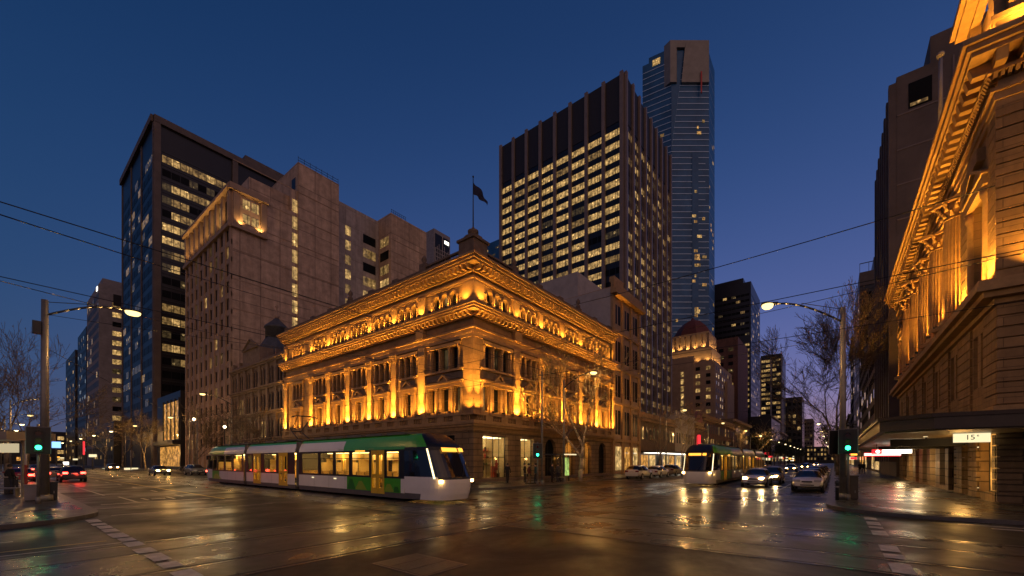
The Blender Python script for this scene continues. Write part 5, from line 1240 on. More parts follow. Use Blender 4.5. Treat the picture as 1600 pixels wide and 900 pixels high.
        for a, c in wins[mi]:
            s_ = MB(); s_.box(.35, 1.15, c-.12, c-.06, .38, 2.3, 0); s_.box(-1.15, -.75, a+.03, a+.07, .38, 2.0, 0); s_.box(.5, 1.2, a+.25, c-.3, 2.15, 2.55, 0); s_.box(1.12, 1.2, lerp(a,c,.35), lerp(a,c,.7), 1.3, 2.2, 0); s_.build('partition', M['cream'], t, True)
        for yy in [y0+1.2+i*1.9 for i in range(int((y1-y0-1.5)/1.9))]:
            s_ = MB(); s_.tube((.35*(1 if int(yy) % 2 else -1), yy, .38), (.35*(1 if int(yy) % 2 else -1), yy, 2.66), .022, .022, 6); s_.build('grab_pole', M['yellow'], t, True)
        for sx in (-1, 1):
            F = Fac((0, 0), (0, 1), (sx, 0))
            for a, c in wins[mi]:
                w_ = MB(); e = .045
                w_.fbox(F, a, a+e, HWd-.05, HWd-.008, 1.22, 2.62, 0); w_.fbox(F, c-e, c, HWd-.05, HWd-.008, 1.22, 2.62, 0); w_.fbox(F, a+e, c-e, HWd-.05, HWd-.008, 1.22, 1.22+e, 0); w_.fbox(F, a+e, c-e, HWd-.05, HWd-.008, 2.62-e, 2.62, 0); w_.fbox(F, a+e, c-e, HWd-.045, HWd-.012, 2.22, 2.26, 0)
                o = w_.build('window', M['blackpl'], t, True)
                w_ = MB(); w_.face([F(a+.01,HWd-.03,1.23),F(c-.01,HWd-.03,1.23),F(c-.01,HWd-.03,2.61),F(a+.01,HWd-.03,2.61)]); w_.build('pane', M['glass'], o, True)
            for a, c in doors[mi]:
                mid = (a+c)/2
                for l0, l1 in ((a, mid-.012), (mid+.012, c)):
                    w_ = MB(); d0, d1 = HWd-.05, HWd+.025; e = .14
                    w_.fbox(F, l0, l0+e, d0, d1, .3, 2.68, 0); w_.fbox(F, l1-e, l1, d0, d1, .3, 2.68, 0); w_.fbox(F, l0+e, l1-e, d0, d1, .3, .62, 0); w_.fbox(F, l0+e, l1-e, d0, d1, 2.42, 2.68, 0); w_.fbox(F, l0+e, l1-e, d0, d1-.01, 1.2, 1.36, 0)
                    o = w_.build('door', M['yellow'], t, True)
                    w_ = MB(); w_.face([F(l0+e,HWd-.01,.62),F(l1-e,HWd-.01,.62),F(l1-e,HWd-.01,2.42),F(l0+e,HWd-.01,2.42)]); w_.build('pane', M['glass'], o, True)
            if mi == 0:
                w_ = MB(); w_.fbox(F, 6.5, 7.5, HWd-.001, HWd+.006, 2.63, 2.69); w_.build('side_display', M['ledamber'], t, True)
            for yy in ((9.6, 12.4) if mi == 0 else ()):
                w_ = MB(); w_.fbox(F, yy, yy+.3, HWd+.001, HWd+.02, .98, 1.04); w_.build('side_marker', M['signwhite'], t, True)
    for y0, y1 in ((14.55, 15.15), (23.9, 24.5)):
        b = MB(); n = 6
        for i in range(n):
            a = lerp(y0, y1, i/n); c = lerp(y0, y1, (i+1)/n); k = .05 if i % 2 else 0
            b.box(-1.27+k, 1.27-k, a, c, .3, 3.42-k, 0)
        b.build('gangway', M['bellow'], t, True)
    for yc in (5.0, 12.2, 19.6, 26.6, 31.2):
        for dy in (-.85, .85):
            b = MB(); b.tube((-.82, yc+dy, .29), (.82, yc+dy, .29), .29, .29, 16); b.build('wheelset', M['darksteel'], t, True)
    # pantograph on the middle module
    b = MB(); y = 16.4
    for sx in (-.45, .45): b.path([(sx, y, 3.6), (sx*.8, y+1.5, 4.35), (sx*1.1, y+.2, 5.35)], .035, 6)
    b.tube((-.45,y,3.6), (.45,y,3.6), .05, .05, 6); b.tube((-.36,y+1.5,4.35), (.36,y+1.5,4.35), .04, .04, 6)
    for yy in (0, .35): b.path([(-.9,y+yy,5.28),(-.65,y+yy,5.42),(.65,y+yy,5.42),(.9,y+yy,5.28)], .03, 6)
    b.tube((-.5,y+.17,5.36), (-.5,y+.35,5.42), .02, .02, 5); b.box(-.7, .7, y-.3, y+1.7, 3.502, 3.6)
    b.build('pantograph', M['darksteel'], t, True)
    return t
M['tramhead'] = emit('tram_headlamp', (1,.55,.16), 24)
M['cream'] = pm('cream_lining', (.66,.48,.2), .5, var=.1)
M['seat'] = pm('ochre_seat_fabric', (.34,.22,.06), .8, var=.3)
tr1 = tram('tram', 'white, green and yellow low-floor tram crossing the junction in front of the amber building', (14.58, 14.55, 0), 0, 'trams')
tr2 = copy_tree(tr1); tr2.location = (36.9, 9.25, 0); tr2.rotation_euler = (0, 0, R(-90)); tr2['label'] = 'second tram coming up the side street beside the cars with lit headlights'
for c in tr2.children:
    c.matrix_parent_inverse = Matrix()
for yy in (8.4, 10.1): spot('tram_headlight_beam', (36.6, yy, 1.0), (-1, 0, -.03), (1, .62, .24), 130, 50, 1.0, .12)
spot('tram_headlight_beam', (13.8, 14.3, 1.0), (0, -1, -.12), (1, .55, .2), 300, 60, .8, .12)
for y in (18, 22, 26, 33, 41, 46): point('saloon_lamp', (14.58, y+.2, 2.45), (1, .60, .17), 110, .2)
for x in (42, 50, 58, 66): point('saloon_lamp', (x, 9.25, 2.45), (1, .60, .17), 110, .2)
# ------------------------------------------------------------------ cars, front towards local -y
PAINT = {'silver': (.72,.70,.66), 'white': (.62,.61,.58), 'black': (.012,.012,.014), 'grey': (.10,.105,.11), 'red': (.28,.02,.02), 'gold': (.30,.25,.17)}
for k, c in list(PAINT.items()): M['car_'+k] = pm('car_paint_'+k, c, .28, metal=.08, var=.06, coat=.8)
M['head_off'] = pm('unlit_headlamp', (.35,.35,.36), .12, var=.1); M['tail_off'] = pm('unlit_tail_lamp', (.16,.008,.008), .2, var=.1)
M['tail_dim'] = emit('tail_lamp_lit', (1,.06,.03), 7); M['plate'] = pm('number_plate', (.55,.55,.5), .5, var=.1)
def car_meshes(kind):
    Ln = 4.6
    if kind == 'sedan': top = [(0,.62),(.1,.72),(.5,.86),(1.3,.95),(2.0,1.38),(2.5,1.45),(3.1,1.43),(3.75,1.05),(4.2,1.02),(4.5,.95),(4.6,.72)]; wa, wb = 1.3, 3.8
    elif kind == 'wagon': top = [(0,.66),(.1,.8),(.5,.95),(1.2,1.03),(1.85,1.5),(2.4,1.6),(3.4,1.6),(4.0,1.52),(4.35,1.12),(4.52,.98),(4.6,.75)]; wa, wb = 1.2, 4.36
    else: top = [(0,.62),(.1,.76),(.45,.88),(1.15,.98),(1.8,1.42),(2.4,1.5),(3.2,1.48),(3.9,1.34),(4.3,1.04),(4.5,.95),(4.6,.75)]; wa, wb = 1.15, 4.32
    def zt(y):
        for (a, p), (c, q) in zip(top, top[1:]):
            if a <= y <= c: return lerp(p, q, (y-a)/(c-a))
        return top[-1][1]
    ys = sorted({a for a, _ in top} | {.25, .8, 1.65, 2.8, 3.5, 1.0, 4.05})
    def sec(y):
        e = min(1, .80+.20*min(1, y/.55)) if y < .55 else min(1, .84+.16*min(1, (Ln-y)/.5)); W = .89*e; h = zt(y); belt = min(h-.03, .93 if kind != 'wagon' else 1.0)
        lo = .30 if .3 < y < 4.3 else .38
        cab = max(0, min(1, (h-belt)/.45))
        return [(W*.90, lo), (W, lo+.16), (W*1.0, .62), (W*.965, belt), (lerp(W*.90, W*.72, cab), lerp(belt+.02, h-.07, .92)), (lerp(W*.7, W*.58, cab), h-.012), (0, h+.012)]
    b = MB(); g = {}
    rows = []
    for y in ys:
        s = sec(y); r = []
        for x, z in s: r.append((x, y, z))
        for x, z in s[-2::-1]: r.append((-x, y, z))
        base = len(b.v); b.v.extend(r); rows.append(base)
    n = 13
    for i in range(len(ys)-1):
        yc = (ys[i]+ys[i+1])/2
        for k in range(n-1):
            m = 0; kk = min(k, n-2-k)
            steep = abs(zt(ys[i+1])-zt(ys[i]))/(ys[i+1]-ys[i]) > .3
            if wa < yc < wb:
                if kk == 3 and zt(yc) > 1.12: m = 1
                if kk in (4, 5) and steep: m = 1
            b.f.append((rows[i]+k, rows[i]+k+1, rows[i+1]+k+1, rows[i+1]+k)); b.m.append(m); b.sm.append(True)
    b.f.append(tuple(rows[0]+k for k in range(n))[::-1]); b.m.append(0); b.sm.append(False)
    b.f.append(tuple(rows[-1]+k for k in range(n))); b.m.append(0); b.sm.append(False)
    for i in range(len(ys)-1): b.f.append((rows[i], rows[i+1], rows[i+1]+n-1, rows[i]+n-1)); b.m.append(2); b.sm.append(False)
    # wheel arches: dark rings, pillars, sills, bumpers
    for yw in (.85, 3.65):
        for sx in (-1, 1):
            b.tube((sx*.80, yw, .34), (sx*.905, yw, .34), .385, .385, 20, 2)
    for y in (2.55, 3.45):
        for sx in (-1, 1):
            s = sec(y); b.hexa([(sx*(s[3][0]+.008), y-.05, s[3][1]),(sx*(s[3][0]+.008), y+.05, s[3][1]),(sx*(s[3][0]-.03), y+.05, s[3][1]),(sx*(s[3][0]-.03), y-.05, s[3][1]),(sx*(s[4][0]+.01), y-.04, s[4][1]),(sx*(s[4][0]+.01), y+.06, s[4][1]),(sx*(s[4][0]-.03), y+.06, s[4][1]),(sx*(s[4][0]-.03), y-.04, s[4][1])], 2)
    for sx in (-1, 1): b.box(min(sx*.86, sx*.905), max(sx*.86, sx*.905), 1.3, 3.2, .26, .36, 2)
    out = {'body': b}
    f = MB(); f.box(-.30, .30, -.015, .06, .63, .73); 
    for q in range(3): f.box(-.29, .29, -.022, -.012, .635+q*.035, .648+q*.035)
    f.box(-.38, .38, -.012, .05, .42, .49); out['grille'] = f
    p = MB(); p.box(-.2, .2, -.035, -.018, .52, .62); p.box(-.2, .2, Ln+.004, Ln+.02, .80, .90); out['number_plate'] = p
    hl = MB(); hl.hexa([(-.2,-.02,.62),(.2,.03,.62),(.2,.22,.62),(-.2,.2,.62),(-.17,.06,.77),(.21,.12,.77),(.21,.3,.77),(-.17,.3,.77)]); out['headlight'] = hl
    tl = MB(); tl.hexa([(-.17,-.2,0),(.17,-.2,0),(.17,.03,0),(-.17,.05,0),(-.17,-.2,.17),(.17,-.2,.17),(.16,.02,.17),(-.17,.03,.17)]); out['tail_light'] = tl
    mi = MB(); mi.hexa([(-.09,-.06,0),(.09,-.02,0),(.09,.06,0),(-.09,.06,0),(-.08,-.05,.12),(.09,-.01,.12),(.09,.06,.12),(-.08,.06,.12)]); out['mirror'] = mi
    ty = MB(); ty.tube((-.1,0,0), (.1,0,0), .325, .325, 22, 0); out['wheel'] = ty
    ri = MB(); ri.tube((-.108,0,0), (.108,0,0), .2, .2, 16, 0)
    for k in range(5):
        a = 2*math.pi*k/5
        for sx in (-1, 1): ri.hexa([(sx*.1,.03*math.sin(a)+.05*math.cos(a),-.03*math.cos(a)+.05*math.sin(a)),(sx*.1,-.03*math.sin(a)+.05*math.cos(a),.03*math.cos(a)+.05*math.sin(a)),(sx*.116,-.03*math.sin(a)+.05*math.cos(a),.03*math.cos(a)+.05*math.sin(a)),(sx*.116,.03*math.sin(a)+.05*math.cos(a),-.03*math.cos(a)+.05*math.sin(a)),(sx*.1,.03*math.sin(a)+.24*math.cos(a),-.03*math.cos(a)+.24*math.sin(a)),(sx*.1,-.03*math.sin(a)+.24*math.cos(a),.03*math.cos(a)+.24*math.sin(a)),(sx*.116,-.03*math.sin(a)+.24*math.cos(a),.03*math.cos(a)+.24*math.sin(a)),(sx*.116,.03*math.sin(a)+.24*math.cos(a),-.03*math.cos(a)+.24*math.sin(a))])
    out['rim'] = ri
    return out
CM = {}
def car(kind, label, x, y, rz, paint, head='head_off', tail='tail_off', group=None, beam=0, cat='car'):
    t = thing('car', label, cat, (x, y, 0), rz, group)
    if kind not in CM: CM[kind] = (car_meshes(kind), {})
    mb, ch = CM[kind]
    def add(nm, key, mats, loc=(0,0,0), rot=(0,0,0), parent=t):
        k2 = (key, tuple(id(m) for m in mats))
        if k2 not in ch: ch[k2] = mb[key].mesh(nm, mats)
        o = bpy.data.objects.new(nm, ch[k2]); COL.objects.link(o); o.parent = parent; o.location = loc; o.rotation_euler = rot; return o
    add('body', 'body', [M['car_'+paint], M['screen'], M['blackpl']]); add('grille', 'grille', [M['blackpl']]); add('number_plate', 'number_plate', [M['plate']])
    zb = .80 if kind != 'wagon' else .95
    for sx in (-1, 1):
        h = add('headlight', 'headlight', [M[head]], (sx*.56, .02, .04)); h.scale = (sx*(.75 if head != 'head_off' else 1), 1, 1)
        q = add('tail_light', 'tail_light', [M[tail]], (sx*.60, 4.57, zb-.12)); q.scale = (sx, 1, 1)
        q = add('mirror', 'mirror', [M['car_'+paint]], (sx*.98, 1.55, .95)); q.scale = (sx, 1, 1)
        for yw in (.85, 3.65):
            w_ = add('wheel', 'wheel', [M['rubber']], (sx*.83, yw, .325)); add('rim', 'rim', [M['alloy']], parent=w_)
    if beam:
        for sx in (-.58, .58):
            p = Matrix.Rotation(rz, 3, 'Z') @ Vector((sx, -.12, .68)); d = Matrix.Rotation(rz, 3, 'Z') @ Vector((0, -1, -.085))
            spot('headlight_beam', (x+p.x, y+p.y, p.z), d, (1, .72, .36), beam, 55, .8, .07)
    return t
N_ = R(-90)      # nose towards -x: coming up the side street
def gpx(px, y): return on_y(px, y)[0]
car('hatch', 'silver hatchback with blazing headlights in front of the second tram’s side', 36.9, 5.0, N_, 'silver', 'headlight', group='cars waiting with lit headlights', beam=80)
car('wagon', 'second car with lit headlights, half hidden behind the silver hatchback', 42.6, 4.6, N_, 'gold', 'headlight', group='cars waiting with lit headlights', beam=80)
car('sedan', 'pale sedan parked by the footpath kerb with dark headlights, first of its row', 34.2, 1.45, N_, 'silver', group='cars parked along the footpath kerb')
for i, (k, p, lab) in enumerate((('hatch', 'grey', 'dark hatchback parked directly behind the pale sedan at the footpath kerb'), ('wagon', 'black', 'black wagon third in the row parked along the footpath kerb'), ('sedan', 'white', 'white car fourth in the row parked along the footpath kerb'), ('hatch', 'grey', 'fifth parked car along the footpath kerb, just a dark roof'), ('wagon', 'silver', 'last visible parked car along the footpath kerb'))):
    car(k, lab, 40.2+i*6.1, 1.4, N_, p, group='cars parked along the footpath kerb')
# row on the shop side, tails towards us
for i, (k, p, lab, px) in enumerate((('wagon', 'white', 'white wagon parked at the kerb past the lit bare tree', 954), ('hatch', 'silver', 'silver hatchback parked between the white wagon and a pale car', 996), ('wagon', 'gold', 'pale car at the far end of the row parked by the lit shops', 1016))):
    car(k, lab, 44.6+i*6.3, 17.9, R(90), p, group='cars parked on the shop side'); 
for o in [o for o in COL.objects if o.get('group') == 'cars parked on the shop side']: o.location.x += 4.6
# traffic far down the side street
for i, (x, y, head, tail, lab) in enumerate(((92, 6.4, 'headlight', 'tail_off', 'distant car with lit headlights in the lane behind the two waiting cars'), (118, 5.4, 'headlight', 'tail_off', 'small distant car with headlights, farther than the one before it'), (150, 6.6, 'headlight', 'tail_off', 'tiny pair of headlights far down the side street'), (185, 5.2, 'headlight', 'tail_off', 'farthest tiny headlights down the side street'))):
    car('hatch', lab, x, y, N_, 'grey', head, tail, group='distant traffic on the side street')
for i, (x, y, lab) in enumerate(((88, 16.2, 'car driving away with red tail lights behind the second tram'), (108, 16.4, 'second car driving away with red tail lights, smaller and farther'), (134, 16.0, 'tiny car with red tail lights farthest down the shop side'))):
    car('wagon', lab, x+4.6, y, R(90), 'black', 'head_off', 'redlight', group='distant traffic on the side street')
# tram street
x1, y1 = at(120, 40.5)
car('wagon', 'dark car with glowing red tail lights driving away down the tram street', x1-.2, y1+4.2, R(180), 'black', 'head_off', 'redlight', 'traffic on the tram street')
car('hatch', 'orange-lit taxi ahead of the dark car with red tail lights', 4.6, 71, R(180), 'gold', 'head_off', 'redlight', 'traffic on the tram street')
car('hatch', 'car with red tail lights between the taxi and the traffic light pole', 1.9, 64, R(180), 'red', 'head_off', 'redlight', 'traffic on the tram street')
car('sedan', 'small oncoming car with one bright headlight on the tram street', 15.2, 74, 0, 'grey', 'headlight', 'tail_off', 'traffic on the tram street')
car('wagon', 'grey car parked under the lit bare tree on the tram street', 18.9, 72, 0, 'grey', 'head_off', 'tail_off', 'traffic on the tram street')
car('sedan', 'distant car with tail lights far along the tram street', 5, 105, R(180), 'grey', 'head_off', 'redlight', 'traffic on the tram street')
car('hatch', 'distant oncoming headlights far along the tram street', 16.5, 120, 0, 'grey', 'headlight', 'tail_off', 'traffic on the tram street')
for (x, y, w_) in ((3.2, 66, 60), (4.6, 74, 60), (x1, y1+5, 40)): point('tail_glow', (x, y-5.6, .8), (1, .06, .03), w_*.5, .2)

# ------------------------------------------------------------------ people
M['skin'] = pm('skin', (.42,.26,.18), .6, var=.1); M['hair'] = pm('dark_hair', (.02,.014,.01), .6, var=.2)
def person(label, x, y, rz, topc, legc, stride=.25, z=.15, h=1.72, bag=False, hairc='hair', group=None):
    k = h/1.72
    V = {'pel':(0,0,.93,.15,.11), 'bel':(0,0,1.1,.15,.11), 'che':(0,-.01,1.32,.17,.12), 'nek':(0,-.02,1.47,.062,.062), 'hd0':(0,-.04,1.56,.085,.095), 'hd1':(0,-.03,1.66,.085,.1),
         'shl':(.17,0,1.40,.065,.065), 'ell':(.23,.05+stride*.25,1.14,.045,.045), 'wrl':(.22,-.06+stride*.4,.92,.032,.032), 'hal':(.21,-.10+stride*.42,.82,.035,.022),
         'shr':(-.17,0,1.40,.065,.065), 'elr':(-.23,.05-stride*.25,1.14,.045,.045), 'wrr':(-.22,-.06-stride*.4,.92,.032,.032), 'har':(-.21,-.10-stride*.42,.82,.035,.022),
         'hil':(.09,0,.86,.095,.095), 'knl':(.095,-stride*.5-.03,.49,.062,.065), 'anl':(.09,-stride*.75,.09,.045,.05), 'tol':(.1,-stride*.75-.17,.035,.045,.03),
         'hir':(-.09,0,.86,.095,.095), 'knr':(-.095,stride*.25-.04,.49,.062,.065), 'anr':(-.09,stride*.85,.11,.045,.05), 'tor':(-.1,stride*.85-.16,.04,.045,.03)}
    E = ['pel-bel','bel-che','che-nek','nek-hd0','hd0-hd1','che-shl','shl-ell','ell-wrl','wrl-hal','che-shr','shr-elr','elr-wrr','wrr-har','pel-hil','hil-knl','knl-anl','anl-tol','pel-hir','hir-knr','knr-anr','anr-tor']
    ks = list(V); me = bpy.data.meshes.new('person'); me.from_pydata([tuple(c*k for c in V[q][:3]) for q in ks], [tuple(ks.index(s) for s in e.split('-')) for e in E], [])
    o = bpy.data.objects.new('tmp_person', me); COL.objects.link(o)
    md = o.modifiers.new('skin', 'SKIN'); sv = me.skin_vertices
    if not sv: me.skin_vertices.new() if hasattr(me.skin_vertices, 'new') else None
    for i, q in enumerate(ks): me.skin_vertices[0].data[i].radius = (V[q][3]*k, V[q][4]*k); me.skin_vertices[0].data[i].use_root = q == 'pel'
    sb = o.modifiers.new('sub', 'SUBSURF'); sb.levels = 2; sb.render_levels = 2
    dg = bpy.context.evaluated_depsgraph_get(); m2 = bpy.data.meshes.new_from_object(o.evaluated_get(dg)); bpy.data.objects.remove(o)
    m2.materials.clear()
    for m in (M['skin'], topc, legc, M['blackpl']): m2.materials.append(m)
    for p in m2.polygons:
        c = p.center/k; p.use_smooth = True
        p.material_index = 0 if c.z > 1.475 or (c.z < .89 and abs(c.x) > .175) else 1 if c.z > .88 else 2 if c.z > .1 else 3
    t = bpy.data.objects.new('person', m2); COL.objects.link(t); t.location = (x, y, z); t.rotation_euler = (0, 0, rz); tag(t, label, 'person', group)
    hb = MB(); hb.lathe((0,-.005*k,1.60*k), [(.10*k,0),(.108*k,.04*k),(.10*k,.1*k),(.07*k,.14*k),(.01,.16*k)], 12, 0, 0, True, .9, 1.08); hb.v = [(a, b_+.025*k, c) for a, b_, c in hb.v]; hb.build('hair', M[hairc], t, True)
    fb = MB(); fb.hexa([(-.014,-.13*k,1.60*k),(.014,-.13*k,1.60*k),(.012,-.10*k,1.60*k),(-.012,-.10*k,1.60*k),(-.008,-.115*k,1.66*k),(.008,-.115*k,1.66*k),(.008,-.1*k,1.66*k),(-.008,-.1*k,1.66*k)]); fb.build('nose', M['skin'], t, True)
    if bag:
        b = MB(); b.box(.2*k, .3*k, -.16*k, .16*k, .62*k, .88*k); b.build('shoulder_bag', M['blackpl'], t, True)
    return t
dkc, navy, grey_, tan, red_, teal = [pm(n, c, .85, var=.3, scale=6) for n, c in (('black_coat', (.015,.014,.014)), ('navy_coat', (.015,.02,.04)), ('grey_trousers', (.05,.05,.05)), ('tan_coat', (.22,.14,.07)), ('dark_red_jacket', (.12,.02,.02)), ('teal_jacket', (.03,.09,.10)))]
def pp(px, Y): return at(px, Y)
for (px, Y, a, tc_, lc_, st_, lab, bag) in ((793, 35.2, 2.0, dkc, dkc, .3, 'person in dark clothes walking past the lit corner shop window', False), (820, 36.2, .3, dkc, grey_, .05, 'person in black standing before the second lit shop window', False), (826.5, 34.2, .8, red_, tan, .22, 'person in a dark red jacket and pale trousers at the kerb', True), (837, 34.4, 3.6, teal, navy, .1, 'person in a teal jacket waiting beside the traffic light pole', False), (862.5, 36.0, 1.2, dkc, dkc, .15, 'person in black standing at the edge of the glass tram shelter', False), (872, 37.2, 2.6, grey_, navy, .0, 'person in grey waiting inside the glass tram shelter', True)):
    x, y = pp(px, Y); person(lab, x, y, a, tc_, lc_, st_, bag=bag, group='people by the amber building')
for (px, y, a, lab) in ((1344, -3.0, N_, 'person in a black coat walking up the wet footpath under the canopy'), (1349.5, -3.5, N_+.1, 'person beside the black-coated walker on the wet footpath')):
    person(lab, on_y(px, y)[0], y, a, dkc, navy if 'beside' in lab else dkc, .3, group='pair walking on the footpath')
for (px, Y, lab) in ((16, 24.5, 'person in dark clothes waiting under the tram stop shelter roof'), (98, 60, 'person crossing near the far cars on the tram street')):
    x, y = at(px, Y); person(lab, x, y, 2.2, dkc, navy, .15, z=.15 if Y < 50 else 0.0)
# ------------------------------------------------------------------ poles, lamps, signals
def lamp_post(name, label, base, d, h=9.8, arm=2.9, rise=.5, group=None, watt=900, z0=.15, r=.11, lampm='lampw', far=False):
    x, y = base; t = thing(name, label, 'street lamp', (x, y, z0), 0, group)
    n = 6 if far else 12
    b = MB(); b.tube((x,y,z0), (x,y,z0+.3), r*1.7, r*1.6, n); b.tube((x,y,z0+.3), (x,y,h), r, r*.72, n); b.build('pole', M['steel'], t)
    ex, ey = x+d[0]*arm, y+d[1]*arm
    if arm > .1:
        b = MB(); k = 7; b.path([(lerp(x,ex,i/k), lerp(y,ey,i/k), h-.75+(rise+.75)*math.sin(i/k*math.pi/2)) for i in range(k+1)], [.05]*(k+1), n//2+2)
        if not far: b.tube((x,y,h-.1), (lerp(x,ex,.62),lerp(y,ey,.62),h+rise-.08), .018, .018, 5)
        b.build('arm', M['darksteel'], t)
    hx, hy, hz = ex+d[0]*.35, ey+d[1]*.35, h+rise
    b = MB(); px_, py_ = -d[1], d[0]
    def q(a, c, z): return (ex+d[0]*a+px_*c, ey+d[1]*a+py_*c, z)
    b.hexa([q(-.05,-.12,hz-.04),q(.75,-.15,hz-.04),q(.75,.15,hz-.04),q(-.05,.12,hz-.04),q(-.05,-.06,hz+.08),q(.7,-.1,hz+.1),q(.7,.1,hz+.1),q(-.05,.06,hz+.08)])
    hd = b.build('lamp_head', M['darksteel'], t)
    b = MB(); b.lathe((hx+d[0]*.08, hy+d[1]*.08, hz-.19), [(.03,-.06),(.18,-.03),(.25,.04),(.27,.15)], 12, 0, 0, True, 1.25, 1.0); b.build('lens', M[lampm], hd)
    if watt: point('street_lamp_light', (hx+d[0]*.08, hy+d[1]*.08, hz-.32), (1, .52, .15), watt, .2)
    return t
x, y = 1.7, 30.1
lp1 = lamp_post('street_lamp', 'tall street lamp on the corner pole, its arm reaching over the tram street', (x, y), (1, 0), 9.9, 2.75, .35, watt=700, r=.17)
b = MB(); b.box(1.3, 1.58, 29.95, 30.25, 8.2, 8.8); b.build('control_box', M['darksteel'], lp1)
lp2 = lamp_post('street_lamp', 'tall street lamp with curved arm on the pole by the columned building', (26.8, -.35), (-.42, .907), 9.9, 3.0, .45, watt=700, r=.15)
lp3 = lamp_post('street_lamp', 'glaring street lamp among the bare branches in front of the amber building', (33.0, 19.75), (0, -1), 9.6, 2.6, .35, watt=700, r=.1)
lamp_post('street_lamp', 'street lamp on a thin pole over the rear of the crossing tram', on_x(362, 21.4)[:1] and (21.4, on_x(362, 21.4)[0]), (-1, 0), zat(624, on_x(362, 21.4)[1]), 3.0, .4, watt=600, r=.08)
assumed_lamp = lamp_post('street_lamp', 'assumed street lamp out of view at the camera corner, added to light the near tram', (1.2, -2.6), (.75, .66), 9.9, 2.9, .35, watt=420, r=.15)  # unseen lamp, assumed from the lit tram side and added to light it
# far lamps along both streets
k = 0
for i in range(11):
    u = 62+i*26
    lamp_post('street_lamp', 'one of the small street lamps receding along the shop side of the side street', (u, 19.6), (0, -1), 9.2, 2.2, .3, 'small lamps along the side street', 900 if i < 5 else 0, lampm='lampw' if i < 3 else 'lampfar', far=True)
    if i > 0: lamp_post('street_lamp', 'one of the small street lamps receding along the canopy side of the side street', (u+14, -.2), (0, 1), 9.2, 2.2, .3, 'small lamps along the canopy side', 260 if i < 5 else 0, lampm='lampfar', far=True)
for i in range(8):
    v = 88+i*27
    lamp_post('street_lamp', 'one of the small street lamps receding along the tram street’s building side', (21.6, v), (-1, 0), 9.2, 2.2, .3, 'small lamps along the tram street', 900 if i < 4 else 0, lampm='lampw' if i < 2 else 'lampfar', far=True)
    if i != 20: lamp_post('street_lamp', 'one of the small street lamps receding along the tram stop side', (1.6, v-13), (1, 0), 9.2, 2.2, .3, 'small lamps along the tram stop side', 900 if i < 4 else 0, lampm='lampw' if i < 2 else 'lampfar', far=True)
for px, Y, py, lab in ((303, 62, 655, 'twin-globe old street lamp by the domed building, farther one'), (351, 56, 667, 'old street lamp with glowing globe by the domed building, behind the tram')):
    x, y = at(px, Y); h = zat(py, Y); t = thing('globe_lamp', lab, 'street lamp', (x, y, .15)); b = MB(); b.lathe((x,y,.15), [(.16,0),(.14,.6),(.07,.8),(.05,h-.5),(.09,h-.45),(.05,h-.35)], 8); b.build('pole', M['darksteel'], t)
    b = MB(); b.ball((x, y, h), .2, 0, 10, 8); b.build('globe', M['globe'], t); point('globe_light', (x-.3, y-.2, h), (1, .8, .45), 260, .2)
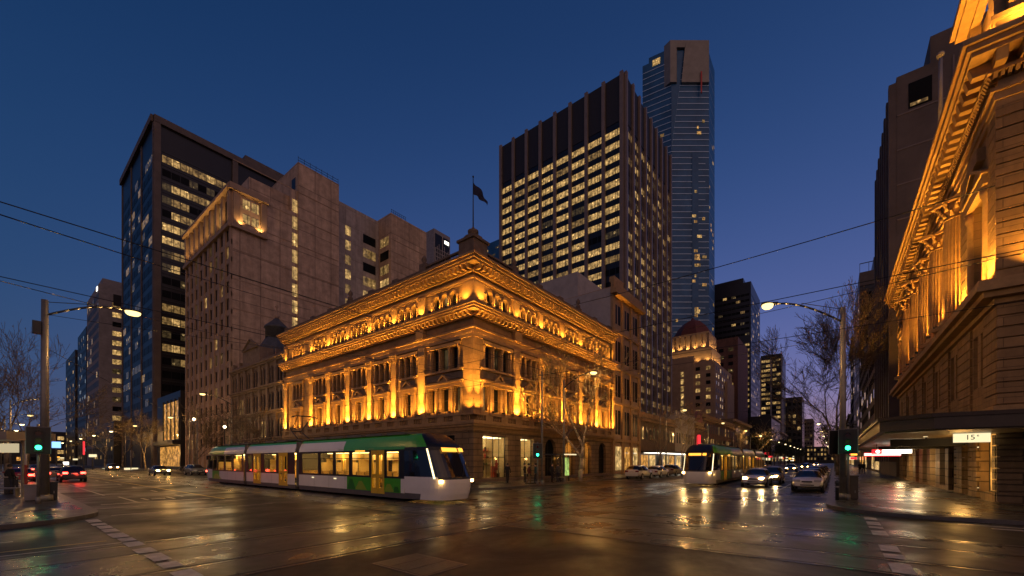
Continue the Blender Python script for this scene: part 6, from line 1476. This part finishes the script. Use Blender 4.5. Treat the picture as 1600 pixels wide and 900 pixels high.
# overhead wire poles
for (x, y, h, lab) in ((at(847, 33.4)[0], at(847, 33.4)[1], 9.3, 'thin pale wire pole at the amber building’s kerb by the traffic signal'), (21.3, on_x(308, 21.3)[0], 8.6, 'thin wire pole behind the crossing tram beside the globe lamps'), (-3.0, 45.0, 8.2, 'plain pole standing behind the tram stop shelter'), (21.2, 112, 8, 'thin wire pole near the amber-lit lobby on the tram street'), (59, 19.5, 9, 'thin wire pole among the small bare trees on the shop side')):
    t = thing('wire_pole', lab, 'pole', (x, y, .15)); b = MB(); b.tube((x,y,.15), (x,y,h), .09, .065, 8); b.build('shaft', M['steel'], t); b = MB(); b.tube((x,y,.15), (x,y,.5), .16, .15, 8); b.tube((x,y,h), (x,y,h+.12), .08, .03, 8); b.build('collar', M['steel'], t)
def signal(name, label, pos, face, z0, on=2, pole=True, post=None):
    """three-lamp traffic signal with a target board; face = direction it looks"""
    x, y = pos; t = thing(name, label, 'traffic light', (x, y, .15)); fx, fy = face; px_, py_ = -fy, fx
    F = Fac((x, y), (px_, py_), (fx, fy))
    if pole: b = MB(); b.tube((x-fx*.2,y-fy*.2,.15), (x-fx*.2,y-fy*.2,z0+1.35), .06, .055, 10); b.tube((x-fx*.2,y-fy*.2,.15), (x-fx*.2,y-fy*.2,.45), .1, .09, 10); b.build('post', M['steel'] if post is None else post, t)
    b = MB(); b.fbox(F, -.36, .36, -.03, 0, z0, z0+1.2, 0); b.build('target_board', M['blackpl'], t)
    b = MB(); e = .025; b.fbox(F, -.385, -.36, -.035, .012, z0-.02, z0+1.22); b.fbox(F, .36, .385, -.035, .012, z0-.02, z0+1.22); b.fbox(F, -.36, .36, -.035, .012, z0+1.2, z0+1.225); b.build('board_edge', M['greywall'], t)
    b = MB(); b.fbox(F, -.14, .14, .001, .16, z0+.1, z0+1.1); hs = b.build('housing', M['blackpl'], t)
    for i in range(3):
        z = z0+.92-i*.32; b = MB(); n = 14
        b.tube(F(0,.162,z), F(0,.172,z), .1, .1, n); b.build('lens', M['greenlight'] if (i == 2 and on == 2) else M['lensoff'][i], hs)
        b = MB()
        for k in range(9):
            a0, a1 = -.5+k*(math.pi+1)/9, -.5+(k+1)*(math.pi+1)/9
            b.hexa([F(.115*math.cos(a0),.165,z+.115*math.sin(a0)),F(.115*math.cos(a1),.165,z+.115*math.sin(a1)),F(.115*math.cos(a1),.34,z+.115*math.sin(a1)),F(.115*math.cos(a0),.34,z+.115*math.sin(a0)),F(.122*math.cos(a0),.165,z+.122*math.sin(a0)),F(.122*math.cos(a1),.165,z+.122*math.sin(a1)),F(.122*math.cos(a1),.34,z+.122*math.sin(a1)),F(.122*math.cos(a0),.34,z+.122*math.sin(a0))])
        b.build('visor', M['blackpl'], hs)
    if on == 2: p = F(0, .45, z0+.28); point('signal_glow', p, (.02, 1, .35), 4, .1)
    return t
M['lensoff'] = [pm('red_lens_off', (.08,.006,.006), .2, var=0), pm('amber_lens_off', (.09,.04,.006), .2, var=0), pm('green_lens_off', (.006,.05,.03), .2, var=0)]
def face_cam(p, k=.0):
    n = math.hypot(*p); return (-p[0]/n, -p[1]/n)
p1 = at(60, 18.6); s1_ = signal('traffic_light', 'green traffic light with a big black target board in front of the corner lamp pole', p1, face_cam(p1), 2.42)
p2 = at(1325, 20.2); signal('traffic_light', 'green traffic light on the footpath corner before the columned building', p2, face_cam(p2), 2.45)
p2b = at(1308, 21.2); signal('traffic_light', 'side-on black traffic light mounted behind the footpath corner’s green one', p2b, (.9, .43), 2.45, on=0, pole=False)
p3 = at(840, 33.2); signal('traffic_light', 'small far green traffic light on the pole by the amber building', p3, face_cam(p3), 2.3)
p4 = at(207, 70); signal('traffic_light', 'tiny far traffic light seen dark beside the lit bare tree', p4, (1, 0), 2.6, on=0)
# things on the near footpath corner
def cabinet(name, label, px, Y, w_, d_, h, m, lid=None):
    x, y = at(px, Y); t = thing(name, label, name.replace('_', ' '), (x, y, .15), 0)
    a = math.atan2(*face_cam((x, y))[::-1])
    F = Fac((x, y), (-math.sin(a), math.cos(a)), (math.cos(a), math.sin(a)))
    b = MB(); b.fbox(F, -w_/2, w_/2, -d_, 0, .19, .15+h, 0); b.build('body', m, t)
    b = MB(); b.fbox(F, -w_/2-.03, w_/2+.03, -d_-.03, .03, .15+h, .15+h+.06, 0); b.build('lid', lid or m, t)
    b = MB(); b.fbox(F, -w_/2+.03, w_/2-.03, -d_+.03, -.02, .15, .19, 0); b.build('plinth', M['blackpl'], t)
    b = MB(); b.fbox(F, -w_/2+.05, w_/2-.05, .001, .012, .25, .15+h-.08, 0); b.build('door', m, t)
    b = MB(); b.fbox(F, w_/2-.14, w_/2-.1, .013, .03, .5, .62, 0); b.build('handle', M['steel'], t)
    return t
cabinet('control_cabinet', 'grey metal signal control cabinet beside the black bin at the lamp pole', 50.5, 19.9, .52, .4, .74, M['greywall'])
cabinet('litter_bin', 'black litter bin against the lamp pole, at the kerb side', 79.5, 20.2, .45, .5, .86, M['blackpl'], M['darksteel'])
cabinet('litter_bin', 'small dark bin squeezed between the grey cabinet and the pole', 64.5, 20.4, .3, .35, .74, M['blackpl'])
cabinet('litter_bin', 'brown litter bin behind the green traffic light on the footpath corner', 1331, 20.6, .5, .5, 1.15, pm('brown_bin', (.07,.05,.035), .6, var=.3))
cabinet('litter_bin', 'bin with a pale frame farther back near the tram stop', 17.5, 24.5, .55, .5, .95, M['blackpl'], M['greywall'])
x, y = at(40.5, 20.6); t = thing('marker_post', 'slim pole with a red and white reflective face beside the grey cabinet', 'post', (x, y, .15)); b = MB(); b.tube((x,y,.15), (x,y,3.1), .05, .045, 8); b.build('shaft', M['whitewash'], t); b = MB(); b.tube((x,y,.5), (x,y,1.9), .056, .056, 8, caps=False); b.build('red_band', pm('red_reflective', (.3,.03,.02), .4), t)
x, y = at(1308, 20.5); t = thing('bollard', 'short dark bollard at the lamp pole foot on the footpath corner', 'bollard', (x, y, .15)); b = MB(); b.lathe((x,y,.15), [(.08,0),(.08,.8),(.1,.82),(.1,.9),(.04,.98)], 10); b.build('shaft', M['darksteel'], t); b = MB(); b.lathe((x,y,.75), [(.083,0),(.083,.1)], 10); b.build('band', M['greywall'], t)
# tram stop shelter on the near side, with its lit advertising panel
x0, y0 = at(-25, 21.5); t = thing('tram_stop_shelter', 'tram stop shelter with flat pale roof and lit white panel near the grey cabinet', 'shelter', (x0, y0, .15))
F = Fac(at(38, 22.3), (at(-60, 22.5)[0]-at(38, 22.3)[0], at(-60, 22.5)[1]-at(38, 22.3)[1]), (0, 0)); ln = math.hypot(*F.sd); F.sd = (F.sd[0]/ln, F.sd[1]/ln); F.dd = (-F.sd[1], F.sd[0])
b = MB(); b.fbox(F, -.2, 6, -1.3, .9, 3.2, 3.65); b.build('roof', pm('shelter_roof', (.28,.24,.18), .5), t)
for s_ in (.1, 3, 5.8): b = MB(); b.fbox(F, s_-.05, s_+.05, -.05, .05, .15, 3.2); b.build('post', M['steel'], t)
b = MB(); b.fbox(F, .7, 3.2, -.3, -.2, 2.55, 3.05); b.build('lit_panel', emit('panel_cream', (1,.82,.5), .55), t)
b = MB(); b.fbox(F, .6, 5.5, -.5, -.1, .55, .62); b.fbox(F, .8, .9, -.4, -.2, .15, .55); b.fbox(F, 5.2, 5.3, -.4, -.2, .15, .55); b.build('bench', M['steel'], t)
# glass shelter by the amber building
F = Fac(at(862, 37.2), (1, 0), (0, -1)); t = thing('glass_shelter', 'glass tram shelter with a lit roof edge in front of the arched windows', 'shelter', (*F.o, .15))
b = MB(); b.fbox(F, -.2, 3.2, -.9, .7, 2.65, 2.75); b.build('roof', M['darksteel'], t)
b = MB(); b.fbox(F, 1.0, 3.2, .701, .75, 2.64, 2.74); b.build('lit_edge', M['signwhite'], t)
for s_ in (0, 1.5, 3): b = MB(); b.fbox(F, s_-.04, s_+.04, -.04, .04, .15, 2.65); b.build('post', M['darksteel'], t)
for s_ in (.06, 1.56): b = MB(); b.fbox(F, s_, s_+1.4, -.015, .0, .35, 2.5); b.build('pane', M['glass'], t)
b = MB(); b.fbox(F, 2.1, 2.9, .02, .12, .7, 2.4); b.build('poster_panel', lit('green_poster', (.55,.8,.2), .8, .3, .3, 2.0), t)
b = MB(); b.fbox(F, .3, 2.0, .1, .5, .55, .62); b.fbox(F, .4,.5,.2,.4,.15,.55); b.fbox(F, 1.8,1.9,.2,.4,.15,.55); b.build('bench', M['steel'], t)
# parked bicycles by the lobby building
def bicycle(label, x, y, rz, col):
    t = thing('bicycle', label, 'bicycle', (x, y, .15), rz, 'bicycles parked behind the tram')
    for i, yw in enumerate((-.52, .52)):
        b = MB(); n = 16
        b.path([(0, yw+.33*math.cos(2*math.pi*k/n), .34+.33*math.sin(2*math.pi*k/n)) for k in range(n+1)], .018, 5)
        for k in range(6): b.tube((0,yw,.34), (0, yw+.32*math.cos(2*math.pi*k/6), .34+.32*math.sin(2*math.pi*k/6)), .004, .004, 3)
        b.build('wheel', M['rubber'], t, True)
    b = MB(); P5 = {'bb': (0,.02,.3), 'seat': (0,.2,.88), 'head': (0,-.36,.86), 'rear': (0,.52,.34), 'front': (0,-.52,.34)}
    for a, c in (('bb','seat'), ('bb','head'), ('seat','head'), ('bb','rear'), ('seat','rear'), ('head','front')): b.tube(P5[a], P5[c], .02, .02, 5)
    b.build('frame', col, t, True)
    b = MB(); b.path([(-.28,-.34,.98),(0,-.40,1.0),(.28,-.34,.98)], .016, 5); b.tube((0,-.4,1.0),(0,-.36,.86),.016,.016,5); b.build('handlebar', M['steel'], t, True)
    b = MB(); b.hexa([(-.08,.32,.9),(.08,.32,.9),(.02,.06,.92),(-.02,.06,.92),(-.08,.32,.95),(.08,.32,.95),(.02,.06,.95),(-.02,.06,.95)]); b.build('saddle', M['blackpl'], t, True)
for i in range(6): bicycle('parked bicycle in the rack by the lobby building behind the tram', 22.6+.15*(i % 2), 92+i*1.1, R(80+i*3), (M['steel'], M['darksteel'], M['whitewash'])[i % 3])
# small lit signs down the tram street
for (px, py, Y, w_, h, m, lab) in ((88, 695, 60, .9, .9, 'signblue', 'small blue lit sign behind the corner lamp pole'), (131, 700, 80, .28, 2.6, 'signred', 'thin upright red neon sign down the tram street'), (103, 724, 95, .9, .7, 'signbright', 'white lit sign panel far down the tram street'), (145, 712, 88, 1.2, .6, 'signwhite', 'warm white lit sign above the far cars'), (205, 733, 96, 2.4, .6, 'signwhite', 'lit kiosk strip near the dark trees on the tram street'), (170, 734, 110, 2.6, .8, 'signwhite', 'lit shop strip behind the parked grey car on the tram street')):
    x, y = at(px, Y); z = zat(py, Y); fx, fy = face_cam((x, y)); F = Fac((x, y), (-fy, fx), (fx, fy)); t = thing('lit_sign', lab, 'sign', (x, y, .15)); b = MB(); b.fbox(F, -w_/2, w_/2, -.12, 0, z-h/2, z+h/2); b.build('panel', M[m], t); b = MB(); b.fbox(F, -.08, .08, -.3, -.121, .15, z+h/2); b.build('post', M['darksteel'], t)
rs_ = random.Random(77)
for i in range(26):
    px = rs_.uniform(60, 275); Y = rs_.uniform(150, 300); x, y = at(px, Y)
    if 3 < x < 21: x = 23.5
    z = rs_.uniform(2.2, 4.6); t = thing('shop_light', 'one of the many small lit shopfront boxes glimmering far down the tram street', 'light box', (x, y, .15), 0, 'far shopfront lights on the tram street'); b = MB(); w_ = rs_.uniform(.5, 1.6); b.box(x-w_/2, x+w_/2, y, y+.2, z, z+rs_.uniform(.4, .9)); b.build('panel', M[rs_.choice(('signwhite', 'signbright', 'signwhite', 'ledamber', 'signred'))], t)
for i in range(34):
    u = rs_.uniform(150, 400); side = rs_.random() < .55; y = 24.9 if side else -5.5
    t = thing('shop_light', 'one of the many small lit shopfront boxes glimmering far down the side street', 'light box', (u, y, .15), 0, 'far shopfront lights on the side street'); b = MB(); z = rs_.uniform(2.0, 5.5); b.box(u, u+.3, y-(1.6 if side else -.1), y+(0.1 if side else 1.6), z, z+rs_.uniform(.4, 1.2)); b.build('panel', M[rs_.choice(('signwhite', 'signbright', 'signwhite', 'ledamber', 'signred'))], t)

# ------------------------------------------------------------------ overhead wires
def wire(label, a, c, r=.016, sag=.25, group='overhead tram wires'):
    n = 14; pts = [(lerp(a[0],c[0],i/n), lerp(a[1],c[1],i/n), lerp(a[2],c[2],i/n)-sag*4*(i/n)*(1-i/n)) for i in range(n+1)]
    o = MB(); o.path(pts, r, 5); ob = o.build('overhead_wire', M['wire']); tag(ob, label, 'wire', group)
wire('thick cable from the columned building across the sky to the amber facade', (28.2,-6.0,14.6), (38,25.3,18.6), .028, .3)
wire('lower cable from the columned building towards the stone building’s front', (28.2,-6.2,11.3), (60,25.1,20.5), .02, .3)
wire('thick cable crossing high in front of the beige slabs to the amber parapet', (-2.1,22.1,10.5), (26.9,55.5,22.4), .026, .2)
wire('second cable below the thick one, passing behind the corner lamp', (-3,24,8.9), (26.6,62,18.2), .018, .25)
wire('thin bright wire from the corner lamp pole across the tram street', (1.7,30.1,7.6), (21.3,on_x(308,21.3)[0],8.3), .014, .3)
wire('span wire from the corner lamp pole to the pole by the amber building', (1.7,30.1,9.2), (at(847,33.4)[0],at(847,33.4)[1],9.1), .012, .35)
wire('span wire across the side street from the thin pole to the footpath lamp pole', (at(847,33.4)[0],at(847,33.4)[1],8.8), (26.8,-.35,8.4), .012, .3)
wire('span wire across the side street among the bare trees', (59,19.5,8.6), (59,0,8.6), .014, .3)
wire('span wire farther down the side street near the second tram’s rear', (86,19.5,8.6), (86,0,8.6), .016, .3)
for yy in (9.25, 13.0): wire('contact wire hanging over the side street’s tram tracks', (-40,yy,5.75), (300,yy,5.75), .009, 0, 'contact wires over the side street')
for xx in (11.02, 14.58): wire('contact wire hanging over the tram street’s tracks', (xx,-40,5.75), (xx,300,5.75), .009, 0, 'contact wires over the tram street')

# ------------------------------------------------------------------ bare winter trees
def bare_tree(label, x, y, h, seed, spread=.55, levels=6, leaves=0, lean=(0,0), r0=.22, fork=.3, group=None, z0=.15, twigs=3, minr=.010, cat='tree', pale=False):
    r = random.Random(seed); t = thing('bare_tree', label, cat, (x, y, z0), 0, group)
    tk, cr, lf = MB(), MB(), MB()
    def grow(p, d, ln, rad, lev):
        nseg = 3 if lev < 3 else 2; q = p; pts = [p]; rr = [rad]
        dd = d.copy()
        for i in range(nseg):
            dd = (dd+Vector((r.gauss(0,.10), r.gauss(0,.10), r.gauss(.05,.06)))*(1 if lev else .45)).normalized()
            q = q+dd*(ln/nseg); pts.append(q); rr.append(max(minr, rad*(1-.35*(i+1)/nseg)))
        (tk if lev < 2 else cr).path(pts, rr, 8 if lev == 0 else 5 if lev < 3 else 3)
        if leaves and lev >= levels-1 and r.random() < leaves:
            for _ in range(r.randint(1, 3)):
                c = q+Vector((r.gauss(0,.12), r.gauss(0,.12), r.gauss(-.08,.1))); a = Vector((r.gauss(0,1), r.gauss(0,1), r.gauss(0,1))).normalized()*.075; b_ = a.cross(Vector((r.gauss(0,1), r.gauss(0,1), r.gauss(0,1)))).normalized()*.065
                lf.face([c-a, c-b_, c+a, c+b_])
        if lev >= levels: return
        if lev >= 1 and lev < levels-1:      # side shoots
            for _ in range(2):
                a_ = r.uniform(0, 6.28); ax = Vector((math.cos(a_), math.sin(a_), r.uniform(-.1,.5))).normalized(); grow(pts[r.randint(1, len(pts)-1)], (dd*.7+ax*.8).normalized(), ln*r.uniform(.4,.6), max(minr, rr[-1]*.45), max(lev+2, levels-2))
        n = r.choice((2, 3)) if lev == 0 else r.choice((2, 3, 3)) if lev < levels-1 else twigs
        for k in range(n):
            base = r.uniform(0, 6.28)+k*6.28/n; ax = Vector((math.cos(base), math.sin(base), 0))
            ang = r.gauss(spread, .14) if k else r.gauss(spread*.45, .12)
            per = (ax-dd*ax.dot(dd)).normalized(); nd = (dd*math.cos(ang)+per*math.sin(ang)+Vector((lean[0],lean[1],0))*.12).normalized()
            at_ = pts[-1] if k < 2 else pts[-2]
            grow(at_, nd, ln*r.uniform(.66, .88) if lev else h*.30*r.uniform(.8,1.05), rr[-1]*r.uniform(.62, .8), lev+1)
    grow(Vector((x, y, z0)), Vector((lean[0]*.3, lean[1]*.3, 1)).normalized(), h*fork, r0, 0)
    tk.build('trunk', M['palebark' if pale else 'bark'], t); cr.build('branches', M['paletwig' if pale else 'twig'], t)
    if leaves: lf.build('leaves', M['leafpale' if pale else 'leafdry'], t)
    return t
bare_tree('big bare plane tree rising against the pink sky beside the footpath lamp pole', 71, -.5, 19.5, 5, .40, 8, .08, (-.14, .22), .36, .2, minr=.019)
bare_tree('bare plane tree beyond the big one along the footpath kerb', 118, -.6, 15, 8, .45, 6, 0, (-.1, .4), .28, .25, minr=.016)
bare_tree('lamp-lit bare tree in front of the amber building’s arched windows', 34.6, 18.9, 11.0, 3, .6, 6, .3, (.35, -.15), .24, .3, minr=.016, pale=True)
for i, (u, h, lab) in enumerate(((57, 9.5, 'small bare tree in front of the verandah shops'), (68, 9, 'thin bare tree between the verandah shops and the second tram'), (118, 11, 'bare tree lit yellow by a lamp behind the second tram'), (140, 12, 'darker bare tree following the yellow-lit one on the shop side'))):
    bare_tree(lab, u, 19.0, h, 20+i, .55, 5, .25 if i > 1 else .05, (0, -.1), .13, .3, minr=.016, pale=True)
for i, (px, Y, h, lab) in enumerate(((12, 62, 17, 'bare tree against the sky beyond the tram stop shelter, shorter one'), (42, 75, 18.5, 'taller bare tree against the sky beside the corner lamp pole'), (-14, 55, 15, 'bare tree cut off at the far side of the shelter'))):
    x, y = at(px, Y); bare_tree(lab, x, y, h, 30+i, .5, 6, .1, (0,0), .25, .28, minr=.02)
for i, (x, y, h, lv, lab) in enumerate(((21.9, 122, 10.5, .5, 'lamp-lit leafy-tipped tree before the dark tower’s podium'), (22, 148, 11, .3, 'dim bare tree further along from the lamp-lit one'), (22, 175, 12, .4, 'yellowish lit bare tree below the pale apartment block'), (22.2, 88, 9.5, .05, 'dark bare tree beside the domed building behind the tram'), (22.2, 66, 9, .05, 'slim dark bare tree behind the rear end of the tram'))):
    bare_tree(lab, x, y, h, 40+i, .6, 6, min(.8, lv*1.8), (0,0), .18, .3, minr=.02, pale=i in (0, 2))
# leafy far trees: uneven crowns of leaf-sized faces round real limbs
def leafy_tree(label, x, y, h, seed, group=None):
    r = random.Random(seed); t = thing('street_tree', label, 'tree', (x, y, .15), 0, group); tk = MB(); lf = MB()
    tk.tube((x,y,.15), (x,y,h*.45), .2, .14, 7)
    for k in range(7):
        a = r.uniform(0, 6.28); e = Vector((x+math.cos(a)*h*.26*r.uniform(.5,1), y+math.sin(a)*h*.26*r.uniform(.5,1), h*r.uniform(.55,.92))); tk.tube((x,y,h*r.uniform(.3,.45)), e, .09, .03, 5)
        for _ in range(150):
            c = e+Vector((r.gauss(0,h*.085), r.gauss(0,h*.085), r.gauss(0,h*.07))); u = Vector((r.gauss(0,1), r.gauss(0,1), r.gauss(0,1))).normalized()*.22; w_ = u.cross(Vector((r.gauss(0,1), r.gauss(0,1), r.gauss(0,1)))).normalized()*.17
            lf.face([c-u, c-w_, c+u, c+w_])
    tk.build('trunk', M['bark'], t); lf.build('crown', M['leafdk'], t)
for i in range(10):
    leafy_tree('one of the dark leafy trees massed along the shop side far down the side street', 158+i*22, 19.5, 12+2.5*math.sin(i*2.1), 60+i, 'dark trees on the shop side')
for i in range(9):
    leafy_tree('one of the dark leafy trees along the canopy side far down the side street', 128+i*24, -.8, 11+2*math.sin(i*1.7), 80+i, 'dark trees on the canopy side')
for i in range(9):
    leafy_tree('one of the dark leafy trees along the tram stop side of the tram street', -1.5-rnd.random()*3, 95+i*20, 11+2*math.sin(i*1.3), 100+i, 'dark trees on the tram stop side')
